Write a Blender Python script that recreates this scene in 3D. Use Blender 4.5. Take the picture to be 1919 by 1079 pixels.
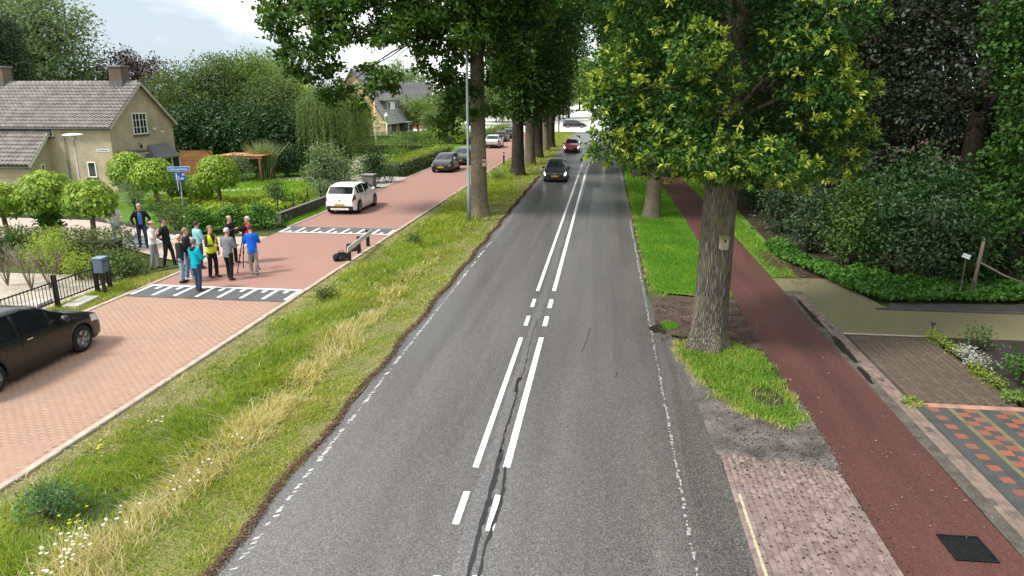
import bpy, bmesh, math, random
import numpy as np
from mathutils import Vector, Matrix

for _o in list(bpy.data.objects):
    bpy.data.objects.remove(_o, do_unlink=True)
SC = bpy.context.scene
COL = SC.collection
R_ = math.radians

# ------------------------------------------------------------------ camera
CAM_H = 6.2
FPX, PW, PH = 1340.0, 1919.0, 1079.0
PITCH = math.atan((539.5 - 177.0) / FPX)
YAW = math.atan((1137.0 - 959.5) / FPX * math.cos(PITCH))
_cd = bpy.data.cameras.new('camera')
_cd.sensor_width = 36.0
_cd.lens = 36.0 * FPX / PW
_cd.clip_start = 0.1
_cd.clip_end = 5000
CAM = bpy.data.objects.new('camera', _cd)
CAM.location = (0, 0, CAM_H)
CAM.rotation_euler = (math.pi / 2 - PITCH, 0, YAW)
COL.objects.link(CAM)
SC.camera = CAM

# ------------------------------------------------------------------ sky: bright broken cloud over a pale blue
SUN_ELEV, SUN_AZ = R_(52), R_(234)          # azimuth: compass direction the sun stands in, clockwise from +Y
W = bpy.data.worlds.new('World')
SC.world = W
W.use_nodes = True
_nt = W.node_tree
_nt.nodes.clear()
_out = _nt.nodes.new('ShaderNodeOutputWorld')
_bg = _nt.nodes.new('ShaderNodeBackground')
_sky = _nt.nodes.new('ShaderNodeTexSky')
_sky.sky_type = 'NISHITA'
_sky.sun_disc = False
_sky.sun_elevation = SUN_ELEV
_sky.sun_rotation = SUN_AZ
_sky.air_density = 1.0
_sky.dust_density = 2.0
_tc = _nt.nodes.new('ShaderNodeTexCoord')
_mp = _nt.nodes.new('ShaderNodeMapping')
_mp.inputs['Scale'].default_value = (1.0, 1.0, 2.6)
_mp.inputs['Location'].default_value = (2.2, 1.7, 0.4)
_nz = _nt.nodes.new('ShaderNodeTexNoise')
_nz.inputs['Scale'].default_value = 2.6
_nz.inputs['Detail'].default_value = 7
_nz.inputs['Roughness'].default_value = 0.52
_cr = _nt.nodes.new('ShaderNodeValToRGB')
_cr.color_ramp.elements[0].position = 0.36
_cr.color_ramp.elements[0].color = (3.7, 4.3, 4.75, 1)
_cr.color_ramp.elements[1].position = 0.66
_cr.color_ramp.elements[1].color = (12.5, 12.4, 12.2, 1)
_e = _cr.color_ramp.elements.new(0.50)
_e.color = (8.0, 8.4, 8.6, 1)
_mx = _nt.nodes.new('ShaderNodeMix')
_mx.data_type = 'RGBA'
_mx.inputs['Factor'].default_value = 0.9
_nt.links.new(_tc.outputs['Generated'], _mp.inputs['Vector'])
_nt.links.new(_mp.outputs['Vector'], _nz.inputs['Vector'])
_nt.links.new(_nz.outputs['Fac'], _cr.inputs['Fac'])
_nt.links.new(_sky.outputs['Color'], _mx.inputs['A'])
_nt.links.new(_cr.outputs['Color'], _mx.inputs['B'])
_nt.links.new(_mx.outputs['Result'], _bg.inputs['Color'])
_bg.inputs['Strength'].default_value = 0.1
_nt.links.new(_bg.outputs['Background'], _out.inputs['Surface'])

# ------------------------------------------------------------------ sun behind thin cloud
_sd = bpy.data.lights.new('sun', 'SUN')
_sd.energy = 2.6
_sd.angle = R_(12)
_sd.color = (1.0, 0.96, 0.89)
SUN = bpy.data.objects.new('sun', _sd)
_sv = Vector((math.sin(SUN_AZ) * math.cos(SUN_ELEV), math.cos(SUN_AZ) * math.cos(SUN_ELEV), math.sin(SUN_ELEV)))
SUN.rotation_euler = _sv.to_track_quat('Z', 'Y').to_euler()
SUN.location = (0, 0, 40)
COL.objects.link(SUN)

SC.view_settings.view_transform = 'Standard'
SC.view_settings.look = 'None'
SC.view_settings.gamma = 1.0
SC.view_settings.use_curve_mapping = False
SC.view_settings.exposure = 0.95
SC.cycles.max_bounces = 6
SC.cycles.diffuse_bounces = 3
SC.cycles.glossy_bounces = 3
SC.cycles.transmission_bounces = 4
SC.cycles.transparent_max_bounces = 6
SC.cycles.use_denoising = True
# ------------------------------------------------------------------ photo pixel -> place
_fh = np.array([-math.sin(YAW), math.cos(YAW), 0.0])
_R = np.array([math.cos(YAW), math.sin(YAW), 0.0])
_FW = _fh * math.cos(PITCH) - np.array([0, 0, 1.0]) * math.sin(PITCH)
_UP = _fh * math.sin(PITCH) + np.array([0, 0, 1.0]) * math.cos(PITCH)
def ray(x, y): return _R * (x - 959.5) / FPX + _UP * (539.5 - y) / FPX + _FW
def gp(x, y, z=0.0):
    """where the sight line of a pixel meets the level z"""
    d = ray(x, y); t = (z - CAM_H) / d[2]
    return (d[0] * t, d[1] * t, z)
def at(x, y, Y):
    """the point of a pixel's sight line at the distance Y along the road"""
    d = ray(x, y); t = Y / d[1]
    return (d[0] * t, Y, CAM_H + d[2] * t)

# ------------------------------------------------------------------ objects
def tag(o, label=None, cat=None, group=None, kind=None):
    if label: o['label'] = label
    if cat: o['category'] = cat
    if group: o['group'] = group
    if kind: o['kind'] = kind
    return o
def empty(name, loc=(0, 0, 0), rz=0.0, label=None, cat=None, group=None):
    o = bpy.data.objects.new(name, None)
    o.empty_display_size = 0.2
    o.location = loc; o.rotation_euler = (0, 0, rz)
    COL.objects.link(o)
    return tag(o, label, cat, group)
def link_mesh(name, me, parent=None):
    o = bpy.data.objects.new(name, me)
    COL.objects.link(o)
    if parent: o.parent = parent
    return o
def place(me_or_obj, name, loc=(0, 0, 0), rot=(0, 0, 0), parent=None, scale=None):
    me = me_or_obj.data if isinstance(me_or_obj, bpy.types.Object) else me_or_obj
    o = link_mesh(name, me, parent)
    o.location = loc; o.rotation_euler = rot
    if scale is not None: o.scale = scale if hasattr(scale, '__len__') else (scale,) * 3
    return o
def copy_tree(o, parent=None):
    c = o.copy(); COL.objects.link(c); c.parent = parent
    for ch in list(o.children): copy_tree(ch, c)
    return c

def fast_mesh(name, verts, faces, mat=None, fattr=None, smooth=False, mi=None):
    """verts (N,3) and faces (M,k) arrays, k equal for all"""
    verts = np.asarray(verts, np.float32); faces = np.asarray(faces, np.int32)
    me = bpy.data.meshes.new(name)
    M, k = faces.shape
    me.vertices.add(len(verts)); me.vertices.foreach_set('co', verts.ravel())
    me.loops.add(M * k); me.loops.foreach_set('vertex_index', faces.ravel())
    me.polygons.add(M)
    me.polygons.foreach_set('loop_start', np.arange(0, M * k, k, dtype=np.int32))
    if mi is not None: me.polygons.foreach_set('material_index', np.asarray(mi, np.int32))
    if smooth: me.polygons.foreach_set('use_smooth', np.ones(M, bool))
    mats = mat if isinstance(mat, (list, tuple)) else [mat]
    for m in mats:
        if m: me.materials.append(m)
    if fattr is not None:
        a = me.attributes.new('rnd', 'FLOAT', 'FACE')
        a.data.foreach_set('value', np.asarray(fattr, np.float32))
    me.update(calc_edges=True)
    return me

class MB:
    """collects shapes and turns them into ONE mesh"""
    def __init__(s): s.v = []; s.f = []; s.m = []; s.sm = []
    def add(s, V, Fs, m=0, smooth=False):
        b = len(s.v); s.v += [tuple(map(float, p)) for p in V]
        for f in Fs:
            s.f.append(tuple(i + b for i in f)); s.m.append(m); s.sm.append(smooth)
        return s
    def box(s, c, d, rz=0.0, m=0, rot=None):
        x, y, z = d[0] / 2, d[1] / 2, d[2] / 2
        P = [Vector(p) for p in ((-x,-y,-z),(x,-y,-z),(x,y,-z),(-x,y,-z),(-x,-y,z),(x,-y,z),(x,y,z),(-x,y,z))]
        M = rot if rot is not None else Matrix.Rotation(rz, 3, 'Z')
        C = Vector(c)
        return s.add([M @ p + C for p in P], [(3,2,1,0),(4,5,6,7),(0,1,5,4),(1,2,6,5),(2,3,7,6),(3,0,4,7)], m)
    def box2(s, a, b, m=0):
        return s.box([(a[i] + b[i]) / 2 for i in range(3)], [abs(b[i] - a[i]) for i in range(3)], 0, m)
    def bbox(s, c, d, bev=0.01, m=0, rz=0.0):
        """box with chamfered top edges"""
        x, y, z = d[0] / 2, d[1] / 2, d[2] / 2; b = bev
        P = [(-x,-y,-z),(x,-y,-z),(x,y,-z),(-x,y,-z),(-x,-y,z-b),(x,-y,z-b),(x,y,z-b),(-x,y,z-b),(-x+b,-y+b,z),(x-b,-y+b,z),(x-b,y-b,z),(-x+b,y-b,z)]
        M = Matrix.Rotation(rz, 3, 'Z'); C = Vector(c)
        Fs = [(3,2,1,0),(8,9,10,11)]
        for i in range(4):
            j = (i + 1) % 4
            Fs += [(i, j, 4 + j, 4 + i), (4 + i, 4 + j, 8 + j, 8 + i)]
        return s.add([M @ Vector(p) + C for p in P], Fs, m)
    def tube(s, path, radii, n=8, m=0, cap=True, smooth=True, jit=0.0, rng=None):
        P = [Vector(p) for p in path]
        if not hasattr(radii, '__len__'): radii = [radii] * len(P)
        V = []; up0 = None
        for i, p in enumerate(P):
            t = (P[min(i + 1, len(P) - 1)] - P[max(i - 1, 0)])
            if t.length < 1e-9: t = Vector((0, 0, 1))
            t.normalize()
            if up0 is None:
                up0 = Vector((1, 0, 0)) if abs(t.z) > 0.8 else Vector((0, 0, 1))
            a = (up0 - t * up0.dot(t))
            if a.length < 1e-4: a = t.orthogonal()
            a.normalize(); up0 = a; b = t.cross(a)
            for k in range(n):
                an = 2 * math.pi * k / n
                r = radii[i]
                if jit and rng: r *= 1 + rng.uniform(-jit, jit)
                V.append(p + (a * math.cos(an) + b * math.sin(an)) * r)
        Fs = []
        for i in range(len(P) - 1):
            for k in range(n):
                k2 = (k + 1) % n
                Fs.append((i * n + k, i * n + k2, (i + 1) * n + k2, (i + 1) * n + k))
        base = len(s.v)
        s.add(V, Fs, m, smooth)
        if cap:
            s.f.append(tuple(base + k for k in reversed(range(n)))); s.m.append(m); s.sm.append(False)
            s.f.append(tuple(base + (len(P) - 1) * n + k for k in range(n))); s.m.append(m); s.sm.append(False)
        return s
    def cyl(s, p0, p1, r0, r1=None, n=12, m=0, smooth=True):
        return s.tube([p0, p1], [r0, r0 if r1 is None else r1], n, m, True, smooth)
    def lathe(s, prof, c=(0, 0, 0), n=16, m=0, axis='Z', smooth=True):
        V = []; Fs = []
        for (r, h) in prof:
            for k in range(n):
                a = 2 * math.pi * k / n
                p = (r * math.cos(a), r * math.sin(a), h)
                if axis == 'Y': p = (p[0], p[2], p[1])
                if axis == 'X': p = (p[2], p[0], p[1])
                V.append((p[0] + c[0], p[1] + c[1], p[2] + c[2]))
        for i in range(len(prof) - 1):
            for k in range(n):
                k2 = (k + 1) % n
                Fs.append((i * n + k, i * n + k2, (i + 1) * n + k2, (i + 1) * n + k))
        Fs.append(tuple(reversed(range(n)))); Fs.append(tuple((len(prof) - 1) * n + k for k in range(n)))
        return s.add(V, Fs, m, smooth)
    def prism(s, poly, z0, z1, m=0):
        """horizontal polygon between two heights"""
        n = len(poly)
        V = [(p[0], p[1], z0) for p in poly] + [(p[0], p[1], z1) for p in poly]
        Fs = [tuple(reversed(range(n))), tuple(range(n, 2 * n))]
        for i in range(n):
            j = (i + 1) % n; Fs.append((i, j, n + j, n + i))
        return s.add(V, Fs, m)
    def slab(s, pts, thick, m=0):
        """polygon anywhere in space, given counter-clockwise seen from outside, thickened inwards"""
        P = [Vector(p) for p in pts]; n = len(P)
        nor = Vector((0, 0, 0))
        for i in range(n):
            a, b = P[i], P[(i + 1) % n]
            nor += Vector(((a.y - b.y) * (a.z + b.z), (a.z - b.z) * (a.x + b.x), (a.x - b.x) * (a.y + b.y)))
        nor.normalize()
        V = P + [p - nor * thick for p in P]
        Fs = [tuple(range(n)), tuple(reversed(range(n, 2 * n)))]
        for i in range(n):
            j = (i + 1) % n; Fs.append((j, i, n + i, n + j))
        return s.add(V, Fs, m)
    def mesh(s, name, mats):
        me = bpy.data.meshes.new(name)
        me.from_pydata(s.v, [], s.f)
        for m in (mats if isinstance(mats, (list, tuple)) else [mats]): me.materials.append(m)
        me.polygons.foreach_set('material_index', s.m)
        me.polygons.foreach_set('use_smooth', s.sm)
        me.update()
        return me
    def obj(s, name, mats, parent=None, loc=None, rz=0.0, bevel=0.0, seg=2):
        o = link_mesh(name, s.mesh(name, mats), parent)
        if loc is not None: o.location = loc; o.rotation_euler = (0, 0, rz)
        if bevel:
            b = o.modifiers.new('b', 'BEVEL'); b.width = bevel; b.segments = seg; b.limit_method = 'ANGLE'; b.angle_limit = R_(35)
        return o

# ------------------------------------------------------------------ materials
def _new(name):
    m = bpy.data.materials.new(name); m.use_nodes = True
    nt = m.node_tree; nt.nodes.clear()
    o = nt.nodes.new('ShaderNodeOutputMaterial'); b = nt.nodes.new('ShaderNodeBsdfPrincipled')
    nt.links.new(b.outputs[0], o.inputs[0])
    return m, nt, b, o
def _c4(c): return (c[0], c[1], c[2], 1.0)
def _noise(nt, vec, scale, detail=4, rough=.55):
    n = nt.nodes.new('ShaderNodeTexNoise'); n.inputs['Scale'].default_value = scale
    n.inputs['Detail'].default_value = detail; n.inputs['Roughness'].default_value = rough
    if vec is not None: nt.links.new(vec, n.inputs['Vector'])
    return n
def _ramp(nt, fac, stops):
    r = nt.nodes.new('ShaderNodeValToRGB'); e = r.color_ramp.elements
    while len(e) < len(stops): e.new(0.5)
    for i, (p, c) in enumerate(stops): e[i].position = p; e[i].color = _c4(c) if len(c) == 3 else c
    nt.links.new(fac, r.inputs['Fac']); return r
def _mixc(nt, fac, a, b, blend='MIX'):
    m = nt.nodes.new('ShaderNodeMix'); m.data_type = 'RGBA'; m.blend_type = blend
    for s, v in (('Factor', fac), ('A', a), ('B', b)):
        i = m.inputs[s] if s == 'Factor' else [q for q in m.inputs if q.name == s and q.type == 'RGBA'][0]
        if hasattr(v, 'is_output'): nt.links.new(v, i)
        elif s == 'Factor': i.default_value = v
        else: i.default_value = _c4(v)
    return [q for q in m.outputs if q.type == 'RGBA'][0]
def _bump(nt, b, h, strength, dist=.01):
    n = nt.nodes.new('ShaderNodeBump'); n.inputs['Strength'].default_value = strength; n.inputs['Distance'].default_value = dist
    nt.links.new(h, n.inputs['Height']); nt.links.new(n.outputs[0], b.inputs['Normal'])
def _coord(nt, kind='Object', scale=(1, 1, 1)):
    if kind == 'World':
        g = nt.nodes.new('ShaderNodeNewGeometry'); v = g.outputs['Position']
    else:
        t = nt.nodes.new('ShaderNodeTexCoord'); v = t.outputs[kind]
    if scale != (1, 1, 1):
        m = nt.nodes.new('ShaderNodeMapping'); m.inputs['Scale'].default_value = scale
        nt.links.new(v, m.inputs['Vector']); v = m.outputs['Vector']
    return v
MATS = {}
def pm(name, col, rough=.75, var=.2, scale=6, bump=0.0, bscale=40, metal=0.0, spec=.35, coord='World', sc=(1, 1, 1), col2=None, coat=0.0, fine=0.0, fscale=150, objvar=0.0, emit=None):
    """a general procedural material: large patches, fine grain, relief"""
    if name in MATS: return MATS[name]
    m, nt, b, o = _new(name)
    v = _coord(nt, coord, sc)
    n = _noise(nt, v, scale)
    lo = tuple(c * (1 - var) for c in col); hi = col2 if col2 else tuple(min(1, c * (1 + var)) for c in col)
    c = _ramp(nt, n.outputs['Fac'], [(.3, lo), (.7, hi)]).outputs['Color']
    if fine:
        f = _noise(nt, v, fscale, 2)
        k = _ramp(nt, f.outputs['Fac'], [(.35, (1 - fine,) * 3), (.65, (1 + fine,) * 3)])
        c = _mixc(nt, 1.0, c, k.outputs['Color'], 'MULTIPLY')
    if objvar:
        oi = nt.nodes.new('ShaderNodeObjectInfo')
        k = _ramp(nt, oi.outputs['Random'], [(0, (1 - objvar,) * 3), (1, (1 + objvar,) * 3)])
        c = _mixc(nt, 1.0, c, k.outputs['Color'], 'MULTIPLY')
    nt.links.new(c, b.inputs['Base Color'])
    b.inputs['Roughness'].default_value = rough; b.inputs['Metallic'].default_value = metal
    b.inputs['Specular IOR Level'].default_value = spec
    if coat: b.inputs['Coat Weight'].default_value = coat; b.inputs['Coat Roughness'].default_value = .05
    if bump:
        h = _noise(nt, v, bscale, 3); _bump(nt, b, h.outputs['Fac'], bump)
    if emit:
        b.inputs['Emission Color'].default_value = _c4(emit[:3]); b.inputs['Emission Strength'].default_value = emit[3]
    MATS[name] = m
    return m
def leafmat(name, cols, trans=.3, rough=.5, spec=.25, gain=1.6):
    """foliage: the tone of each leaf comes from its own stored value"""
    if name in MATS: return MATS[name]
    m, nt, b, o = _new(name)
    a = nt.nodes.new('ShaderNodeAttribute'); a.attribute_name = 'rnd'
    st = [(i / max(1, len(cols) - 1), tuple(min(.75, k * gain) for k in c)) for i, c in enumerate(cols)]
    c = _ramp(nt, a.outputs['Fac'], st).outputs['Color']
    nt.links.new(c, b.inputs['Base Color'])
    b.inputs['Roughness'].default_value = rough; b.inputs['Specular IOR Level'].default_value = spec
    t = nt.nodes.new('ShaderNodeBsdfTranslucent')
    tc = _mixc(nt, 1.0, c, (1.25, 1.15, .5), 'MULTIPLY'); nt.links.new(tc, t.inputs['Color'])
    x = nt.nodes.new('ShaderNodeMixShader'); x.inputs[0].default_value = trans
    nt.links.new(b.outputs[0], x.inputs[1]); nt.links.new(t.outputs[0], x.inputs[2]); nt.links.new(x.outputs[0], o.inputs[0])
    MATS[name] = m
    return m
def barkmat(name, col, dark, sc=(14, 14, 2.2), bump=.9, moss=None):
    if name in MATS: return MATS[name]
    m, nt, b, o = _new(name)
    v = _coord(nt, 'Object', sc)
    w = _noise(nt, v, 1.0, 5, .6)
    vo = nt.nodes.new('ShaderNodeTexVoronoi'); vo.feature = 'DISTANCE_TO_EDGE'; vo.inputs['Scale'].default_value = 1.0
    av = nt.nodes.new('ShaderNodeVectorMath'); av.operation = 'MULTIPLY_ADD'
    nt.links.new(w.outputs['Color'], av.inputs[0]); av.inputs[1].default_value = (.9, .9, .9); nt.links.new(v, av.inputs[2])
    nt.links.new(av.outputs[0], vo.inputs['Vector'])
    c = _ramp(nt, vo.outputs['Distance'], [(.02, dark), (.22, col)]).outputs['Color']
    big = _noise(nt, _coord(nt, 'Object'), .9, 3)
    k = _ramp(nt, big.outputs['Fac'], [(.3, (.72, .72, .72)), (.7, (1.2, 1.18, 1.1))])
    c = _mixc(nt, 1.0, c, k.outputs['Color'], 'MULTIPLY')
    if moss:
        mn = _noise(nt, _coord(nt, 'Object'), 1.6, 4)
        mf = _ramp(nt, mn.outputs['Fac'], [(.5, (0, 0, 0)), (.68, (.8, .8, .8))])
        c = _mixc(nt, mf.outputs['Color'], c, moss)
    nt.links.new(c, b.inputs['Base Color']); b.inputs['Roughness'].default_value = .9; b.inputs['Specular IOR Level'].default_value = .15
    r = _ramp(nt, vo.outputs['Distance'], [(.0, (0, 0, 0)), (.3, (1, 1, 1))])
    _bump(nt, b, r.outputs['Color'], bump, .03)
    MATS[name] = m
    return m
def glassmat(name='window_glass', col=(.02, .025, .03), rough=.06):
    return pm(name, col, rough=rough, var=.3, scale=1.5, spec=.8)
# ------------------------------------------------------------------ ground surfaces
rng = np.random.default_rng(7)
rnd = random.Random(11)

def asphaltmat(name, base, chips=.5, patch=.2, rough=.60, spec=.5, grain=60):
    m, nt, b, o = _new(name)
    v = _coord(nt, 'World')
    big = _noise(nt, _coord(nt, 'World', (1, .10, 1)), .9, 4)
    c = _ramp(nt, big.outputs['Fac'], [(.3, tuple(x * (1 - patch) for x in base)), (.7, tuple(x * (1 + patch) for x in base))]).outputs['Color']
    vo = nt.nodes.new('ShaderNodeTexVoronoi'); vo.inputs['Scale'].default_value = grain; nt.links.new(v, vo.inputs['Vector'])
    g1 = _ramp(nt, vo.outputs['Color'], [(.0, (1 - chips * .7,) * 3), (.55, (1.0,) * 3), (1.0, (1 + chips * 1.3,) * 3)])
    c = _mixc(nt, 1.0, c, g1.outputs['Color'], 'MULTIPLY')
    st_ = _noise(nt, _coord(nt, 'World', (1, .012, 1)), 1.7, 4, .65)                # long wear streaks along the wheel tracks
    g3 = _ramp(nt, st_.outputs['Fac'], [(.3, (.84,) * 3), (.7, (1.16,) * 3)])
    c = _mixc(nt, 1.0, c, g3.outputs['Color'], 'MULTIPLY')
    mid = _noise(nt, v, 26, 3)
    g2 = _ramp(nt, mid.outputs['Fac'], [(.35, (.86,) * 3), (.65, (1.14,) * 3)])
    c = _mixc(nt, 1.0, c, g2.outputs['Color'], 'MULTIPLY')
    nt.links.new(c, b.inputs['Base Color'])
    rr = _ramp(nt, big.outputs['Fac'], [(.3, (rough - .1,) * 3), (.7, (rough + .08,) * 3)])
    nt.links.new(rr.outputs['Color'], b.inputs['Roughness'])
    b.inputs['Specular IOR Level'].default_value = spec
    _bump(nt, b, vo.outputs['Distance'], .22, .006)
    return m
def brickmat(name, cols, rough=.82, dirt=.3, dirtcol=(.06, .05, .04), dscale=3.0):
    """bricks: each one takes its tone from its own random number, dirt lies over all"""
    m, nt, b, o = _new(name)
    a = nt.nodes.new('ShaderNodeAttribute'); a.attribute_name = 'rnd'
    oi = nt.nodes.new('ShaderNodeObjectInfo')
    s = nt.nodes.new('ShaderNodeMath'); s.operation = 'ADD'; nt.links.new(a.outputs['Fac'], s.inputs[0]); nt.links.new(oi.outputs['Random'], s.inputs[1])
    f = nt.nodes.new('ShaderNodeMath'); f.operation = 'FRACT'; nt.links.new(s.outputs[0], f.inputs[0])
    c = _ramp(nt, f.outputs[0], [(i / (len(cols) - 1), k) for i, k in enumerate(cols)]).outputs['Color']
    v = _coord(nt, 'World')
    n = _noise(nt, v, dscale, 6, .65)
    k = _ramp(nt, n.outputs['Fac'], [(.45, (0, 0, 0)), (.75, (dirt * 2,) * 3)])
    c = _mixc(nt, k.outputs['Color'], c, dirtcol)
    n2 = _noise(nt, v, 90, 2)
    k2 = _ramp(nt, n2.outputs['Fac'], [(.3, (.8,) * 3), (.7, (1.2,) * 3)])
    c = _mixc(nt, 1.0, c, k2.outputs['Color'], 'MULTIPLY')
    nt.links.new(c, b.inputs['Base Color']); b.inputs['Roughness'].default_value = rough; b.inputs['Specular IOR Level'].default_value = .3
    _bump(nt, b, n2.outputs['Fac'], .25, .004)
    return m
def bricktex(name, cols, mortar, bw=.2, bh=.1, rz=0.0, rough=.85, dirt=.25, dirtcol=(.06, .05, .04), msize=.012):
    m, nt, b, o = _new(name)
    g = nt.nodes.new('ShaderNodeNewGeometry')
    mp = nt.nodes.new('ShaderNodeMapping'); mp.inputs['Rotation'].default_value = (0, 0, rz)
    nt.links.new(g.outputs['Position'], mp.inputs['Vector'])
    t = nt.nodes.new('ShaderNodeTexBrick'); t.inputs['Scale'].default_value = 1.0
    t.inputs['Brick Width'].default_value = bw; t.inputs['Row Height'].default_value = bh; t.inputs['Mortar Size'].default_value = msize
    t.inputs['Color1'].default_value = _c4(cols[0]); t.inputs['Color2'].default_value = _c4(cols[1]); t.inputs['Mortar'].default_value = _c4(mortar)
    nt.links.new(mp.outputs['Vector'], t.inputs['Vector'])
    n = _noise(nt, g.outputs['Position'], .7, 6, .6)
    k = _ramp(nt, n.outputs['Fac'], [(.4, (0, 0, 0)), (.75, (dirt * 2,) * 3)])
    c = _mixc(nt, k.outputs['Color'], t.outputs['Color'], dirtcol)
    nt.links.new(c, b.inputs['Base Color']); b.inputs['Roughness'].default_value = rough; b.inputs['Specular IOR Level'].default_value = .3
    _bump(nt, b, t.outputs['Fac'], -.3, .004)
    return m

M_asph = asphaltmat('asphalt_main', (.094, .0895, .085), 1.0, .14, rough=.40, grain=70, spec=.8)
M_asph2 = asphaltmat('asphalt_patch', (.068, .066, .065), .5)
M_asphN = asphaltmat('asphalt_hump', (.075, .079, .084), .5, grain=60)
M_red = asphaltmat('asphalt_red', (.074, .025, .019), .55, .28, rough=.75, grain=60)
M_soil = pm('soil', (.050, .036, .026), .95, .45, 4, .6, 50, spec=.1, fine=.35, fscale=40)
M_ground = pm('ground_grass', (.060, .085, .026), .95, .35, .5, spec=.1, fine=.3, fscale=8)
M_turf = pm('turf_soil', (.17, .19, .05), .95, .35, 1.4, .5, 60, spec=.1, col2=(.22, .19, .09), fine=.4, fscale=30)
M_lawn = pm('lawn_soil', (.085, .165, .022), .95, .3, 1.2, .5, 60, spec=.1, fine=.3, fscale=40)
M_paint = pm('road_paint', (.74, .74, .72), .6, .12, 9, .2, 120, fine=.14, fscale=60)
M_kerb = pm('concrete_kerb', (.40, .33, .27), .9, .25, 4, .3, 90, fine=.15)
M_roadbrick_base = pm('brick_joint', (.29, .18, .13), .95, .25, 2, spec=.15)
BR = [(.325, .205, .148), (.345, .22, .16), (.33, .21, .152), (.36, .232, .172), (.315, .197, .142)]
M_roadbrick = brickmat('road_brick', BR, dirt=.22, dirtcol=(.27, .19, .145), dscale=.55)
M_roadtex = bricktex('road_brick_far', [(.335, .185, .148), (.31, .168, .136)], (.28, .155, .125), .2, .1, 0, dirt=.28, dirtcol=(.27, .17, .145))
M_pale_glare = pm('glare_pale_concrete', (.60, .58, .55), .8, .12, .3, spec=.4, fine=.08, fscale=12)  # pale concrete, whitened to carry the far end's overexposed brightness

def sheet(name, poly, z, mat, parent=None, kind='structure'):
    me = bpy.data.meshes.new(name)
    me.from_pydata([(p[0], p[1], z) for p in poly], [], [tuple(range(len(poly)))])
    me.materials.append(mat); me.update()
    if me.polygons[0].normal.z < 0: me.flip_normals()
    o = link_mesh(name, me, parent)
    if kind and not parent: tag(o, kind=kind)
    return o
def wob(x, y0, y1, step, amp, seed):
    r = random.Random(seed); pts = []; y = y0; d = 0
    while y < y1:
        d = d * .7 + r.uniform(-amp, amp) * .6
        pts.append((x(y) + d if callable(x) else x + d, y)); y += step
    pts.append((x(y1) if callable(x) else x, y1))
    return pts
# the ground under everything
gsz = 1500
tag(sheet('ground', [(-gsz, -300), (gsz, -300), (gsz, 2500), (-gsz, 2500)], -.06, M_ground), 'broad green ground stretching to the horizon', kind='structure')
# main road
def redge(y): return 2.22 if y < 15 else (1.5 if y > 22.5 else 2.22 - .72 * (y - 15) / 7.5)
L = wob(-5.06, -4, 126, .5, .05, 3); Rr = wob(redge, -4, 126, .5, .04, 4)
def strip(name, A, B, z, mat, parent=None):
    n = min(len(A), len(B)); A, B = A[:n], B[:n]; V = [(a[0], a[1], z) for a in A[:n]] + [(b[0], b[1], z) for b in B[:n]]
    me = fast_mesh(name, V, [(i, n + i, n + i + 1, i + 1) for i in range(n - 1)], mat)
    o = link_mesh(name, me, parent)
    return o
ROAD = tag(strip('main_road', L, Rr, 0.0, M_asph), 'grey asphalt main road running straight into the distance', kind='structure')
tag(sheet('junction_road', [(-60, 126), (-5.06, 126), (1.5, 126), (40, 126), (40, 152), (-60, 152)], 0.001, M_pale_glare), 'pale concrete crossroads at the far end of the avenue, glare painted in', kind='structure')
tag(sheet('far_road', [(-32, 152), (9, 152), (24, 460), (-60, 460)], 0.002, M_pale_glare), 'pale road running on beyond the crossroads, glare painted in', kind='structure')

def mark(name, poly, z=.004, mat=None, parent=None):
    return sheet(name, poly, z, mat or M_paint, parent or ROAD, None)
def bar(x0, x1, y0, y1, sk=0.0): return [(x0, y0), (x1, y0), (x1 + sk, y1), (x0 + sk, y1)]
# double centre line: short dashes, long bars cut by thin joints, then two unbroken lines
def cl(x, w, segs):
    for a, b in segs:
        mark('centre_line', bar(x - w / 2, x + w / 2, a, b))
def joints(a, b, n):
    st = (b - a) / n
    return [(a + i * st + .012, a + (i + 1) * st - .012) for i in range(n)]
cl(-2.03, .105, [(5.0, 5.9), (6.9, 8.02), (9.21, 10.13)] + joints(10.9, 17.8, 6) + [(18.81, 19.71), (20.63, 21.51)] + [(22.47, 44), (44, 66), (66, 92), (92, 124)])
cl(-1.50, .125, [(5.0, 5.9), (6.9, 8.09), (9.11, 10.09)] + joints(10.96, 17.87, 7) + [(18.83, 19.72), (20.58, 21.52)] + [(22.54, 44), (44, 66), (66, 92), (92, 124)])
# worn edge lines: a row of little slanted lumps near by, a thin strip further on
def edge_line(x, wd, y0, y1, seed, skew, mat):
    r = random.Random(seed); mb = MB(); y = y0
    while y < y1:
        st = .115 if y < 24 else .5
        ln = st * r.uniform(.35, 1.35) if y < 24 else st
        if r.random() < .82:
            a = x + r.uniform(-.016, .016); w = wd * r.uniform(.35, 1.15)
            mb.add([(a - w / 2, y, .004), (a + w / 2, y + skew, .004), (a + w / 2, y + ln * .7 + skew, .004), (a - w / 2, y + ln * .7, .004)], [(0, 1, 2, 3)])
        y += st
    o = mb.obj('edge_line', mat, ROAD); tag(o, kind='stuff')
M_worn = pm('worn_paint', (.40, .40, .39), .8, .45, 14, fine=.3, fscale=50)
M_worn2 = pm('faint_paint', (.30, .295, .285), .8, .3, 20, fine=.3, fscale=50)
edge_line(-4.80, .075, 5, 30, 5, .05, M_worn)
edge_line(-4.78, .05, 30, 100, 5, 0, M_worn2)
edge_line(1.41, .05, 5, 24, 6, .0, M_worn2)
edge_line(1.40, .05, 24, 100, 6, 0, M_worn2)
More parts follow.
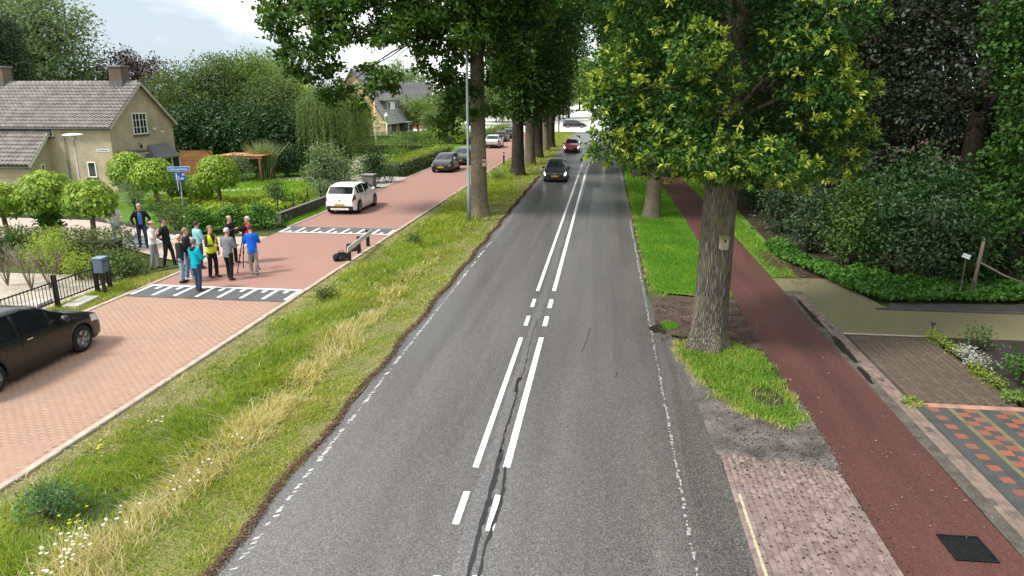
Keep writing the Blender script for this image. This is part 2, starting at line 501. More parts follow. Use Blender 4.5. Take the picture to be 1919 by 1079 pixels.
# the strip of darker asphalt beside the right edge line, tar seams, repairs
strip('asphalt_strip', [(p[0] - (.66 if p[1] < 15 else .55 * max(0, (22.5 - p[1]) / 7.5)), p[1]) for p in Rr if p[1] < 22], [p for p in Rr if p[1] < 22], .0025, asphaltmat('asphalt_dark', (.075, .070, .066), 1.0), ROAD)
def seam(x0, pts, w, z, mat, name, seed):
    r = random.Random(seed); A = []; B = []
    for i, (x, y) in enumerate(pts):
        ww = w * r.uniform(.5, 1.3); A.append((x - ww / 2, y)); B.append((x + ww / 2, y))
    return strip(name, A, B, z, mat, ROAD)
M_tar = pm('tar', (.020, .021, .024), .38, .3, 10, .2, 60, spec=.5)
def tarpath(y0, y1, xf, seed, step=.12):
    r = random.Random(seed); p = []; y = y0; d = 0
    while y < y1:
        d = d * .8 + r.uniform(-.016, .016); p.append((xf(y) + d, y)); y += step
    return p
seam(0, tarpath(5, 11.6, lambda y: -1.60 + .012 * (8 - y) - .02 * max(0, y - 9), 1), .085, .005, M_tar, 'tar_seam', 1)
seam(0, tarpath(5, 11.0, lambda y: -1.475 - .0 * y - .06 * max(0, y - 10), 2), .05, .0055, M_tar, 'tar_seam', 2)
seam(0, tarpath(11.5, 14.6, lambda y: -1.68 - .01 * (y - 11), 3), .04, .005, M_tar, 'tar_seam', 3)
seam(0, tarpath(14.2, 15.1, lambda y: -1.73, 4), .09, .006, pm('pothole', (.012, .012, .012), .95, .3, 30), 'pothole', 4)
seam(0, tarpath(15.0, 19.5, lambda y: -1.72 - .01 * (y - 15), 5), .018, .005, M_tar, 'tar_seam', 5)
seam(0, tarpath(5, 60, lambda y: -1.78, 6, .25), .26, .002, asphaltmat('asphalt_seam', (.108, .105, .103), .8), 'centre_seam', 6)
for i, (y0, y1, x0) in enumerate([(16.9, 18.9, -.42), (15.3, 15.7, .42)]):
    seam(0, tarpath(y0, y1, lambda y: x0 + .1 * (y - y0), 20 + i), .03, .005, pm('crack_dark', (.06, .058, .055), .9), 'crack', 9 + i)
mark('repair_patch', bar(.1, 1.25, 54, 64), .0035, M_asph2)
mark('repair_patch', bar(-1.3, -.2, 50, 70), .003, asphaltmat('asphalt_patch2', (.092, .09, .088), .6))
mark('repair_patch', bar(-1.3, -.7, 33, 49.9), .003, asphaltmat('asphalt_patch3', (.10, .098, .096), .6))
# wet hollow where the road meets the tree pit
def blob(cx, cy, rx, ry, n, seed, rot=0.0):
    r = random.Random(seed); out = []
    for i in range(n):
        a = 2 * math.pi * i / n; k = 1 + .12 * math.sin(2 * a + seed) + .14 * math.sin(3 * a + 2 * seed) + .10 * math.sin(5 * a + 3 * seed) + .07 * math.sin(8 * a + seed) + r.uniform(-.06, .06)
        x, y = rx * k * math.cos(a), ry * k * math.sin(a)
        out.append((cx + x * math.cos(rot) - y * math.sin(rot), cy + x * math.sin(rot) + y * math.cos(rot)))
    return out
M_wet = pm('puddle', (.022, .017, .013), .28, .3, 5, spec=.5)
tag(sheet('puddle', blob(1.62, 18.95, .2, .42, 28, 2), .018, M_wet), 'small dark puddle at the road edge beside the tree pit', kind='structure')
for i, (x, y, rx, ry) in enumerate([(6.12, 20.9, .075, 1.2), (6.15, 18.0, .10, .95), (6.08, 16.2, .06, .55)]):
    tag(sheet('puddle', blob(x, y, rx, ry, 34, 30 + i), .017, M_wet), ['long dark puddle along the far path edging', 'dark puddle in the path edging by the driveway', 'thin wet patch in the path edging nearest the camera'][i], kind='structure')

# ------------------------------------------------------------------ brick side road with its concrete edging
SIDE = tag(sheet('side_road', [(-15.0, -4), (-9.66, -4), (-9.66, 20.2), (-15.0, 20.2)], .0, M_roadbrick_base), 'red brick side road in the foreground left', kind='structure')
SIDE2 = tag(sheet('side_road', [(-15.0, 20.2), (-9.66, 20.2), (-9.66, 126), (-15.0, 126)], 0.0, M_roadtex), 'red brick side road running past the parked cars', kind='structure')
# side street to the left
STREET = tag(sheet('side_street', [(-15.0, 24.6), (-15.0, 30.2), (-18.5, 29.6), (-26.1, 33.2), (-62, 35.0), (-62, 28.0), (-26.6, 28.2), (-20.6, 27.6), (-17.2, 25.5)], .001, bricktex('street_brick', [(.44, .36, .30), (.40, .32, .265)], (.34, .28, .23), dirt=.15, dirtcol=(.40, .35, .30))), 'pale brick side street branching off to the left', kind='structure')
def brick_field(parent, name, cells, mat, dims, h, z, nparts=300, near=(0, 0), bev=.006, jz=.002):
    """cells: (x, y, rz). The nparts nearest ones are objects, the rest one joined part"""
    cells = sorted(cells, key=lambda c: (c[0] - near[0]) ** 2 + (c[1] - near[1]) ** 2)
    mb = MB(); mb.bbox((0, 0, -h / 2), (dims[0], dims[1], h), bev)
    me = mb.mesh(name, mat); r = random.Random(len(cells))
    for c in cells[:nparts]:
        place(me, name, (c[0], c[1], z + r.uniform(-jz, jz)), (r.uniform(-3 * jz, 3 * jz), r.uniform(-3 * jz, 3 * jz), c[2] + r.uniform(-6 * jz, 6 * jz)), parent)
    rest = cells[nparts:]
    if rest:
        P = np.array([v for v in mb.v]); Fq = np.array(mb.f[1:])            # every face but the bottom is a quad
        A = np.array(rest); n = len(A); ca, sa = np.cos(A[:, 2] + rng.uniform(-.012, .012, n)), np.sin(A[:, 2])
        V = np.empty((n, len(P), 3))
        V[:, :, 0] = P[None, :, 0] * ca[:, None] - P[None, :, 1] * sa[:, None] + A[:, None, 0]
        V[:, :, 1] = P[None, :, 0] * sa[:, None] + P[None, :, 1] * ca[:, None] + A[:, None, 1]
        V[:, :, 2] = P[None, :, 2] + z + rng.uniform(-jz, jz, n)[:, None]
        Q = (Fq[None] + (np.arange(n) * len(P))[:, None, None]).reshape(-1, 4)
        me2 = fast_mesh(name + '_field', V.reshape(-1, 3), Q, mat, np.repeat(rng.random(n), len(Fq)))
        tag(link_mesh(name + '_field', me2, parent), kind='stuff')
cells = []
for j in range(int((20.15 - 7.4) / .104)):
    y = 7.45 + j * .104
    for i in range(26):
        x = -9.79 - i * .207 - (.1035 if j % 2 else 0)
        if -14.98 < x < -9.7: cells.append((x, y, 0))
brick_field(SIDE, 'brick', cells, M_roadbrick, (.2045, .1018), .06, .004, near=(-9, 8), bev=.0025, jz=.0007)
# concrete edging stones
mb = MB(); mb.bbox((0, 0, 0), (.15, .985, .16), .012); KM = mb.mesh('kerb_stone', M_kerb)
KERB = empty('kerb', (0, 0, 0)); tag(KERB, 'row of pale concrete edging stones between brick road and grass', kind='structure')
y = 4.0
while y < 118:
    place(KM, 'kerb_stone', (-9.575 + rnd.uniform(-.008, .008), y, -.038 + rnd.uniform(-.004, .004)), (0, 0, rnd.uniform(-.008, .008)), KERB)
    y += 1.0 if y < 60 else 1.0
KERB2 = empty('kerb', (0, 0, 0)); tag(KERB2, 'concrete edging along the house side of the brick road', kind='structure')
for y in list(range(5, 24)) + list(range(33, 118)):
    place(KM, 'kerb_stone', (-15.08, y, -.045), (0, 0, rnd.uniform(-.008, .008)), KERB2)
# painted humps: dark asphalt with comb markings
def hump(x0, x1, ya, yb, line_at, inward, label, n, z=.012, swap=False):
    def P(x, y): return (y, x) if swap else (x, y)
    o = tag(sheet('speed_hump', [P(x0, ya), P(x1, ya), P(x1, yb), P(x0, yb)], z, M_asphN), label, kind='structure')
    def q(a, b, c, d):
        return sheet('hump_marking', [P(a, c), P(b, c), P(b, d), P(a, d)], z + .005, M_paint, o, None)
    s = 1 if inward > 0 else -1
    q(x0, x1, line_at - .07, line_at + .07)
    st = (x1 - x0 - .12) / n
    for i in range(n + 1):
        x = x0 + .06 + i * st; ln = .42 if i % 2 else 1.16
        ya_, yb_ = (line_at + .072, line_at + ln) if s > 0 else (line_at - ln, line_at - .072)
        q(x - .06, x + .06, ya_, yb_)
    return o
hump(-14.98, -9.68, 20.18, 21.62, 21.52, -1, 'dark comb-marked speed hump nearest the camera, behind the standing people', 14, .014)
hump(-14.98, -9.68, 31.15, 32.7, 31.25, 1, 'dark comb-marked speed hump behind the white car', 14, .014)
h3 = hump(27.45, 29.6, -21.4, -18.9, -19.0, -1, 'comb-marked hump at the mouth of the side street', 6, .014, True)
# ------------------------------------------------------------------ right side: cycle path, parking bay, driveways
PATH = tag(strip('cycle_path', wob(4.14, -4, 125, .5, .03, 31), wob(5.95, -4, 125, .5, .02, 32), .006, M_red), 'dark red asphalt cycle path along the right of the road', kind='structure')
M_baybase = pm('bay_joint', (.075, .060, .052), .95, .3, 3, spec=.1)
BAY = tag(sheet('parking_bay', [(2.22, -4), (4.12, -4), (4.12, 11.78), (2.22, 12.12)], -.012, M_baybase), 'pinkish brick parking bay between road and cycle path', kind='structure')
cells = []
for i in range(19):
    x = 2.27 + i * .1015
    for j in range(30):
        y = 7.2 + j * .204 + (.102 if i % 2 else 0)
        if x > 2.2 and x < 4.1 and y + .1 < 12.1 - (x - 2.22) * .18: cells.append((x, y, math.pi / 2))
brick_field(BAY, 'brick', cells, brickmat('bay_brick', [(.20, .15, .135), (.245, .185, .165), (.18, .13, .118), (.26, .20, .18), (.22, .165, .15), (.165, .12, .108)], dirt=.36, dirtcol=(.07, .052, .045), dscale=9), (.199, .0975), .06, .008, near=(3, 7))
# worn yellow stripe along the bay
mb = MB(); y = 6.5
while y < 10.4:
    mb.add([(2.30 + rnd.uniform(-.01, .01), y, .013), (2.345, y, .013), (2.345, y + .2, .013), (2.30, y + .2, .013)], [(0, 1, 2, 3)]); y += .205
tag(mb.obj('bay_stripe', pm('worn_yellow', (.40, .36, .24), .9, .3, 20, fine=.3), BAY), kind='stuff')
# bare earth and gravel between bay and tree pit
tag(sheet('bare_earth', [(2.15, 11.9), (4.2, 11.6), (4.25, 15.0), (3.6, 13.6), (3.2, 13.9), (2.6, 14.6), (2.2, 15.6), (1.9, 18.6), (1.7, 20.0), (1.75, 18.4), (2.05, 15.4)], .0065, pm('earth_gravel', (.11, .10, .092), .95, .6, 1.6, .8, 60, spec=.15, fine=.5, fscale=45)), 'dark gravelly bare earth beyond the parking bay', kind='structure')
tag(sheet('bare_earth', [(1.55, 19.0), (1.9, 18.5), (2.6, 18.2), (4.14, 17.6), (4.14, 22.2), (2.4, 22.4), (1.6, 22.2)], .009, pm('leaf_earth', (.085, .062, .05), .95, .4, 2.2, .6, 90, spec=.1, fine=.45, fscale=70)), 'brown earth strip around the oak trunk', kind='structure')
# edging strip along the path
EDG = tag(sheet('path_edging', [(5.95, -4), (6.52, -4), (6.52, 23.5), (5.95, 23.5)], -.006, pm('edging_earth', (.095, .085, .072), .95, .35, 3, .5, 80, spec=.15, fine=.4, fscale=60)), 'dirty brick edging strip along the cycle path', kind='structure')
cells = []
for r_ in range(3):
    x = 6.245 + r_ * .104
    for j in range(72):
        y = 8.4 + j * .206 + (.1 if r_ % 2 else 0)
        if rnd.random() < .95: cells.append((x, y, math.pi / 2))
brick_field(EDG, 'brick', cells, brickmat('edging_brick', [(.19, .14, .12), (.235, .165, .14), (.165, .125, .105), (.255, .19, .165)], dirt=.5, dirtcol=(.075, .066, .05), dscale=4), (.199, .099), .06, .008, nparts=220, near=(6, 8))
# herringbone drive
DR = tag(sheet('driveway', [(6.52, 14.725), (8.62, 14.725), (8.62, 19.2), (6.52, 19.2)], -.004, pm('drive_joint', (.06, .052, .042), .95, .3, 3, spec=.1)), 'brown herringbone brick driveway', kind='structure')
cells = []
for j in range(46):                                                     # plain stretcher bond in short zigzag rows
    for i in range(14):
        x = 6.66 + i * .146; y = 14.80 + j * .0985 + (.049 if i % 2 else 0)
        if x < 8.56 and y < 19.1: cells.append((x, y, R_(38 if i % 2 else -38)))
brick_field(DR, 'brick', cells, brickmat('drive_brick', [(.095, .068, .05), (.115, .083, .062), (.08, .058, .044), (.13, .095, .072)], dirt=.5, dirtcol=(.075, .062, .042), dscale=2.5), (.166, .074), .06, .008, nparts=300, near=(6.5, 14))  # brick tones lowered to stand in for shade over the drive
mb = MB()
# mossy drive
MD = tag(sheet('driveway', [(6.52, 19.2), (16, 19.2), (16, 22.0), (8.6, 21.7), (8.05, 25.4), (5.95, 25.2), (5.95, 23.5), (6.52, 23.5)], -.002, bricktex('mossy_brick', [(.17, .145, .09), (.14, .12, .078)], (.12, .12, .05), .2, .1, .6, dirt=.5, dirtcol=(.145, .14, .055))), 'moss-covered brick drive leading right', kind='structure')
tag(sheet('gutter', [(8.5, 21.75), (16, 22.05), (16, 22.9), (8.9, 22.5)], .004, pm('dark_tar', (.045, .042, .040), .9, .3, 2, .3, 60, fine=.3)), 'dark strip at the foot of the ivy', kind='structure')
mb = MB(); mb.box2((8.2, 21.66, -.05), (16, 21.74, .05)); tag(mb.obj('kerb', pm('dark_kerb', (.075, .07, .066), .9, .3, 4, .3, 60)), 'thin dark kerb between mossy drive and gutter', kind='structure')
mb = MB(); mb.box2((6.52, 19.18, -.05), (8.62, 19.26, .012)); tag(mb.obj('drive_edge', M_kerb), 'narrow stone edge across the driveway', kind='structure')
# patterned tile forecourt: grey field, red squares, yellow strips
TF = tag(sheet('tile_forecourt', [(6.52, 3), (12, 3), (12, 14.72), (6.52, 14.72)], -.008, pm('tile_joint', (.05, .055, .055), .95, .3, 3, spec=.1)), 'tiled forecourt patterned in grey, red and yellow', kind='structure')
TM = {k: brickmat('tile_' + k, c, dirt=.3, dirtcol=(.09, .09, .075), dscale=3) for k, c in {  # tile tones darkened in place of shade on the forecourt
    'grey': [(.052, .057, .057), (.063, .068, .068), (.045, .05, .05)],
    'red': [(.26, .078, .048), (.29, .095, .058), (.215, .066, .043)],
    'yellow': [(.15, .128, .055), (.18, .15, .068), (.13, .11, .05)],
    'pink': [(.36, .19, .14), (.42, .23, .17), (.30, .16, .12)]}.items()}
TMesh = {}
for k, d in (('grey', (.196, .196)), ('red', (.196, .196)), ('yellow', (.096, .196)), ('pink', (.098, .196))):
    mb = MB(); mb.bbox((0, 0, -.02), (d[0], d[1], .04), .005); TMesh[k] = mb.mesh('tile', TM[k])
cols_ = [('g', .2), ('r0', .2), ('g', .2), ('y', .1), ('r1', .2), ('r0', .2), ('y', .1), ('g', .2), ('r1', .2), ('r0', .2), ('y', .1), ('r1', .2), ('g', .2), ('r0', .2), ('y', .1), ('r1', .2)]
x = 6.53
for k, w in cols_:
    cx = x + w / 2
    for j in range(33):
        y = 14.42 - j * .2
        if k == 'y': t = 'yellow'
        elif k == 'g': t = 'grey'
        else: t = 'red' if (j % 2 == int(k[1])) else 'grey'
        if y < 8.2 or math.hypot(cx, y) > 20: continue
        px_ok = True
        place(TMesh[t], 'tile', (cx, y, .006 + rnd.uniform(-.0015, .0015)), (0, 0, rnd.uniform(-.008, .008)), TF)
    x += w
for i in range(22):
    place(TMesh['pink'], 'tile', (6.57 + i * .101, 14.63, .006), (0, 0, rnd.uniform(-.02, .02)), TF)
# planting bed with low edging hedge
tag(sheet('planting_bed', [(8.72, 14.8), (14, 14.8), (14, 19.15), (8.72, 19.15)], .004, pm('bed_soil', (.035, .030, .027), .95, .35, 2, .7, 50, spec=.1, fine=.3, fscale=50)), 'dark bare soil of the planting bed', kind='structure')
# ivy floor and wood floor to the right
tag(sheet('wood_floor', [(6.0, 23.5), (16, 22.9), (60, 22.9), (60, 160), (6.6, 160), (6.2, 40)], -.02, M_soil), 'dark earth under the trees on the right', kind='structure')

# drain cover in the cycle path
DC = empty('drain_cover', (5.26, 9.53, .012), R_(1), 'square black steel drain cover in the red path', 'drain cover')
M_iron = pm('black_iron', (.016, .016, .017), .5, .3, 12, .3, 80, metal=.5)
mb = MB()
for s in (-1, 1):
    mb.box((s * .27, 0, .006), (.03, .60, .02)); mb.box((0, s * .285, .006), (.51, .03, .02))
mb.obj('frame', M_iron, DC)
mb = MB(); mb.box((0, 0, .000), (.51, .54, .012)); mb.obj('plate', M_iron, DC)
mb = MB()
for i in range(13):
    for j in range(13):
        if (i + j) % 2 == 0: mb.box((-.228 + i * .038, -.24 + j * .04, .0085), (.03, .012, .006), R_(45 if j % 2 else -45))
tag(mb.obj('stud', M_iron, DC), kind='stuff')

# ------------------------------------------------------------------ grass
def grass(name, X, Y, Z, h, w, rv, mat, lean=.5, parent=None, wind=(0, 0)):
    """blades of grass as one mesh: each is two bent quads"""
    n = len(X); a = rng.uniform(0, 2 * np.pi, n); dx, dy = np.cos(a), np.sin(a)
    la = rng.uniform(.15, 1.0, n) * lean
    b = rng.uniform(0, 2 * np.pi, n); lx, ly = np.cos(b) * la + wind[0], np.sin(b) * la + wind[1]
    V = np.zeros((n, 6, 3), np.float32); hw = w / 2
    for i, (t, k, ww) in enumerate(((0, 0, 1.0), (.55, .35, .8), (1.0, 1.0, .12))):
        cx, cy = X + lx * h * k, Y + ly * h * k
        cz = Z + h * (t if t == 0 else t * (1 - .25 * k * la))
        V[:, 2 * i] = np.stack([cx - dx * hw * ww, cy - dy * hw * ww, cz], 1)
        V[:, 2 * i + 1] = np.stack([cx + dx * hw * ww, cy + dy * hw * ww, cz], 1)
    base = (np.arange(n) * 6)[:, None]
    Q = np.stack([base + [0, 1, 3, 2], base + [2, 3, 5, 4]], 1).reshape(-1, 4)
    return fast_mesh(name, V.reshape(-1, 3), Q, mat, np.repeat(rv, 2))
GR = [(.055, .115, .012), (.105, .19, .016), (.17, .265, .024), (.25, .32, .045), (.33, .31, .11), (.45, .395, .215), (.58, .54, .39)]
M_grass = leafmat('verge_grass', GR, .5, .6, .15, gain=1.3)
def lump(x, y, s, seed):
    r = np.random.default_rng(seed); out = np.zeros_like(x)
    for i in range(9):
        k = r.normal(0, 1, 2) * s; out += np.sin(x * k[0] + y * k[1] + r.uniform(0, 6.28))
    return out / 4.2
def verge_h(x, y):
    """the verge dips into a shallow swale between the roads"""
    t = np.clip((x + 9.5) / 4.4, 0, 1)
    return .02 + .03 * np.sin(t * np.pi) * -1.6 + .02 * lump(np.asarray(x, float), np.asarray(y, float), 1.3, 3)
# the soil of the verge
nx, ny = 14, 190
gx = np.linspace(-9.5, -5.04, nx); gy = np.concatenate([np.linspace(-4, 30, 110), np.linspace(30.5, 124, 80)])
XX, YY = np.meshgrid(gx, gy); ZZ = verge_h(XX, YY) - .03
V = np.stack([XX, YY, ZZ], -1).reshape(-1, 3)
Q = [(j * nx + i, j * nx + i + 1, (j + 1) * nx + i + 1, (j + 1) * nx + i) for j in range(ny - 1) for i in range(nx - 1)]
tag(link_mesh('grass_verge', fast_mesh('grass_verge', V, Q, M_turf, smooth=True)), 'uneven earth of the verge between the two roads', kind='structure')
XS, YS, HS, WS, RS = [], [], [], [], []
for (y0, y1, dens, w) in ((6.5, 13, 1450, .0125), (13, 20, 900, .017), (20, 32, 430, .026), (32, 60, 150, .044), (60, 124, 45, .08)):
    n = int((y1 - y0) * 4.5 * dens)
    x = rng.uniform(-9.5, -5.12, n); y = rng.uniform(y0, y1, n)
    l1 = lump(x, y, 2.2, 1); l2 = lump(x, y, .7, 2); l3 = lump(x, y, 5.0, 4)
    keep = rng.random(n) < np.clip(.75 + .35 * l1 - .8 * (x < -9.15) - .5 * (x > -5.28), .10, 1)
    if y0 < 14:  # only what can be seen
        keep &= (x > -9.6)
    x, y, l1, l2, l3 = x[keep], y[keep], l1[keep], l2[keep], l3[keep]; n = len(x)
    mid = np.exp(-((x + 7.7) / .9) ** 2)
    h = (.09 + .15 * mid + .07 * np.clip(l1, -1, 1.5) + .06 * l3) * rng.uniform(.5, 1.3, n)
    h = np.clip(h, .04, .55) * np.where(x > -6.2, .55, 1)
    h *= 1.0 if y0 < 32 else 1.35
    straw = np.exp(-((x + 6.55 + .30 * l2) / .45) ** 2) * np.clip(1.3 - np.maximum(y - 11, 0) / 16, .12, 1.1) * np.clip(.85 + .5 * l3, .2, 1.2)
    edge = np.exp(-((x + 9.35) / .3) ** 2) * .55 + np.exp(-((x + 5.3) / .16) ** 2) * .35
    s_ = np.clip(straw + edge + .22 * np.clip(l2, 0, 1.5) * (y > 13), 0, 1)
    isS = rng.random(n) < np.clip(s_ * .72 + .03, 0, 1)
    rv = np.where(isS, rng.uniform(.66, 1.0, n), np.clip(rng.normal(.36, .15, n) + .13 * l1 + .08 * l3, 0, .66))
    h = np.where(isS & (straw > .3), h * 1.35 + .06, h)
    XS.append(x); YS.append(y); HS.append(h); WS.append(np.full(n, w) * rng.uniform(.7, 1.4, n)); RS.append(rv)
x, y = np.concatenate(XS), np.concatenate(YS)
me = grass('verge_grass', x, y, verge_h(x, y) - .03, np.concatenate(HS), np.concatenate(WS), np.concatenate(RS), M_grass, 1.35, wind=(-.45 * lump(x, y, 1.1, 11), -.45 * lump(x, y, 1.1, 12)))
tag(link_mesh('grass', me), 'long green and straw-coloured grass on the verge between the roads', 'grass', kind='stuff')
def lawn(name, label, polyfn, bx, by, dens, h, w, cen, mat, z=0.0, spread=.12, lean=.6, fringe=None):
    n = int((bx[1] - bx[0]) * (by[1] - by[0]) * dens)
    x = rng.uniform(*bx, n); y = rng.uniform(*by, n); k = polyfn(x, y); x, y = x[k], y[k]; n = len(x)
    l1 = lump(x, y, 2.0, 5)
    rv = np.clip(rng.normal(cen, spread, n) + .1 * l1 + (fringe(x, y) if fringe else 0), 0, .98)
    me = grass(name, x, y, np.full(n, z), h * rng.uniform(.5, 1.3, n) * (1 + .3 * l1), np.full(n, w), rv, mat, lean)
    return tag(link_mesh(name, me), label, 'grass', kind='stuff')
M_lawn2 = leafmat('lawn_grass', [(.034, .105, .012), (.058, .16, .016), (.092, .215, .022), (.15, .265, .032), (.25, .28, .065), (.42, .36, .17)], .5, .6, .15, gain=1.55)
# right verge
RV = [(4.13, 22.9), (4.13, 125)] + wob(1.72, 23.2, 125, .7, .09, 41)[::-1] + [(2.1, 22.75), (3.0, 22.5)]
tag(sheet('grass_verge', RV, .012, M_lawn), 'mown strip of ground between road and cycle path', kind='structure')
def rv_in(x, y): return (x > 1.62 + .05 * np.sin(y * 3) + .06 * np.sin(y * 7.3) + np.maximum(0, 23.2 - y) * .5 + rng.normal(0, .06, len(x))) & (x < 4.14 + rng.normal(0, .03, len(x))) & (y > 22.45 + .3 * np.sin(x * 3) + rng.normal(0, .12, len(x)))
lawn('grass', 'short bright green grass between road and cycle path', rv_in, (1.4, 4.2), (22, 45), 750, .09, .023, .40, M_lawn2, .01, .13, .7, lambda x, y: .42 * np.exp(-np.maximum(x - 1.55, 0) / .16) + .3 * np.exp(-np.maximum(y - 22.4, 0) / .3))
lawn('grass', 'far end of the bright green strip beside the cycle path', rv_in, (1.5, 4.15), (45, 124), 100, .12, .07, .42, M_lawn2, .01)
# grass round the foot of the near oak
def pit(x, y):
    a = np.interp(y, [13.2, 13.6, 14.4, 15.5, 17.0, 18.5], [3.5, 2.9, 2.55, 2.2, 1.9, 2.0]); b = np.interp(y, [13.2, 13.6, 14.4, 15.5, 17.0, 18.5], [3.9, 4.15, 4.1, 4.05, 4.0, 3.2])
    bare = ((x - 3.55) / .35) ** 2 + ((y - 14.5) / .5) ** 2 < 1
    return (x > a + .06 * np.sin(y * 9) + rng.normal(0, .07, len(x))) & (x < b + .06 * np.sin(y * 7) + rng.normal(0, .06, len(x))) & (y > 13.15 + rng.normal(0, .1, len(x))) & (y < 17.9) & ~(bare & (rng.random(len(x)) < .85))
lawn('grass', 'tufted grass around the foot of the nearest oak', pit, (1.8, 4.3), (13, 18.2), 1500, .12, .016, .50, M_lawn2, .0, .2, 1.1, lambda x, y: .4 * np.exp(-np.maximum(x - np.interp(y, [13.2, 13.6, 14.4, 15.5, 17.0, 18.5], [3.5, 2.9, 2.55, 2.2, 1.9, 2.0]), 0) / .16) + .35 * np.exp(-np.maximum(4.1 - x, 0) / .1) * (y < 15.5))
tag(sheet('tree_pit', [(2.35, 15.6), (2.65, 14.5), (3.05, 13.8), (3.6, 13.5), (4.0, 13.8), (4.05, 17.6), (3.0, 18.1), (2.05, 18.2), (2.05, 17)], .0125, M_soil), 'earth of the tree pit', kind='structure')
lawn('grass', 'grass tuft beside the puddle at the road edge', lambda x, y: ((x - 1.95) / .22) ** 2 + ((y - 19.2) / .35) ** 2 < 1, (1.6, 2.4), (18.7, 19.7), 2500, .13, .014, .45, M_lawn2, .0)
# strip between path and shrubs
tag(sheet('grass_verge', [(5.97, 25.3), (6.9, 25.4), (7.1, 30), (7.4, 40), (8.2, 125), (5.97, 125)], .0, M_lawn), 'rough grass strip between cycle path and shrubs', kind='structure')
lawn('grass', 'rough yellow-green grass between cycle path and shrubs', lambda x, y: (x > 6.0 + .1 * np.sin(y * 2)) & (x < 6.75 + .02 * (y - 25)) & ~((((x - 6.6) / .4) ** 2 + ((y - 28) / 1.6) ** 2) < 1), (6.0, 8.2), (25.4, 60), 330, .10, .03, .5, M_lawn2, .0, .18)
# brown litter along the left road edge, dead leaves on the path and the bay
def litter(name, label, X, Y, Z, size, cols, up=.9):
    n = len(X); V, Q, r_ = leaf_geo(np.stack([X, Y, Z], 1), np.tile([0, 0, 1.0], (n, 1)), size * rng.uniform(.5, 1.4, n), flat=up)
    return tag(link_mesh(name, fast_mesh(name, V, Q, leafmat('mat_' + label[:18], cols, .05, .8, gain=1.0), r_)), label, 'leaf litter', kind='stuff')
def leaf_geo(C, D, L, flat=.5, asp=.5, jit=.9, fold=.12, rv=None, N=None):
    """kite-shaped leaves: centres C, main directions D, lengths L"""
    n = len(C); C = np.asarray(C, float)
    d = np.asarray(D, float) + rng.normal(0, jit, (n, 3)); d /= np.linalg.norm(d, axis=1)[:, None] + 1e-9
    if N is None: u = rng.normal(0, 1 - flat, (n, 3)) * .9; u[:, 2] += flat + .15
    else: u = np.asarray(N, float) + rng.normal(0, .42, (n, 3))
    if flat > .85: d[:, 2] *= .12; d /= np.linalg.norm(d, axis=1)[:, None] + 1e-9
    w = np.cross(d, u); w /= np.linalg.norm(w, axis=1)[:, None] + 1e-9
    nn = np.cross(w, d)
    L = np.asarray(L)[:, None] if hasattr(L, '__len__') else L
    V = np.empty((n, 4, 3), np.float32)
    V[:, 0] = C - d * L * .5; V[:, 2] = C + d * L * .5 - nn * L * .06
    V[:, 1] = C + w * L * asp * .5 + nn * L * fold + d * L * .05; V[:, 3] = C - w * L * asp * .5 + nn * L * fold + d * L * .05
    Q = np.arange(n * 4).reshape(-1, 4)
    return V.reshape(-1, 3), Q, (rng.random(n) if rv is None else rv)
LIT = [(.035, .020, .014), (.075, .040, .026), (.13, .075, .045), (.20, .14, .085)]
n = 15000; y = 6.5 + 50 * rng.random(n) ** 1.7; x = -5.09 + rng.normal(0, .05, n) + .05 * np.sin(y * 1.7)
litter('leaf_litter', 'brown leaf litter along the edge of the main road', x, y, np.full(n, .012) + rng.uniform(0, .02, n), .035 + .0009 * y, LIT, .9)
n = 900; x = rng.uniform(2.35, 4.3, n); y = rng.uniform(7.5, 14.5, n)
litter('leaf_litter', 'scattered dark leaf scraps on the parking bay', x, y, np.full(n, .016), .05, LIT[:3], .95)
n = 130; x = rng.uniform(4.2, 6.4, n); y = rng.uniform(8, 24, n)
litter('leaf_litter', 'few pale fallen leaves on the red path', x, y, np.full(n, .022), .05, [(.30, .22, .10), (.36, .30, .18), (.20, .12, .05)], .95)
n = 1500; x = rng.uniform(1.6, 4.1, n); y = rng.uniform(17.8, 22.3, n)
litter('leaf_litter', 'brown leaves around the oak trunk', x, y, np.full(n, .02), .06, LIT, .9)
n = 1800; x = 6.6 + rng.normal(0, .28, n); y = rng.normal(27.6, 1.3, n)
litter('leaf_litter', 'brown leaves on the bare patch by the ivy', x, y, np.full(n, .025), .07, LIT, .9)
n = 1500; x = rng.uniform(-9.5, -8.9, n); y = 7 + 12 * rng.random(n) ** 1.4
litter('leaf_litter', 'dry scraps and gravel along the concrete edging', x, y, np.full(n, .02), .035, [(.16, .12, .08), (.30, .25, .19), (.40, .36, .30), (.10, .07, .045)], .9)
n = 2600; x = rng.uniform(2.2, 4.3, n); y = rng.uniform(11.4, 15.0, n); k = rng.random(n) < np.clip(.6 + .5 * lump(x, y, 3.0, 31), .05, 1); x, y = x[k], y[k]
litter('gravel', 'grey gravel crumbs on the bare earth beyond the bay', x, y, np.full(len(x), .016), .035, [(.05, .046, .042), (.12, .115, .11), (.24, .235, .23), (.09, .06, .045)], .95)
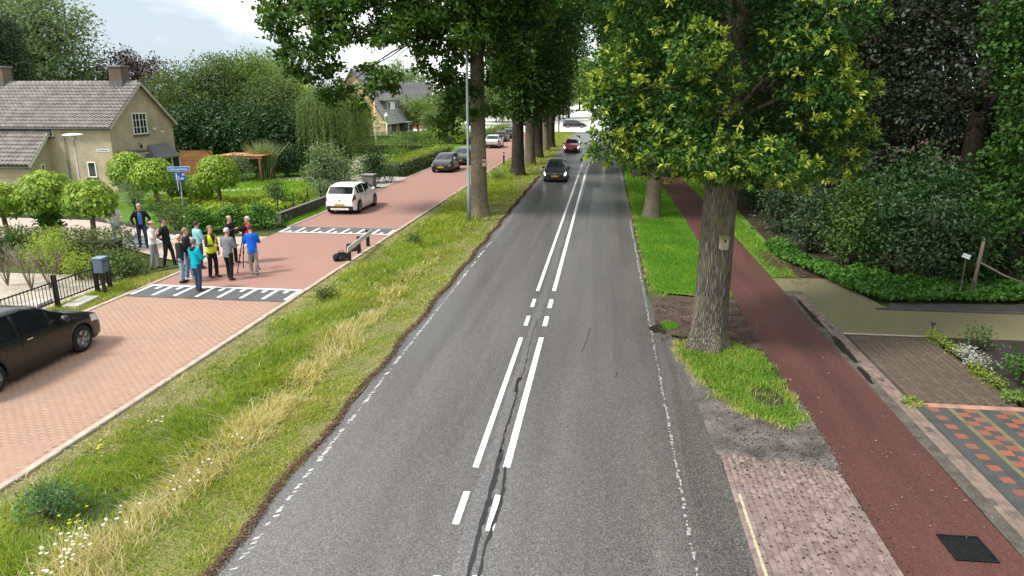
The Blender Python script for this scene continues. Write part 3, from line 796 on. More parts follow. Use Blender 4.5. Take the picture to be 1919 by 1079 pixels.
# ------------------------------------------------------------------ trees
TWC = [0]
def crown_mesh(name, clumps, leaf, mat, twigs=3.0, lpt=14, spread=None, flat=.45, asp=.5, jit=.8, under=.25, seed=1, rvb=(.0, 1.0), droop=0.0, extra=None):
    """leaves on twigs, twigs on the skin (and some inside) of the clumps: (x,y,z,rx,ry,rz)"""
    r = np.random.default_rng(seed); Cs, Ds, Rs, Ns = [], [], [], []
    for (x, y, z, a, b, c) in clumps:
        area = 4 * math.pi * ((a * b) ** 1.6 / 3 + (a * c) ** 1.6 / 3 + (b * c) ** 1.6 / 3) ** (1 / 1.6)
        n = max(4, int(area * twigs))
        d = r.normal(0, 1, (n, 3)); d /= np.linalg.norm(d, axis=1)[:, None]
        low = d[:, 2] < -.35
        k = ~low | (r.random(n) < under * 2)
        d = d[k]; n = len(d)
        q = r.random(n) ** .45 * .55 + .48
        T = np.array([x, y, z]) + d * np.array([a, b, c]) * q[:, None]
        sp = spread if spread else leaf * 1.5
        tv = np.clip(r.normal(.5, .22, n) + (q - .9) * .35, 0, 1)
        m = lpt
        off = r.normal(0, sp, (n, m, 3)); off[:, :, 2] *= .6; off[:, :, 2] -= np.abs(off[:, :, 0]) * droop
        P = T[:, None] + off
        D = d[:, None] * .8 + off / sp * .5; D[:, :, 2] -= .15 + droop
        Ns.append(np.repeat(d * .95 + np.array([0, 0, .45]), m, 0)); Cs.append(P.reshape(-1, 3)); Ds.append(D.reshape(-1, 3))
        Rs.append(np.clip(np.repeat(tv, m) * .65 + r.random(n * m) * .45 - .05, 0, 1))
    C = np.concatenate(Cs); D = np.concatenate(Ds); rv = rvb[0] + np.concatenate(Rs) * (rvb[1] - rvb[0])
    L = leaf * r.uniform(.65, 1.25, len(C))
    Nn = np.concatenate(Ns)
    V, Q, rv = leaf_geo(C, D, L, flat, asp, jit, rv=rv, N=Nn)
    if extra is not None:
        V2, Q2, r2 = extra
        Q = np.concatenate([Q, Q2 + len(V)]); V = np.concatenate([V, V2]); rv = np.concatenate([rv, r2])
    TWC[0] += len(Q)
    return fast_mesh(name, V, Q, mat, rv)
def blobs(n, rx, ry, z0, z1, r0, r1, seed, taper=None, squash=.8, hollow=.55):
    r = random.Random(seed); out = []
    for i in range(n):
        zf = (i + .5) / n; z = z0 + (z1 - z0) * zf
        k = taper(zf) if taper else math.sqrt(max(.05, 1 - (2 * zf - 1) ** 2))
        a = i * 2.39996 + r.uniform(-.5, .5); q = r.uniform(hollow, 1.0) * k
        rr = r.uniform(r0, r1)
        out.append((rx * q * math.cos(a), ry * q * math.sin(a), z, rr, rr * r.uniform(.85, 1.15), rr * squash))
    return out
def trunk_mesh(name, h, r0, r1, mat, n=20, seed=1, flare=1.45, lean=(0, 0), rings=14, ridge=.05):
    r = random.Random(seed); mb = MB(); V = []; ph = [r.uniform(0, 6.28) for _ in range(5)]
    for i in range(rings + 1):
        t = i / rings; z = h * t ** 1.35 if i else -.15
        rad = r0 + (r1 - r0) * t; fl = 1 + (flare - 1) * math.exp(-max(z, 0) / (r0 * .8))
        cx = lean[0] * t + .05 * r0 * math.sin(3 * t + ph[0]); cy = lean[1] * t + .05 * r0 * math.cos(4 * t + ph[1])
        for k in range(n):
            a = 2 * math.pi * k / n
            lob = 1 + (fl - 1) * .35 * math.sin(5 * a + ph[2]) + ridge * math.sin(3 * a + ph[3] + t * 2) + ridge * .5 * math.sin(7 * a + ph[4] - t * 3)
            V.append((cx + rad * fl * lob * math.cos(a), cy + rad * fl * lob * math.sin(a), z))
    Fs = [(i * n + k, i * n + (k + 1) % n, (i + 1) * n + (k + 1) % n, (i + 1) * n + k) for i in range(rings) for k in range(n)]
    mb.add(V, Fs, 0, True); mb.f.append(tuple(rings * n + k for k in range(n))); mb.m.append(0); mb.sm.append(False)
    return mb.mesh(name, mat)
def limbs_mesh(name, base_pts, clumps, r0, mat, seed=1, every=1):
    """a tapering limb from the trunk to each clump"""
    r = random.Random(seed); mb = MB()
    for i, c in enumerate(clumps):
        if i % every: continue
        t = Vector(c[:3]); b = Vector(min(base_pts, key=lambda p: (Vector(p) - t).length + abs(p[2] - (t.z - .5 * math.hypot(t.x - p[0], t.y - p[1]))) * .8))
        mid = b.lerp(t, .5) + Vector((r.uniform(-.3, .3), r.uniform(-.3, .3), r.uniform(.0, .5)))
        k = min(1.0, .35 + (t - b).length * .1)
        L_ = (t - b).length; P = []; w = Vector((0, 0, 0)); n_ = max(4, int(L_ / .9))
        for j in range(n_ + 1):                                         # a crooked, arching bough
            f = j / n_; w = w * .75 + Vector((r.uniform(-1, 1), r.uniform(-1, 1), r.uniform(-1, 1))) * .16 * min(1, L_ / 5)
            P.append(b.lerp(t, f) + Vector((0, 0, .16 * L_ * math.sin(math.pi * f ** .8))) * (1 if f < 1 else 0) + (w if 0 < j < n_ else Vector((0, 0, 0))))
        mid = P[n_ // 2]
        mb.tube(P, [r0 * k * (1 - .88 * (j / n_) ** .8) for j in range(n_ + 1)], 6)
        for q in range(2):                                              # twigs off the limb
            e = t + Vector((r.uniform(-1, 1) * c[3], r.uniform(-1, 1) * c[4], r.uniform(-.5, .7) * c[5]))
            mb.tube([mid, mid.lerp(e, .5) + Vector((0, 0, .15)), e], [r0 * k * .3, r0 * .16, r0 * .05], 5)
    return mb.mesh(name, mat)
B_oak = barkmat('oak_bark', (.29, .245, .18), (.13, .108, .082), (30, 30, 3.2), .7)
B_oak2 = barkmat('oak_bark_mossy', (.27, .24, .205), (.060, .052, .044), (34, 34, 2.4), 1.0, moss=(.19, .19, .10))
B_dark = barkmat('dark_bark', (.10, .083, .07), (.035, .03, .026), (24, 24, 2.6))
B_smooth = barkmat('pale_bark', (.22, .15, .095), (.12, .08, .05), (10, 10, 3), .3)
OAKD = [(.010, .028, .006), (.018, .046, .008), (.028, .066, .011), (.042, .090, .014), (.065, .115, .018)]
L_oak = leafmat('oak_leaf', OAKD, .22, .5, .2)
L_oakN = leafmat('oak_leaf_near', [(.013, .036, .009), (.020, .055, .013), (.030, .075, .016), (.045, .098, .018), (.075, .13, .020), (.145, .215, .026), (.22, .29, .034), (.31, .345, .06)], .28, .5, .18)
L_mid = leafmat('green_leaf', [(.026, .048, .016), (.045, .075, .024), (.070, .106, .036), (.108, .146, .056)], .35, .55, .15)
L_fresh = leafmat('fresh_leaf', [(.042, .080, .018), (.070, .122, .026), (.108, .168, .038), (.158, .21, .056)], .35, .5)
L_lime = leafmat('lime_leaf', [(.075, .125, .012), (.125, .19, .018), (.19, .255, .028), (.26, .31, .045)], .35, .5)
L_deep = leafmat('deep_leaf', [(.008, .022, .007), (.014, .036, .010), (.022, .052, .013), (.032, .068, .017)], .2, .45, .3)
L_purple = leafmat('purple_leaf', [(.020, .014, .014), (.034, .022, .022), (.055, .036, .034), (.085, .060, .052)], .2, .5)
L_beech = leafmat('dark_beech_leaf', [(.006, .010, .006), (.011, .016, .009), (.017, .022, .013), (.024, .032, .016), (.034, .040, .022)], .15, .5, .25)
L_grey = leafmat('grey_leaf', [(.055, .085, .040), (.085, .125, .060), (.125, .17, .085), (.18, .22, .13)], .3, .55)
L_pine = leafmat('conifer_leaf', [(.016, .030, .015), (.025, .044, .021), (.037, .058, .028), (.052, .074, .036)], .15, .6)
L_willow = leafmat('willow_leaf', [(.042, .074, .022), (.068, .108, .034), (.10, .145, .05), (.142, .185, .072)], .35, .5)
L_laurel = leafmat('laurel_leaf', [(.012, .028, .012), (.024, .046, .020), (.042, .070, .032), (.068, .098, .050)], .22, .45, .25)
L_ivy = leafmat('ivy_leaf', [(.016, .048, .008), (.028, .080, .011), (.045, .12, .015), (.07, .16, .02)], .25, .4, .3)
L_dist = leafmat('distant_leaf', [(.07, .11, .045), (.10, .145, .06), (.135, .18, .08)], .3, .6)  # paler leaf tones for the farthest trees

def make_tree(name, label, loc, crown, trunk, limbs=None, group=None, rz=0.0, scale=1.0, cat='tree'):
    o = empty(name, loc, rz, label, cat, group); o.scale = (scale,) * 3
    if trunk: link_mesh('trunk', trunk, o)
    if limbs: link_mesh('limbs', limbs, o)
    if crown: link_mesh('crown', crown, o)
    return o
AV = 'oaks lining the avenue'
# --- nearest oak on the right ---
ox, oy = 2.72, 17.62
cl_ = []
r = random.Random(5)
for i in range(78):
    zf = (i + .5) / 78; z = 4.75 + 9.2 * zf
    k = min(1.0, .62 + zf * 2.2) if zf < .2 else (1.0 if zf < .6 else 1.0 - (zf - .6) * 1.1)
    a = i * 2.39996 + r.uniform(-.4, .4); q = r.uniform(.45, .95) * k * 2.75; rr = r.uniform(.62, 1.0)
    cl_.append((.20 + q * math.cos(a), .35 + q * math.sin(a) * .95, z, rr, rr, rr * .78))
def rel(px, py, Y, rr, sq=.7):
    p = at(px, py, Y); return (p[0] - ox, p[1] - oy, p[2], rr, rr, rr * sq)
cl_ += [rel(1150, 270, 17.0, .55), rel(1125, 290, 16.9, .3), rel(1165, 235, 17, .6), rel(1590, 250, 17.2, .55), rel(1560, 300, 17, .6), rel(1500, 325, 16.4, .5), rel(1400, 315, 16.0, .5), rel(1350, 305, 16, .45), rel(1260, 285, 16.2, .5), rel(1200, 285, 16.6, .45), rel(1450, 300, 15.8, .55), rel(1140, 180, 17, .5), rel(1600, 170, 17.3, .5), rel(1140, 120, 17, .5), rel(1310, 300, 15.9, .5)]
# bright young shoots: rosettes of long leaves at the twig tips
SC_, SD_, SR_, SL_ = [], [], [], []
rs = np.random.default_rng(21)
for c in cl_:
    n = int(36 * (c[3] / .8) ** 2 * (1.6 if c[2] < 7.6 else .5))
    for j in range(n):
        d = rs.normal(0, 1, 3); d /= np.linalg.norm(d)
        rad = math.hypot(c[0] + d[0] * c[3] - .2, c[1] + d[1] * c[4] - .35)
        if rad < 1.9 and c[2] > 5.3: continue
        T = np.array(c[:3]) + d * np.array(c[3:]) * rs.uniform(.95, 1.18)
        tv = rs.uniform(.60, 1.0)
        for q in range(rs.integers(7, 13)):
            e = rs.normal(0, 1, 3) * .8 + d * .6; e[2] -= .25; e /= np.linalg.norm(e)
            SC_.append(T + e * .085); SD_.append(e); SR_.append(np.clip(tv + rs.normal(0, .07), 0, 1)); SL_.append(rs.uniform(.11, .185))
V2, Q2, r2 = leaf_geo(np.array(SC_), np.array(SD_), np.array(SL_), .25, .32, .12, rv=np.array(SR_))
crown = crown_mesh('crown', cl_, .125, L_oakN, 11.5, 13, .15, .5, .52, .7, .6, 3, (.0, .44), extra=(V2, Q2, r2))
tr = trunk_mesh('trunk', 6.0, .43, .375, B_oak2, 40, 3, 1.38, (.12, 0), 22, .035)
tr2 = [(.10, 0, 4.2), (.12, 0, 5.5), (.14, .1, 7.5), (.1, .1, 9.5), (.15, .2, 11.5)]
lm = limbs_mesh('limbs', tr2, cl_, .12, B_oak, 3, 3)
OAK1 = make_tree('oak_tree', 'nearest oak on the right with bright lime young shoots and a nest box', (ox, oy, 0), crown, tr, lm, AV)
mb = MB(); mb.tube([(.12, 0, 5.8), (.14, .1, 8), (.12, .1, 10), (.15, .2, 12.5)], [.37, .30, .22, .10], 16); mb.obj('upper_trunk', B_oak, OAK1)
# --- big oak on the left verge beside the lamp post ---
tx, ty = -6.58, 37.3
def relb(px, py, Y, rr, sq=.75):
    p = at(px, py, Y); return (p[0] - tx, p[1] - ty, p[2], rr, rr, rr * sq)
r = random.Random(8); cl2 = []
spots = [(505, 15, 36, .7), (540, 55, 35, 1.1), (560, 10, 37, 1.2), (590, 80, 35, 1.2), (600, 20, 36, 1.3), (565, 130, 35, .9), (610, 140, 36, 1.0), (640, 60, 36, 1.3), (650, 10, 37, 1.5), (690, 50, 36, 1.2), (700, 5, 36, 1.4), (715, 85, 35, .6), (745, 45, 36, 1.3), (760, 5, 36, 1.5), (690, 165, 35, .6), (665, 195, 35, .55), (728, 140, 35, .4), (728, 168, 35, .45), (692, 130, 35.5, .5), (778, 90, 35.5, .7), (795, 128, 36, .5), (770, 60, 35, 1.1), (800, 30, 35, 1.4), (820, 90, 36, 1.3), (842, 150, 37, 1.1), (838, 195, 38, 1.0), (850, 40, 35, 1.3), (860, 100, 36, 1.1), (870, 170, 36.6, .8), (900, 30, 35, 1.3), (925, 90, 36, 1.1), (930, 150, 37, .8), (950, 50, 36, 1.4), (880, 60, 34.8, 1.0), (640, 165, 36, .7), (618, 185, 36, .5), (545, 100, 36, .8), (985, 20, 37, 1.5), (960, 110, 37.5, 1.1), (880, 215, 36.7, .45), (922, 205, 36.8, .4), (825, 232, 38, .9)]
for s_ in spots:                                                        # each bough carries three tight sprays
    for q in range(3):
        cl2.append(relb(s_[0] + r.uniform(-22, 22) * s_[3], s_[1] + r.uniform(-20, 14) * s_[3], s_[2] + r.uniform(-.8, .8), s_[3] * r.uniform(.48, .68)))
for i in range(40):                                                     # the high crown above the picture
    a = i * 2.4; q = r.uniform(.3, 1) * 9.0; rr = r.uniform(1.4, 2.1)
    cl2.append((q * math.cos(a) - 1.5, q * math.sin(a) * .9 + 1, r.uniform(11.5, 18.5), rr, rr, rr * .7))
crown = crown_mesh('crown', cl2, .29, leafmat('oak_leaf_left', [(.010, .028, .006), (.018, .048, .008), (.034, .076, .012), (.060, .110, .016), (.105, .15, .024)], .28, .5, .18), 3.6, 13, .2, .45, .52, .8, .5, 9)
tr = trunk_mesh('trunk', 13.0, .46, .30, B_oak, 28, 4, 1.4, (.05, 0), 18, .04)
tb = [(.02, 0, z) for z in (9.0, 10, 11, 12, 12.8)]
lm = limbs_mesh('limbs', tb, cl2, .085, B_dark, 4, 8)
OAK2 = make_tree('oak_tree', 'big oak on the verge beside the grey lamp post', (tx, ty, 0), crown, tr, lm, AV)
# --- the rest of the avenue share two crowns ---
TAP = lambda f: .30 + .25 * f / .42 if f < .42 else min(1.05, .55 + 2.2 * (f - .42)) if f < .75 else 1.7 - f
cA = blobs(50, 4.6, 4.4, 4.9, 17.5, 1.1, 1.8, 12, TAP)
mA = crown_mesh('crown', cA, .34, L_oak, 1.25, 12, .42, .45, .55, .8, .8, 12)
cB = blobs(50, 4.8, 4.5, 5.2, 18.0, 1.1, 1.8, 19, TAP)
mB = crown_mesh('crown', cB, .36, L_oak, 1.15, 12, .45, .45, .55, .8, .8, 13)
tA = trunk_mesh('trunk', 9.0, .54, .38, B_dark, 20, 6, 1.3); tB = trunk_mesh('trunk', 9.0, .52, .36, B_oak, 20, 7, 1.3)
lA = limbs_mesh('limbs', [(0, 0, 5), (0, 0, 7), (0, 0, 8.8)], cA, .2, B_dark, 6, 3); lB = limbs_mesh('limbs', [(0, 0, 5), (0, 0, 7), (0, 0, 8.8)], cB, .2, B_dark, 7, 3)
for i, (x, y, s, v, lab) in enumerate([
        (-6.85, 57.2, 1.0, 0, 'thick oak trunk second along the verge, beyond the lamp post oak'),
        (-6.85, 66.3, .98, 1, 'third oak along the verge between the roads'),
        (-6.78, 74.0, .96, 0, 'fourth oak along the verge between the roads'),
        (-6.72, 82.6, .92, 1, 'fifth oak along the verge, slimmer trunk'),
        (-6.6, 89.6, .88, 0, 'last big oak of the left row before the grass tip'),
        (2.56, 37.6, .80, 1, 'second oak on the right strip, behind the nearest oak'),
        (2.6, 57.0, .95, 0, 'third oak on the right strip, half hidden by leaves'),
        (2.6, 77.0, .95, 1, 'fourth oak on the right strip, mostly hidden'),
        (2.6, 98.0, .95, 0, 'fifth oak on the right strip near the crossroads')]):
    m_, t_, l_ = (mA, tA, lA) if v == 0 else (mB, tB, lB)
    make_tree('oak_tree', lab, (x, y, 0), m_, t_, l_, AV, i * 1.7, s)
# young tree on the tip of the verge and the trees round the crossroads
def simple(name, label, px, Y, top_y, r, mat, leaf, n=26, z0=1.6, seed=1, dens=None, lpt=10, trunk=True, squash=.8, group=None, x=None, h=None, ry=None, bark=None, flat=.45, asp=.5, droop=0.0, und=.6, tr_r=None, taper=None, cl=None, base_z=0.0):
    """a background tree or shrub from its place and the height of its top in the picture"""
    X = x if x is not None else at(px, 250, Y)[0]
    H = h if h is not None else at(px, top_y, Y)[2]
    cr = r * .34
    if not cl:
        cl = blobs(int(n * 1.5), r * .80, (ry or r) * .80, z0 + cr * .6, H - cr * .75, cr * .6, cr * 1.3, seed, taper, squash, .72)
        cl += blobs(max(3, n // 4), r * .3, (ry or r) * .3, z0 + cr, H - r * .55, r * .4, r * .5, seed + 3, taper, 1.0, .2)
    d = dens if dens else .42 / (leaf * leaf * lpt * .5)
    me = crown_mesh('crown', cl, leaf, mat, d, lpt, leaf * 1.3, flat, asp, .8, und, seed + 50, droop=droop)
    tm = trunk_mesh('trunk', max(.4, min(H * .6, z0 + (H - z0) * .45)), tr_r or max(.05, H * .022), max(.03, H * .012), bark or B_dark, 10, seed, 1.3, rings=8) if trunk else None
    lm = limbs_mesh('limbs', [(0, 0, max(.35, z0)), (0, 0, max(.4, (z0 + H) * .45))], cl, max(.03, H * .012), bark or B_dark, seed, 3) if trunk else None
    return make_tree(name, label, (X, Y, base_z), me, tm, lm, group)
FG = 'trees around the crossroads'
simple('young_tree', 'young slim tree on the grass tip before the crossroads', 1047, 120, 130, 2.6, L_mid, .45, 16, 3.0, 61, group=FG, tr_r=.12, bark=B_oak)
for i, (px, Y, ty_, r_, m_, lab) in enumerate([
        (1015, 175, 95, 9, L_mid, 'broad green tree left of the crossroads'),
        (1065, 200, 105, 10, L_fresh, 'bright green tree beyond the crossroads'),
        (1110, 230, 110, 11, L_mid, 'mid green tree at the end of the far road'),
        (1165, 210, 80, 12, L_fresh, 'pale green tree right of the far road'),
        (960, 190, 110, 10, L_mid, 'dense tree far left of the crossroads'),
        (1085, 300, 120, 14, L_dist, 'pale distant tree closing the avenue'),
        (1040, 290, 130, 13, L_dist, 'pale distant tree left of the far road')]):
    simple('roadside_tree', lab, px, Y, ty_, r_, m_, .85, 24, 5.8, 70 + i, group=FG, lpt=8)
# ------------------------------------------------------------------ shrubs, hedges and trees beside the roads
def shrub(name, label, loc, rx, ry, h, mat, leaf, seed, n=12, lpt=10, dens=None, group=None, flat=.45, asp=.5, stems=True, z0=.1, cov=.55, droop=0.0, bark=None):
    o = empty(name, loc, 0, label, 'shrub', group)
    c0 = min(rx, ry, h / 1.6) * .5
    cl = blobs(n, rx * .68, ry * .68, z0 + c0 * .5, h - c0 * .7, c0 * .75, c0 * 1.15, seed, lambda f: 1.0 if f < .55 else max(.25, 1.25 - f * .95), .85, .3)
    d = dens if dens else .78 * cov / (leaf * leaf * lpt * .5)
    link_mesh('foliage', crown_mesh('foliage', cl, leaf, mat, d, lpt, leaf * 1.25, flat, asp, .8, .8, seed + 9, droop=droop), o)
    if stems:
        r = random.Random(seed); mb = MB()
        for i in range(7):
            c = cl[r.randrange(len(cl))]; s = (r.uniform(-.12, .12) * rx, r.uniform(-.12, .12) * ry, -.05)
            mb.tube([s, ((s[0] + c[0]) * .45, (s[1] + c[1]) * .45, c[2] * .6), c[:3]], [.03, .022, .008], 5)
        tag(mb.obj('stems', bark or B_dark, o), kind='stuff')
    return o
def hedge(name, label, a, b, wid, h, mat, leaf, seed, mat_top=None, group=None, lpt=10, cov=1.0):
    """clipped hedge from a to b (plan), leaves over a core of branches"""
    A, B = Vector((a[0], a[1], 0)), Vector((b[0], b[1], 0)); ln = (B - A).length
    o = empty(name, (A.x, A.y, 0), math.atan2(B.y - A.y, B.x - A.x), label, 'hedge', group)
    mb = MB(); mb.box2((.3, -wid / 2 + .3, -.05), (ln - .3, wid / 2 - .3, h - .3)); mb.obj('branches', pm('hedge_core', (.035, .05, .02), .95, .4, 6, .8, 20), o)
    r = np.random.default_rng(seed)
    def face(n, f):
        u, v = r.random(n), r.random(n); return f(u, v)
    dens = .75 * cov / (leaf * leaf * .5)
    def go(nm, parts, m):
        P = np.concatenate(parts); P = P + r.normal(0, leaf * .8, P.shape); P[:, :2] += (.07 * lump(P[:, 0] + P[:, 1], P[:, 2] * 2, 2.5, seed + 1))[:, None]
        P[:, 2] += .06 * lump(P[:, 0], P[:, 1], 1.5, seed)
        D = np.tile([0, 0, .3], (len(P), 1)); V, Q, rv = leaf_geo(P, D, leaf * r.uniform(.6, 1.3, len(P)), .45, .55, .9)
        TWC[0] += len(Q)
        link_mesh(nm, fast_mesh(nm, V, Q, m, rv), o)
    k = lambda ar: int(ar * dens)
    sides = [face(k(ln * h), lambda u, v: np.stack([u * ln, np.full_like(u, s * wid / 2), v * h], 1)) for s in (-1, 1)] + \
            [face(k(wid * h), lambda u, v: np.stack([np.full_like(u, e), (u - .5) * wid, v * h], 1)) for e in (0, ln)]
    go('side_foliage', sides, mat)
    go('top_foliage', [face(k(ln * wid) + 5, lambda u, v: np.stack([u * ln, (v - .5) * wid, np.full_like(u, h)], 1))], mat_top or mat)
    return o
# ---- right: wood edge
RG = 'shrubs at the edge of the wood'
L_mid2 = leafmat('hazel_leaf', [(.016, .036, .009), (.03, .062, .013), (.048, .09, .018), (.07, .12, .025)], .25, .5, .2)
for i, (px, py, top, rx, mt, lab) in enumerate([
        (1408, 395, 328, 1.4, L_laurel, 'dark shrub farthest along the path, left end of the wood edge'),
        (1445, 440, 335, 1.25, L_laurel, 'dark green shrub beside the grass strip'),
        (1505, 480, 345, 1.2, L_laurel, 'bushy shrub above the start of the ivy'),
        (1580, 505, 335, 1.3, L_mid2, 'tall mid green shrub in the middle of the wood edge'),
        (1655, 520, 350, 1.2, L_deep, 'dark leafy shrub above the widest ivy'),
        (1735, 538, 362, 1.3, L_laurel, 'lighter green shrub left of the wooden post'),
        (1800, 545, 385, 1.2, L_deep, 'low dark shrub directly behind the white tag'),
        (1610, 470, 320, 2.0, L_deep, 'tall dark shrub in the second row under the beech'),
        (1760, 480, 310, 2.2, L_deep, 'dark shrub mass right of centre under the trees')]):
    g_ = gp(px, py); Y = g_[1] + .8; X = g_[0] + .5
    hh = at(px, top, Y)[2]
    shrub('shrub', lab, (X, Y, 0), rx, rx, max(1.6, hh), mt, .17, 100 + i, 20, 10, group=RG, cov=.62, asp=.42, flat=.5)
def in_poly(P, x, y):
    ins = np.zeros(len(x), bool); j = len(P) - 1
    for i in range(len(P)):
        xi, yi = P[i]; xj, yj = P[j]
        c = ((yi > y) != (yj > y)) & (x < (xj - xi) * (y - yi) / (yj - yi + 1e-12) + xi); ins ^= c; j = i
    return ins
def ground_cover(name, label, poly, h, mat, leaf, dens, seed, flat=.7, lean=.3, cat='ground cover', und=True):
    r = np.random.default_rng(seed); P = np.array(poly); lo, hi = P.min(0), P.max(0)
    n = int((hi[0] - lo[0]) * (hi[1] - lo[1]) * dens); x = r.uniform(lo[0], hi[0], n); y = r.uniform(lo[1], hi[1], n)
    k = in_poly(poly, x, y); x, y = x[k], y[k]; n = len(x)
    l1 = lump(x, y, 2.4, seed)
    # the mat thins out towards its edge
    z = h * (.7 + .3 * l1) * r.uniform(.5, 1.1, n)
    V, Q, rv = leaf_geo(np.stack([x, y, z], 1), np.tile([0, 0, lean], (n, 1)), leaf * r.uniform(.6, 1.25, n), flat, .8, .7, .05, np.clip(r.normal(.5, .22, n) + .16 * l1, 0, 1))
    TWC[0] += n
    return tag(link_mesh(name, fast_mesh(name, V, Q, mat, rv)), label, cat, kind='stuff')
ivy_poly = [(6.75, 30.5), (6.85, 28.6), (7.35, 26.3), (8.0, 24.0), (8.45, 22.6), (9.2, 22.35), (10.6, 22.6), (12.2, 22.75), (13.6, 23.4), (16, 23.8), (16, 26), (11, 25.6), (8.6, 26.6), (8.0, 29), (7.6, 32)]
ground_cover('ivy', 'glossy bright ivy carpet at the edge of the wood', ivy_poly, .30, L_ivy, .13, 620, 3, .65)
# ivy-clad tree at the right edge
o = empty('ivy_tree', (13.9, 25.6, 0), 0, 'tree trunk smothered in bright ivy at the right edge', 'tree')
ci = blobs(42, 1.15, 1.15, .5, 10.5, .6, .95, 33, lambda f: 1.0, 1.0, .5)
link_mesh('crown', crown_mesh('crown', ci, .16, leafmat('ivy_high', [(.012, .036, .007), (.022, .06, .010), (.036, .09, .013), (.055, .12, .016)], .25, .5, .2, gain=1.2), 6, 11, .2, .35, .75, .7, .8, 34), o)
link_mesh('trunk', trunk_mesh('trunk', 10, .4, .25, B_dark, 14, 5), o)
# big dark trees
def big_dark(label, X, Y, R, z0, z1, mat, leaf, n, seed, tr_, name='beech_tree', dn=.7):
    cl = blobs(n, R, R, z0, z1, 1.5, 2.3, seed, lambda f: min(1.0, .75 + f) if f < .5 else 1.3 - .6 * f, .75, .35)
    tm = trunk_mesh('trunk', z1 * .6, tr_, tr_ * .5, B_dark, 18, seed, 1.4)
    make_tree(name, label, (X, Y, 0), crown_mesh('crown', cl, leaf, mat, dn, 11, leaf * 1.4, .45, .6, .8, .7, seed), tm, limbs_mesh('limbs', [(0, 0, z0 + .5), (0, 0, z0 + 3), (0, 0, z1 * .55)], cl, .2, B_dark, seed, 3), 'dark trees of the wood')
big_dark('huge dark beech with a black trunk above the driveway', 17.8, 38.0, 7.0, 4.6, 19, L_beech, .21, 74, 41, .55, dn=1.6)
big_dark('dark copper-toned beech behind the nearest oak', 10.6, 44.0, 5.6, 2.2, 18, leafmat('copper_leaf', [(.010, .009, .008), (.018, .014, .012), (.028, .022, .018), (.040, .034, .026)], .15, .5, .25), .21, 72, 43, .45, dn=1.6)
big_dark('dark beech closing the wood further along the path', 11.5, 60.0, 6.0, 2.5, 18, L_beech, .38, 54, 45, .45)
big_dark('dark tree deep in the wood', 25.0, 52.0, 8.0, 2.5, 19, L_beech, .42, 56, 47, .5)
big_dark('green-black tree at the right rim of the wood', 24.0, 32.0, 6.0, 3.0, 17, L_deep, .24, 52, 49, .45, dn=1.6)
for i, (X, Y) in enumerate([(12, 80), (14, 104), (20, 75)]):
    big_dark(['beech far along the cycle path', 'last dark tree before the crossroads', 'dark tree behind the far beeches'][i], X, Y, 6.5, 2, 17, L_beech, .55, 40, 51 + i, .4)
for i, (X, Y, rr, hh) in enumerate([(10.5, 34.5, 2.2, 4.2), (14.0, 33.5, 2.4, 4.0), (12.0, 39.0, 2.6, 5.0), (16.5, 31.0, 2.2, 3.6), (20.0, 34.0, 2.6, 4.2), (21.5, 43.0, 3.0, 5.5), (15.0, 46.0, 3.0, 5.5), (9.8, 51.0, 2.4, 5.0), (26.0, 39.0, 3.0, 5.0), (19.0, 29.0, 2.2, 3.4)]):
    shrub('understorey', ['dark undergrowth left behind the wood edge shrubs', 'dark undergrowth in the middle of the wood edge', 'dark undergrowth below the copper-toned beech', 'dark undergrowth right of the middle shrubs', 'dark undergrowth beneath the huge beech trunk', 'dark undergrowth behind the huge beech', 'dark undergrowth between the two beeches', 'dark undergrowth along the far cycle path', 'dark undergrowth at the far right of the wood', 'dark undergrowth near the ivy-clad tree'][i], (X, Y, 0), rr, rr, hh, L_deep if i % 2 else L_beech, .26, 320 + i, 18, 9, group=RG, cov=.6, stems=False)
src = [o for o in bpy.data.objects if o.get('label') == 'green-black tree at the right rim of the wood'][0]
for i, (X, Y) in enumerate([(15.0, 56.0), (21.0, 62.0), (28.0, 45.0), (9.5, 72.0), (17.5, 90.0)]):
    c = copy_tree(src); c.location = (X, Y, 0); c.rotation_euler = (0, 0, 1.1 * i + .6); c.scale = (1.15,) * 3
    c['label'] = ['dark tree filling the gap behind the copper-toned beech', 'dark tree filling the gap behind the huge beech', 'dark tree behind the right rim of the wood', 'dark tree beside the far cycle path', 'dark tree closing the far end of the wood'][i]
# unseen oak and beeches added to shade the right foreground
make_tree('oak_tree', 'unseen avenue oak added behind the viewpoint for shade', (2.7, -5.2, 0), mA, tA, lA, AV, 2.0, .8)
for i, (X, Y, s_) in enumerate([(14.5, 9.5, 1.12), (17.0, 17.5, 1.15)]):
    t = make_tree('beech_tree', ['unseen tall beech added beside the tiled forecourt for shade', 'unseen tall beech added beside the planting bed for shade'][i], (X, Y, 3.5 * 0), None, None, None, 'dark trees of the wood', 1.0 + i, 1.0)
    cl = blobs(44, 6.6, 5.2, 10.5, 18.5, 1.5, 2.1, 300 + i, lambda f: 1.0 if f < .5 else 1.3 - .6 * f, .7, .3)
    link_mesh('crown', crown_mesh('crown', cl, .42, L_deep, .5, 11, .45, .45, .6, .8, .8, 300 + i), t); link_mesh('trunk', trunk_mesh('trunk', 13, .4, .2, B_dark, 14, 300 + i), t)
    link_mesh('limbs', limbs_mesh('limbs', [(0, 0, 9), (0, 0, 11), (0, 0, 12.8)], cl, .18, B_dark, 300 + i, 3), t)
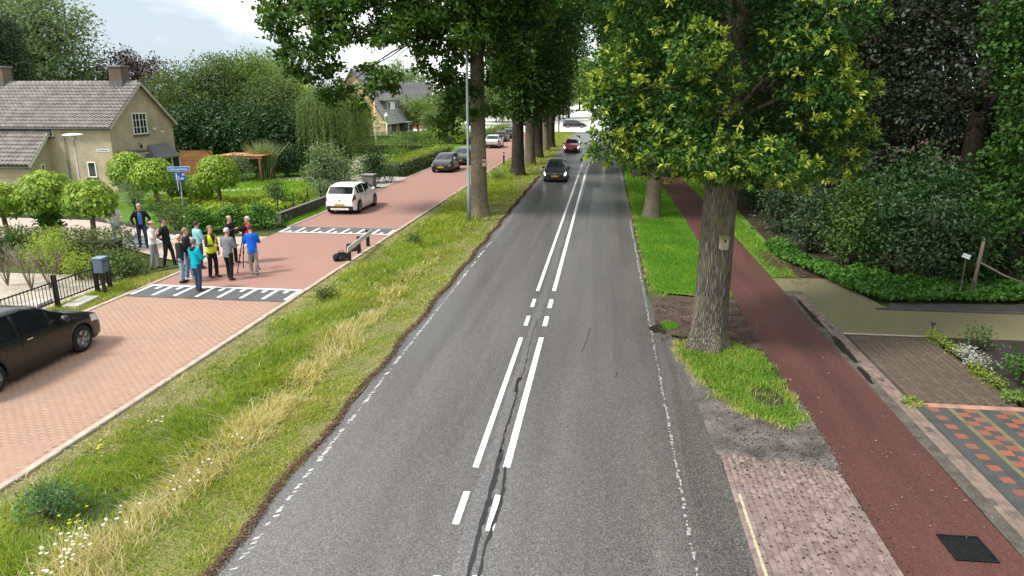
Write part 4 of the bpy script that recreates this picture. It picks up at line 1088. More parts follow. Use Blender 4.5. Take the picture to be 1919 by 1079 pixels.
# garden plants by the right driveway
shrub('shrub', 'small round green shrub in the dark bed', (9.45, 18.35, 0), .36, .36, .62, L_mid, .09, 140, 8, 8)
shrub('shrub', 'glossy green shrub at the right edge of the bed', (9.35, 16.0, 0), .62, .55, .8, L_ivy, .11, 141, 12, 9)
hedge('edging_hedge', 'low mossy box edging along the driveway, far piece', (8.68, 17.75), (8.68, 19.1), .26, .25, L_lime, .05, 142)
hedge('edging_hedge', 'low mossy box edging along the driveway, near piece', (8.68, 15.6), (8.68, 16.75), .26, .22, L_lime, .05, 143)
L_silver = leafmat('silver_leaf', [(.22, .25, .20), (.38, .40, .35), (.55, .56, .50)], .2, .6, gain=1.0)
for i, (x, y) in enumerate([(8.82, 17.55), (8.86, 17.0)]):
    shrub('silver_plant', ['pale silvery plant in the edging, the farther one', 'pale silvery plant in the edging, the nearer one'][i], (x, y, 0), .25, .24, .32, L_silver, .085, 144 + i, 7, 9, stems=False, asp=.3, group='silvery plants in the bed edging', cov=.8)
ground_cover('weeds', 'fresh green weeds at the corner of the tiles', [(8.3, 14.8), (9.3, 14.9), (9.2, 15.5), (8.6, 15.5)], .16, L_fresh, .07, 900, 8)
ground_cover('weeds', 'weeds sprouting from the edging beside the tiles', [(6.3, 14.4), (6.75, 14.5), (6.7, 14.95), (6.4, 15.0)], .07, L_lime, .05, 900, 9)

# ---- left: globe trees
GL = 'clipped globe trees'
def globe(label, px, py, Y, R, mat, leaf, seed, bx=None, ivy=False, bark=None):
    c = at(px, py, Y); X, Z = c[0], c[2]
    o = empty('globe_tree', (X, Y, 0), seed * 1.3, label, 'tree', GL)
    r = np.random.default_rng(seed); n = int(4 * math.pi * R * R * .9 / (leaf * leaf * .45) * 1.7)
    d = r.normal(0, 1, (n, 3)); d /= np.linalg.norm(d, axis=1)[:, None]
    d[:, 2] = np.where(d[:, 2] < -.72, -d[:, 2], d[:, 2])
    sq = [.92, .95, .86, .90, .98, .88, .94, 1.0][seed % 8]
    k = 1 + .06 * np.sin(d[:, 0] * 7 + seed) * np.sin(d[:, 1] * 6 + 1) + .04 * np.sin(d[:, 2] * 9 + d[:, 0] * 5 + seed)
    q = k * np.where(r.random(n) < .75, r.uniform(.86, 1.05, n), r.uniform(.5, .9, n))
    P = d * q[:, None] * np.array([R * 1.06, R * 1.03, R * sq]); P[:, 2] += Z
    # leaves hang like shingles on the dome: blade faces outwards, tip points down and out
    e3 = np.array([0, 0, 1.0]); dn = d * .25 - e3; dn -= d * (np.sum(dn * d, 1) * .75)[:, None]; dn += r.normal(0, .28, (n, 3)); dn /= np.linalg.norm(dn, axis=1)[:, None]
    fn = d + r.normal(0, .28, (n, 3)); wv = np.cross(dn, fn); wv /= np.linalg.norm(wv, axis=1)[:, None] + 1e-9; fn = np.cross(wv, dn)
    Ls = (leaf * r.uniform(.65, 1.25, n))[:, None]; V = np.empty((n, 4, 3), np.float32)
    V[:, 0] = P - dn * Ls * .45; V[:, 2] = P + dn * Ls * .55 + fn * Ls * .12; V[:, 1] = P + wv * Ls * .40 - fn * Ls * .06; V[:, 3] = P - wv * Ls * .40 - fn * Ls * .06
    V = V.reshape(-1, 3); Q = np.arange(n * 4).reshape(-1, 4); rv = np.clip(r.normal(.45, .2, n) + .22 * d[:, 2], 0, 1)  # tone rises towards the dome's top: light from above painted into the leaves
    # lay the leaf blades on the dome
    TWC[0] += n
    link_mesh('crown', fast_mesh('crown', V, Q, mat, rv), o)
    mb = MB(); mb.tube([(.0, 0, -.1), (.02, 0, Z * .4), (-.01, .01, Z * .75), (0, 0, Z + R * .2)], [.11 * R + .02, .085 * R + .02, .08 * R + .02, .05], 12)
    mb.obj('trunk', bark or B_smooth, o)
    mb = MB()
    for i in range(9):
        a = i * .7; mb.tube([(0, 0, Z - R * .35), (.35 * R * math.cos(a), .35 * R * math.sin(a), Z), (.8 * R * math.cos(a), .8 * R * math.sin(a), Z + .1 * R * math.sin(i))], [.04, .025, .01], 5)
    mb.obj('limbs', bark or B_smooth, o)
    if ivy:
        ci = blobs(12, .22, .22, .1, Z - R * .3, .28, .42, seed, lambda f: .6 + f * .6, 1.2, .4)
        link_mesh('ivy_sleeve', crown_mesh('ivy_sleeve', ci, .15, L_ivy, 9, 10, .14, .3, .7, .6, .8, seed), o)
    return o
L_glob = leafmat('catalpa_leaf', [(.040, .085, .010), (.070, .135, .014), (.115, .19, .020), (.18, .25, .030), (.235, .29, .045)], .3, .5, .25)
globe('globe tree cut off by the left edge of the picture', 2, 380, 27.5, .92, L_glob, .165, 1)
globe('globe tree with its trunk hidden in ivy', 86, 364, 27.6, 1.13, L_glob, .165, 2, ivy=True)
globe('globe tree with a bare leaning trunk, nearest the standing people', 168, 377, 26.4, .95, L_glob, .165, 3)
globe('globe tree behind the street sign, nearest the house wall', 242, 322, 39.1, 1.16, L_glob, .165, 4)
globe('globe tree just left of the blue street sign', 288, 332, 36.5, 1.12, L_glob, .165, 5)
globe('globe tree on a tall pale trunk right of the street sign', 407, 328, 37.6, 1.12, L_glob, .165, 6)
globe('low globe tree tucked under its taller neighbour right of the sign', 376, 352, 38.4, .78, L_glob, .165, 7)
globe('small dark globe tree between the sign post and the far shrubs', 332, 352, 39.4, .62, L_mid, .2, 8, bark=B_dark)

# ---- left: front garden in the foreground
tag(sheet('gravel_garden', [(-16.35, 9), (-16.3, 21.6), (-19, 22.6), (-30, 22), (-30, 9)], .004, pm('pale_gravel', (.36, .32, .26), .95, .25, 1.2, .8, 60, fine=.5, fscale=28, spec=.2)), 'pale gravel front garden behind the iron fence', kind='structure')
tag(sheet('grass_verge', [(-15.16, 9), (-15.16, 24.4), (-16.4, 22.5), (-16.35, 9)], .006, M_turf), 'narrow grass strip along the iron fence', kind='structure')
lawn('grass', 'rough grass strip at the foot of the iron fence', lambda x, y: (x < -15.2) & (y < 23.0 + (x + 15.2) * .8), (-16.35, -15.15), (13, 23.2), 900, .12, .018, .48, M_grass, .0, .18)
hg = 'hedges and shrubs of the front gardens'
shrub('shrub', 'sprawling green bush at the corner beside the hump', (-17.6, 23.1, 0), 1.15, 1.1, .72, L_mid, .15, 150, 22, 9, group=hg, cov=.8)
shrub('shrub', 'second sprawling bush between the mailbox and the corner', (-16.6, 22.5, 0), .9, .8, .7, L_mid, .15, 151, 16, 9, group=hg, cov=.8)
shrub('shrub', 'feathery lime bush above the iron fence', (-19.2, 22.6, 0), 1.1, .8, 1.7, L_lime, .11, 152, 16, 9, group=hg, cov=.5, asp=.3)
shrub('shrub', 'lime bush spreading right along the fence', (-17.9, 21.9, 0), .95, .6, 1.05, L_lime, .11, 153, 14, 9, group=hg, cov=.5, asp=.3)
shrub('shrub', 'lime bush spreading left behind the gravel', (-20.6, 23.4, 0), 1.0, .8, 1.25, L_lime, .11, 157, 14, 9, group=hg, cov=.5, asp=.3)
hedge('hedge', 'dull green hedge along the near side of the side street', (-29, 24.6), (-18.2, 24.9), 1.2, 1.05, leafmat('dull_leaf', [(.045, .062, .022), (.07, .09, .03), (.10, .12, .045), (.13, .145, .06)], .2, .6), .12, 154, group=hg, cov=1.7)
shrub('shrub', 'green shrub below the nearest globe tree', (-21.2, 26.6, 0), .7, .5, .6, L_fresh, .13, 155, 12, 9, group=hg)
shrub('shrub', 'green shrub below the ivy-clad globe tree', (-23.4, 26.2, 0), .7, .5, .8, L_fresh, .13, 156, 14, 9, group=hg)
def spiky(name, label, loc, h, n, w, cols, seed, lean=.5):
    o = empty(name, loc, 0, label, 'plant'); r = np.random.default_rng(seed)
    me = grass('blades', r.normal(0, .07 * h, n), r.normal(0, .07 * h, n), np.zeros(n), h * r.uniform(.35, 1.1, n), np.full(n, w), r.random(n), leafmat('m_' + name + str(seed), cols, .25), lean)
    tag(link_mesh('blades', me, o), kind='stuff'); return o
c = at(28, 442, 24.4)
spiky('yucca', 'spiky dark yucca at the far left behind the hedge', (c[0], 24.4, .35), 1.2, 80, .06, [(.03, .07, .02), (.06, .11, .04)], 5, .9)
def twigs(label, loc, h, n, seed, mat):
    o = empty('bare_shrub', loc, 0, label, 'shrub'); r = random.Random(seed); mb = MB()
    for i in range(n):
        a = r.uniform(0, 6.28); e = (r.uniform(.3, .8) * h * .6 * math.cos(a), r.uniform(.3, .8) * h * .6 * math.sin(a), h * r.uniform(.6, 1))
        m_ = (e[0] * .35, e[1] * .35, e[2] * .5)
        mb.tube([(0, 0, -.02), m_, e], [.016, .011, .004], 5)
        for q in range(3):
            f = (e[0] + r.uniform(-.3, .3), e[1] + r.uniform(-.3, .3), e[2] + r.uniform(-.1, .3)); mb.tube([m_, f], [.008, .003], 4)
    tag(mb.obj('stems', mat, o), kind='stuff'); return o
M_twig = pm('grey_twig', (.20, .16, .12), .9, .2, 9)
for i, p in enumerate([(15, 535), (60, 545), (95, 540)]):
    q = gp(*p); twigs(['bare twiggy shrub at the left edge of the gravel', 'bare twiggy shrub in the middle of the gravel', 'bare twiggy shrub behind the iron fence'][i], (q[0], q[1], 0), 1.5, 12, 160 + i, M_twig)

# ---- left: garden across the side street
tag(sheet('garden_lawn', [(-15.95, 33.5), (-15.95, 125), (-90, 125), (-90, 35.3), (-26, 33.6), (-19, 30.4)], -.006, M_lawn), 'green gardens across the side street', kind='structure')
for i, (X, Y, lab) in enumerate([(-18.5, 30.6, 'dark glossy hedge bush directly behind the yellow vest'), (-17.4, 31.5, 'dark glossy hedge bush behind the white-haired man'), (-16.3, 32.4, 'dark glossy hedge bush at the end of the low wall')]):
    shrub('shrub', lab, (X, Y, 0), 1.0, .95, 1.2, L_ivy, .14, 165 + i, 20, 9, group=hg, cov=.8)
shrub('shrub', 'leafy green shrub beneath the street sign', (-19.8, 31.2, 0), 1.6, 1.2, 1.3, L_mid, .15, 171, 18, 9, group=hg)
shrub('shrub', 'leafy shrub with white dots left of the sign post', (-21.8, 33.4, 0), 1.4, 1.2, 1.2, L_mid, .15, 172, 16, 9, group=hg)
shrub('shrub', 'upright grass-green shrub against the house corner', (-25.8, 36.6, 0), 1.1, 1.0, 1.7, L_grey, .16, 173, 14, 9, group=hg, asp=.25)
ground_cover('lime_bed', 'bed of lime-yellow lady mantle behind the hedge', [(-20.2, 31.9), (-17.0, 33.3), (-17.2, 38.5), (-20, 41.5), (-27, 40.5), (-25, 36.5), (-22, 34.8)], .55, L_lime, .16, 260, 12, .6)
tag(sheet('garden_path', [(-29.5, 42.2), (-23.5, 45.2), (-21.8, 47.0), (-22.6, 47.9), (-24.5, 46.2), (-29.5, 43.4)], .01, pm('path_gravel', (.42, .38, .32), .95, .2, 2, .4, 60)), 'pale gravel path across the lawn', kind='structure')
lawn('grass', 'bright lawn behind the lime bed', lambda x, y: (y > 40 + (x + 20) * -.2), (-30, -18), (40, 52), 90, .12, .06, .55, M_lawn2, .0)
lawn('grass', 'grass strip between the low wall and the brick road', lambda x, y: x > -15.85, (-15.9, -15.16), (33, 47), 700, .10, .025, .45, M_lawn2, .0)
tag(sheet('grass_verge', [(-15.9, 32.8), (-15.16, 32.8), (-15.16, 47.5), (-15.9, 47.5)], .004, M_lawn), 'narrow lawn strip at the foot of the low wall', kind='structure')
c = at(518, 362, 38.2); shrub('shrub', 'small weeping bush behind the wire fence', (c[0], 38.2, 0), .85, .85, 1.7, L_mid, .13, 174, 14, 9, group=hg, droop=.5)
shrub('shrub', 'yellow-green bush left of the white car', (-17.3, 39.6, 0), .9, 1.0, 1.15, L_lime, .12, 175, 12, 9, group=hg)
shrub('shrub', 'pale mallow bush just behind the low wall', (-16.9, 42.0, 0), .8, .9, 1.2, L_grey, .12, 176, 12, 9, group=hg)
c = at(610, 300, 45); shrub('shrub', 'large silvery-green bush behind the white car', (c[0], 45.0, 0), 2.0, 1.7, 3.2, L_grey, .17, 177, 26, 9, group=hg, cov=.6)
c = at(697, 310, 50); shrub('shrub', 'dark round bush above the stone pillar', (c[0], 50.4, 0), 1.15, 1.3, 2.3, L_deep, .15, 178, 18, 9, group=hg)
c = at(495, 310, 52); spiky('pampas_grass', 'tall pale pampas grass before the dark trees', (c[0], 52, 0), 2.9, 1500, .05, [(.06, .10, .035), (.10, .15, .055), (.16, .20, .10), (.30, .29, .18)], 9, .55)
c = at(540, 320, 54); shrub('shrub', 'dark laurel right of the pampas grass', (c[0], 54, 0), 2.2, 1.6, 2.6, L_deep, .18, 179, 18, 9, group=hg)
c = at(450, 330, 50); shrub('shrub', 'pale bush at the left of the pampas grass', (c[0], 50, 0), 1.3, 1.2, 2.0, L_grey, .16, 180, 14, 9, group=hg)
c = at(380, 330, 58); shrub('shrub', 'dark laurel by the timber fence', (c[0], 60, 0), 3.0, 1.6, 3.4, L_deep, .2, 181, 18, 9, group=hg)
# hedges and borders along the road further on
hedge('hedge', 'clipped hedge with a lime top beside the parked black cars', (-16.6, 54.8), (-16.6, 75.0), 1.7, 1.12, L_mid, .13, 182, L_lime, group=hg)
hedge('hedge', 'clipped hedge across the garden behind the white flowers', (-27, 76.5), (-17.2, 76.5), 1.2, 1.2, L_mid, .17, 183, L_fresh, group=hg)
hedge('hedge', 'long hedge in front of the tan house', (-40, 93), (-17, 93), 1.4, 1.3, L_mid, .22, 184, L_fresh, group=hg)
hedge('hedge', 'hedge running on beyond the silver car', (-16.4, 96), (-16.4, 122), 1.4, 1.3, L_mid, .25, 185, L_fresh, group=hg)
L_white = leafmat('white_flower', [(.07, .12, .03), (.16, .22, .08), (.50, .52, .42), (.66, .66, .58), (.72, .72, .66)], .25, .6, gain=1.0)
shrub('flower_bush', 'white flowering hydrangea border beside the hedge', (-19.8, 61.0, 0), 2.0, 4.2, 1.25, L_white, .2, 186, 26, 9, group=hg)
shrub('flower_bush', 'white flowering bush nearer the stone pillar', (-18.6, 54.2, 0), 1.3, 2.2, 1.7, L_white, .18, 187, 16, 9, group=hg)
for i, (px, Y, top, r_, m_) in enumerate([(722, 84, 256, 1.2, L_fresh), (745, 86, 250, 1.2, L_fresh), (770, 84, 245, 1.6, L_mid), (800, 88, 240, 1.4, L_fresh), (820, 90, 238, 1.4, L_lime), (690, 80, 262, 1.6, L_fresh), (845, 96, 225, 2.2, L_grey), (862, 92, 222, 1.4, L_lime), (660, 74, 262, 1.6, L_mid), (640, 66, 258, 1.4, L_mid), (735, 70, 272, 1.3, L_fresh), (757, 66, 278, 1.0, L_fresh)]):
    p = at(px, top, Y)
    shrub('shrub', ['bright bush left of the flagpole hedge', 'bright bush below the dormer', 'dark green bush before the bay window', 'fresh green bush right of the bay window', 'round lime bush nearest the cypress', 'fresh bush at the foot of the flagpole', 'grey feathery bush before the far trees', 'lime bush half hidden by the lamp post', 'green bush under the willow', 'green bush behind the stone pillar', 'bushy border plant above the white flowers', 'low border plant beside the lime hedge'][i], (p[0], Y, 0), r_, r_, max(1.2, p[2]), m_, .22, 190 + i, 12, 8, group=hg, stems=False)
# ---- background trees on the left
BGT = 'background trees on the left'
def bg(name, label, px, Y, top, r, mat, leaf, seed, n=26, z0=1.5, **k): simple(name, label, px, Y, top, r, mat, leaf, n, z0, seed, group=BGT, **k)
bg('broadleaf_tree', 'tall pale-leaved tree at the top left corner', 95, 78, -40, 6.4, L_grey, .42, 201, 46, 3)
bg('broadleaf_tree', 'tall tree filling the far left corner of the sky', -10, 82, -70, 7.0, L_mid, .42, 202, 40, 3)
bg('conifer', 'dark conifer rising behind the left chimney', 38, 64, 20, 3.2, L_pine, .26, 203, 60, 1, taper=lambda f: max(.08, 1.05 - f), squash=.7)
bg('conifer', 'dark conifer cut off by the left edge', -8, 62, 28, 3.0, L_pine, .26, 204, 50, 1, taper=lambda f: max(.08, 1.05 - f), squash=.7)
bg('broadleaf_tree', 'bright bushy tree behind the roof ridge', 170, 80, 118, 4.2, L_fresh, .35, 205, 22, 1)
bg('copper_beech', 'purple-leaved beech between the chimney and the green trees', 262, 84, 88, 4.6, L_purple, .38, 206, 30, 2, dens=.62)
bg('copper_beech', 'low purple tree right behind the right chimney', 215, 90, 122, 3.5, L_purple, .38, 207, 18, 2)
for i, (px, Y, top, r_, m_, lab) in enumerate([
        (355, 62, 112, 4.0, L_mid, 'bushy green tree directly right of the house gable'),
        (430, 64, 88, 4.6, L_mid, 'tallest round tree of the green mass right of the house'),
        (480, 66, 95, 4.2, L_fresh, 'lighter green tree at the top of the green mass'),
        (520, 62, 135, 4.0, L_mid, 'green tree between the mass and the willow'),
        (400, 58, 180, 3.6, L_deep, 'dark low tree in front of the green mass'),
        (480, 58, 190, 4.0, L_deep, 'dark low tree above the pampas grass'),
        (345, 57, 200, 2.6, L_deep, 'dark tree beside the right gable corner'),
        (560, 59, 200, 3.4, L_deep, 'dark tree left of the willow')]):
    bg('broadleaf_tree', lab, px, Y, top, r_, m_, .26, 210 + i, 30, .6)
# willow: long hanging curtains
wx, wy = at(622, 200, 58)[0], 58.0
o = empty('willow_tree', (wx, wy, 0), 0, 'weeping willow with hanging yellow-green curtains', 'tree', BGT)
r = np.random.default_rng(77); C, D, RV_ = [], [], []
for i in range(560):
    a = r.uniform(0, 6.28); q = math.sqrt(r.random()) * 3.1; top = 7.3 - .22 * q * q * .9 + r.uniform(-.5, .3); ln = r.uniform(1.5, 4.6); tv = r.random()
    m = int(ln / .075); t = np.linspace(0, 1, m)
    C.append(np.stack([q * math.cos(a) + .25 * math.cos(a) * t + r.normal(0, .05, m), q * math.sin(a) + .25 * math.sin(a) * t + r.normal(0, .05, m), np.maximum(.3, top - ln * t)], 1)); RV_.append(np.clip(tv * .7 + r.random(m) * .3, 0, 1))
C = np.concatenate(C); V, Q, rv = leaf_geo(C, np.tile([0, 0, -1.0], (len(C), 1)), .20 * r.uniform(.7, 1.2, len(C)), .2, .3, .35, rv=np.concatenate(RV_))
link_mesh('crown', fast_mesh('crown', V, Q, L_willow, rv), o); link_mesh('trunk', trunk_mesh('trunk', 6, .3, .15, B_dark, 12, 3), o)
bg('broadleaf_tree', 'yellow-green tree behind the willow', 560, 72, 140, 3.0, L_lime, .3, 221, 18, 2)
bg('broadleaf_tree', 'yellow-green tree right of the willow', 655, 70, 175, 2.8, L_lime, .3, 222, 18, 2)
bg('broadleaf_tree', 'green tree below the hanging oak branches beside the tan house', 650, 78, 200, 2.6, L_mid, .3, 223, 18, 1)
bg('broadleaf_tree', 'bright green tree between the two far houses', 783, 118, 178, 3.4, L_fresh, .4, 224, 22, 1)
bg('cypress', 'narrow golden-green cypress beside the white bay', 806, 112, 205, 1.2, L_willow, .3, 225, 24, .3, taper=lambda f: .9)
for i, (px, Y, top, r_, m_, lab) in enumerate([
        (505, 150, 98, 7.5, L_dist, 'pale distant tree above the green mass'), (540, 160, 110, 7, L_dist, 'pale distant tree left of the hanging branches'),
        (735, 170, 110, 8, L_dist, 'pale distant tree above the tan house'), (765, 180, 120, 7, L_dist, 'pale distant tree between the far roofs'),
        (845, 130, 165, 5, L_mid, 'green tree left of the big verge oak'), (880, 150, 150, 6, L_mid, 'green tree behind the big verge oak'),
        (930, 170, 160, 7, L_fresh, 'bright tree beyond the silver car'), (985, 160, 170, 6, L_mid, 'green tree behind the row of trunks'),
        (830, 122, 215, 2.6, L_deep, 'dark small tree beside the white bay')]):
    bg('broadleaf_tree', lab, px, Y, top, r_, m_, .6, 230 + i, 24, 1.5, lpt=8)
# ------------------------------------------------------------------ houses
M_hbrick = bricktex('house_brick', [(.21, .155, .095), (.255, .19, .12)], (.17, .14, .10), .22, .065, 0, dirt=.18, dirtcol=(.13, .10, .065), msize=.008)
def wallbrick(name, c1, c2, mortar, dirt=.15):
    """brick wall whose courses stay level on walls of any direction"""
    m, nt, b, o = _new(name)
    g = nt.nodes.new('ShaderNodeNewGeometry'); sx = nt.nodes.new('ShaderNodeSeparateXYZ'); nt.links.new(g.outputs['Position'], sx.inputs[0])
    ad = nt.nodes.new('ShaderNodeMath'); nt.links.new(sx.outputs[0], ad.inputs[0]); nt.links.new(sx.outputs[1], ad.inputs[1])
    cb = nt.nodes.new('ShaderNodeCombineXYZ'); nt.links.new(ad.outputs[0], cb.inputs[0]); nt.links.new(sx.outputs[2], cb.inputs[1])
    t = nt.nodes.new('ShaderNodeTexBrick'); t.inputs['Scale'].default_value = 1; t.inputs['Brick Width'].default_value = .22; t.inputs['Row Height'].default_value = .065; t.inputs['Mortar Size'].default_value = .009
    t.inputs['Color1'].default_value = _c4(c1); t.inputs['Color2'].default_value = _c4(c2); t.inputs['Mortar'].default_value = _c4(mortar)
    nt.links.new(cb.outputs[0], t.inputs['Vector'])
    n = _noise(nt, g.outputs['Position'], .55, 6, .65); k = _ramp(nt, n.outputs['Fac'], [(.3, (.72,) * 3), (.7, (1.2, 1.18, 1.12))])
    c = _mixc(nt, 1.0, t.outputs['Color'], k.outputs['Color'], 'MULTIPLY')
    n2 = _noise(nt, cb.outputs[0], 9, 3); k2 = _ramp(nt, n2.outputs['Fac'], [(.35, (.86,) * 3), (.65, (1.12,) * 3)])
    c = _mixc(nt, 1.0, c, k2.outputs['Color'], 'MULTIPLY')
    nt.links.new(c, b.inputs['Base Color']); b.inputs['Roughness'].default_value = .9; b.inputs['Specular IOR Level'].default_value = .15
    _bump(nt, b, t.outputs['Fac'], -.3, .006); return m
M_wall1 = wallbrick('grey_brown_brick', (.42, .345, .25), (.47, .39, .285), (.38, .325, .25))
M_wall2 = wallbrick('tan_brick', (.46, .34, .21), (.52, .39, .25), (.42, .32, .21))
M_wall3 = wallbrick('red_brick', (.30, .12, .075), (.35, .15, .09), (.28, .18, .13))
M_tile = brickmat('roof_tile', [(.19, .168, .158), (.23, .205, .195), (.27, .245, .235), (.20, .178, .168)], .7, .32, (.11, .10, .08), 1.6)
M_slate = pm('slate_rows', (.235, .225, .21), .8, .25, .7, .0, fine=.2, fscale=6)
M_white = pm('white_paint', (.74, .73, .70), .55, .08, 3, fine=.05)
M_timb = pm('timber', (.20, .10, .045), .8, .25, 3, .3, 30, sc=(1, 1, 8))
M_lead = pm('lead_grey', (.10, .10, .105), .6, .25, 3)
M_glass = glassmat()
def window(parent, c, w, h, ax, nx=1, ny=1, frame=M_white, sill=True, fr=.07, curtain=False):
    """window set in a wall: ax 'y' looks to -Y, ax 'x' looks to +X; frame > pane, sill"""
    def P(u, v, d): return (c[0] + u, c[1] - d, c[2] + v) if ax == 'y' else (c[0] + d, c[1] + u, c[2] + v)
    def bx(mb, u0, u1, v0, v1, d0, d1): mb.box2(P(u0, v0, d0), P(u1, v1, d1))
    mb = MB()
    bx(mb, -w / 2, w / 2, h / 2 - fr, h / 2, -.05, .045); bx(mb, -w / 2, w / 2, -h / 2, -h / 2 + fr, -.05, .045)
    for s in (-1, 1): bx(mb, min(s * w / 2, s * (w / 2 - fr)), max(s * w / 2, s * (w / 2 - fr)), -h / 2 + fr, h / 2 - fr, -.05, .045)
    for i in range(1, nx):
        u = -w / 2 + w * i / nx; k = fr * .45 if (nx % 2 == 0 and i == nx // 2) else fr * .2
        bx(mb, u - k, u + k, -h / 2 + fr, h / 2 - fr, -.03, .035)
    for j in range(1, ny):
        v = -h / 2 + h * j / ny; bx(mb, -w / 2 + fr, w / 2 - fr, v - fr * .2, v + fr * .2, -.028, .03)
    o = mb.obj('window', frame, parent)
    for i in range(nx):
        for j in range(ny):
            mb = MB(); u0 = -w / 2 + w * i / nx; v0 = -h / 2 + h * j / ny
            bx(mb, u0 + fr * .2, u0 + w / nx - fr * .2, v0 + fr * .2, v0 + h / ny - fr * .2, -.02, .006); mb.obj('pane', M_glass, o)
    if sill:
        mb = MB(); bx(mb, -w / 2 - .06, w / 2 + .06, -h / 2 - .08, -h / 2 - .003, -.05, .11); mb.obj('sill', pm('sill_tile', (.10, .075, .065), .7), o)
    return o
def wall_with_holes(parent, name, x0, x1, z0, z1, holes, ax, at_, thick, mat, gable=None):
    """upright wall as grid of slabs leaving openings; holes: (u0,u1,v0,v1)"""
    us = sorted({x0, x1, *[h[0] for h in holes], *[h[1] for h in holes]}); vs = sorted({z0, z1, *[h[2] for h in holes], *[h[3] for h in holes]})
    mb = MB()
    for i in range(len(us) - 1):
        for j in range(len(vs) - 1):
            cu, cv = (us[i] + us[i + 1]) / 2, (vs[j] + vs[j + 1]) / 2
            if any(h[0] < cu < h[1] and h[2] < cv < h[3] for h in holes): continue
            if ax == 'y': mb.box2((us[i], at_, vs[j]), (us[i + 1], at_ + thick, vs[j + 1]))
            else: mb.box2((at_ - thick, us[i], vs[j]), (at_, us[i + 1], vs[j + 1]))
    if gable:
        a, b, ap, top = gable
        if ax == 'x': V = [(at_, a, z1), (at_, b, z1), (at_, ap, top), (at_ - thick, a, z1), (at_ - thick, b, z1), (at_ - thick, ap, top)]
        else: V = [(a, at_, z1), (b, at_, z1), (ap, at_, top), (a, at_ + thick, z1), (b, at_ + thick, z1), (ap, at_ + thick, top)]
        mb.add(V, [(0, 1, 2), (5, 4, 3), (1, 4, 5, 2), (0, 2, 5, 3), (0, 3, 4, 1)])
    return mb.obj(name, mat, parent)
def tile_mesh(w, l, mat):
    mb = MB(); prof = [(-.5, .0), (-.34, .055), (-.14, .05), (.08, -.01), (.3, -.02), (.5, .004)]
    V = []
    for v, dz in ((-.5, .070), (.5, -.015)):
        for (u, z) in prof: V.append((u * w, v * l, z + dz))
    for (u, z) in prof: V.append((u * w, -.5 * l, z + .070 - .13))
    n = len(prof)
    Fs = [(i, i + 1, n + i + 1, n + i) for i in range(n - 1)] + [(2 * n + i, 2 * n + i + 1, i + 1, i) for i in range(n - 1)]
    mb.add(V, Fs, 0, False); return mb, mb.mesh('roof_tile', mat)
def roof_tiles(parent, o_, ud, vd, nu, nv, mat, w, l, nparts=300):
    """pantiles laid from the eave corner o_ along ud and up vd"""
    U, Vv = Vector(ud).normalized(), Vector(vd).normalized(); N = U.cross(Vv)
    Rm = Matrix((U, Vv, N)).transposed(); mb, me = tile_mesh(w * 1.03, l * 1.12, mat); eul = Rm.to_euler()
    cells = [(i, j) for j in range(nv) for i in range(nu)]
    pos = lambda i, j: Vector(o_) + U * ((i + .5) * w) + Vv * ((j + .5) * l) + N * (.03 + rnd.uniform(-.006, .006))
    loc = [(pos(i, j)) for i, j in cells]
    wm = parent.matrix_world if False else Matrix.Translation(parent.location)
    loc.sort(key=lambda p: (Vector((p.x, p.y, p.z)) + parent.location - Vector((0, 0, CAM_H))).length)
    for p in loc[:nparts]: place(me, 'roof_tile', p, (eul.x + rnd.uniform(-.012, .012), eul.y + rnd.uniform(-.012, .012), eul.z), parent)
    rest = loc[nparts:]
    if rest:
        P = np.array(mb.v) @ np.array(Rm).T; A = np.array([tuple(p) for p in rest]); V = (P[None] + A[:, None]).reshape(-1, 3)
        Fq = np.array(mb.f); Q = (Fq[None] + (np.arange(len(A)) * len(P))[:, None, None]).reshape(-1, 4)
        tag(link_mesh('roof_tile_field', fast_mesh('roof_tile_field', V, Q, mat, np.repeat(rng.random(len(A)), len(Fq))), parent), kind='stuff')
# ---------------- house with the tiled roof (its own frame: corner at the origin, x runs left as minus)
HX, HY = -31.66, 43.38
H1 = empty('house', (HX, HY, 0), 0, 'grey-brown brick house with tiled roof and two chimneys', 'house')
W_, D_, EV, RG_ = 11.2, 7.0, 4.3, 6.95
wall_with_holes(H1, 'wall', -W_, 0, -.1, EV, [(-1.90, -1.30, .95, 1.96), (-4.40, -3.98, 3.55, 4.2)], 'y', 0, .25, M_wall1)
wall_with_holes(H1, 'gable_wall', .25, D_ - .25, -.1, EV, [(2.4, 3.95, 3.57, 4.299), (.75, 1.7, 0, 2.15)], 'x', 0, .25, M_wall1)
# gable triangle around the upper window
mb = MB()
def yz(y): return EV + (RG_ - EV) * (1 - abs(y - D_ / 2) / (D_ / 2))
for pts in ([(0, EV), (2.4, EV), (2.4, yz(2.4))], [(3.95, EV), (D_, EV), (3.95, yz(3.95))], [(2.4, 5.0), (3.95, 5.0), (3.95, yz(3.95)), (D_ / 2, RG_), (2.4, yz(2.4))]):
    n = len(pts); V = [(0, y, z) for y, z in pts] + [(-.25, y, z) for y, z in pts]
    mb.add(V, [tuple(range(n)), tuple(reversed(range(n, 2 * n)))] + [(i, n + i, n + (i + 1) % n, (i + 1) % n) for i in range(n)])
mb.obj('gable', M_wall1, H1)
mb = MB(); mb.box2((-W_ + .25, D_ - .25, -.1), (0, D_, EV)); mb.box2((-W_, .25, -.1), (-W_ + .25, D_, EV + 1.2)); mb.obj('wall', M_wall1, H1)
for hy, hz, hh, n_ in ((3.175, 4.285, 1.43, 4),): window(H1, (0.0, hy, hz), 1.55, hh, 'x', n_, 3)
window(H1, (-1.60, 0, 1.455), .60, 1.01, 'y', 1, 1); window(H1, (-4.19, 0, 3.875), .42, .65, 'y', 1, 1)
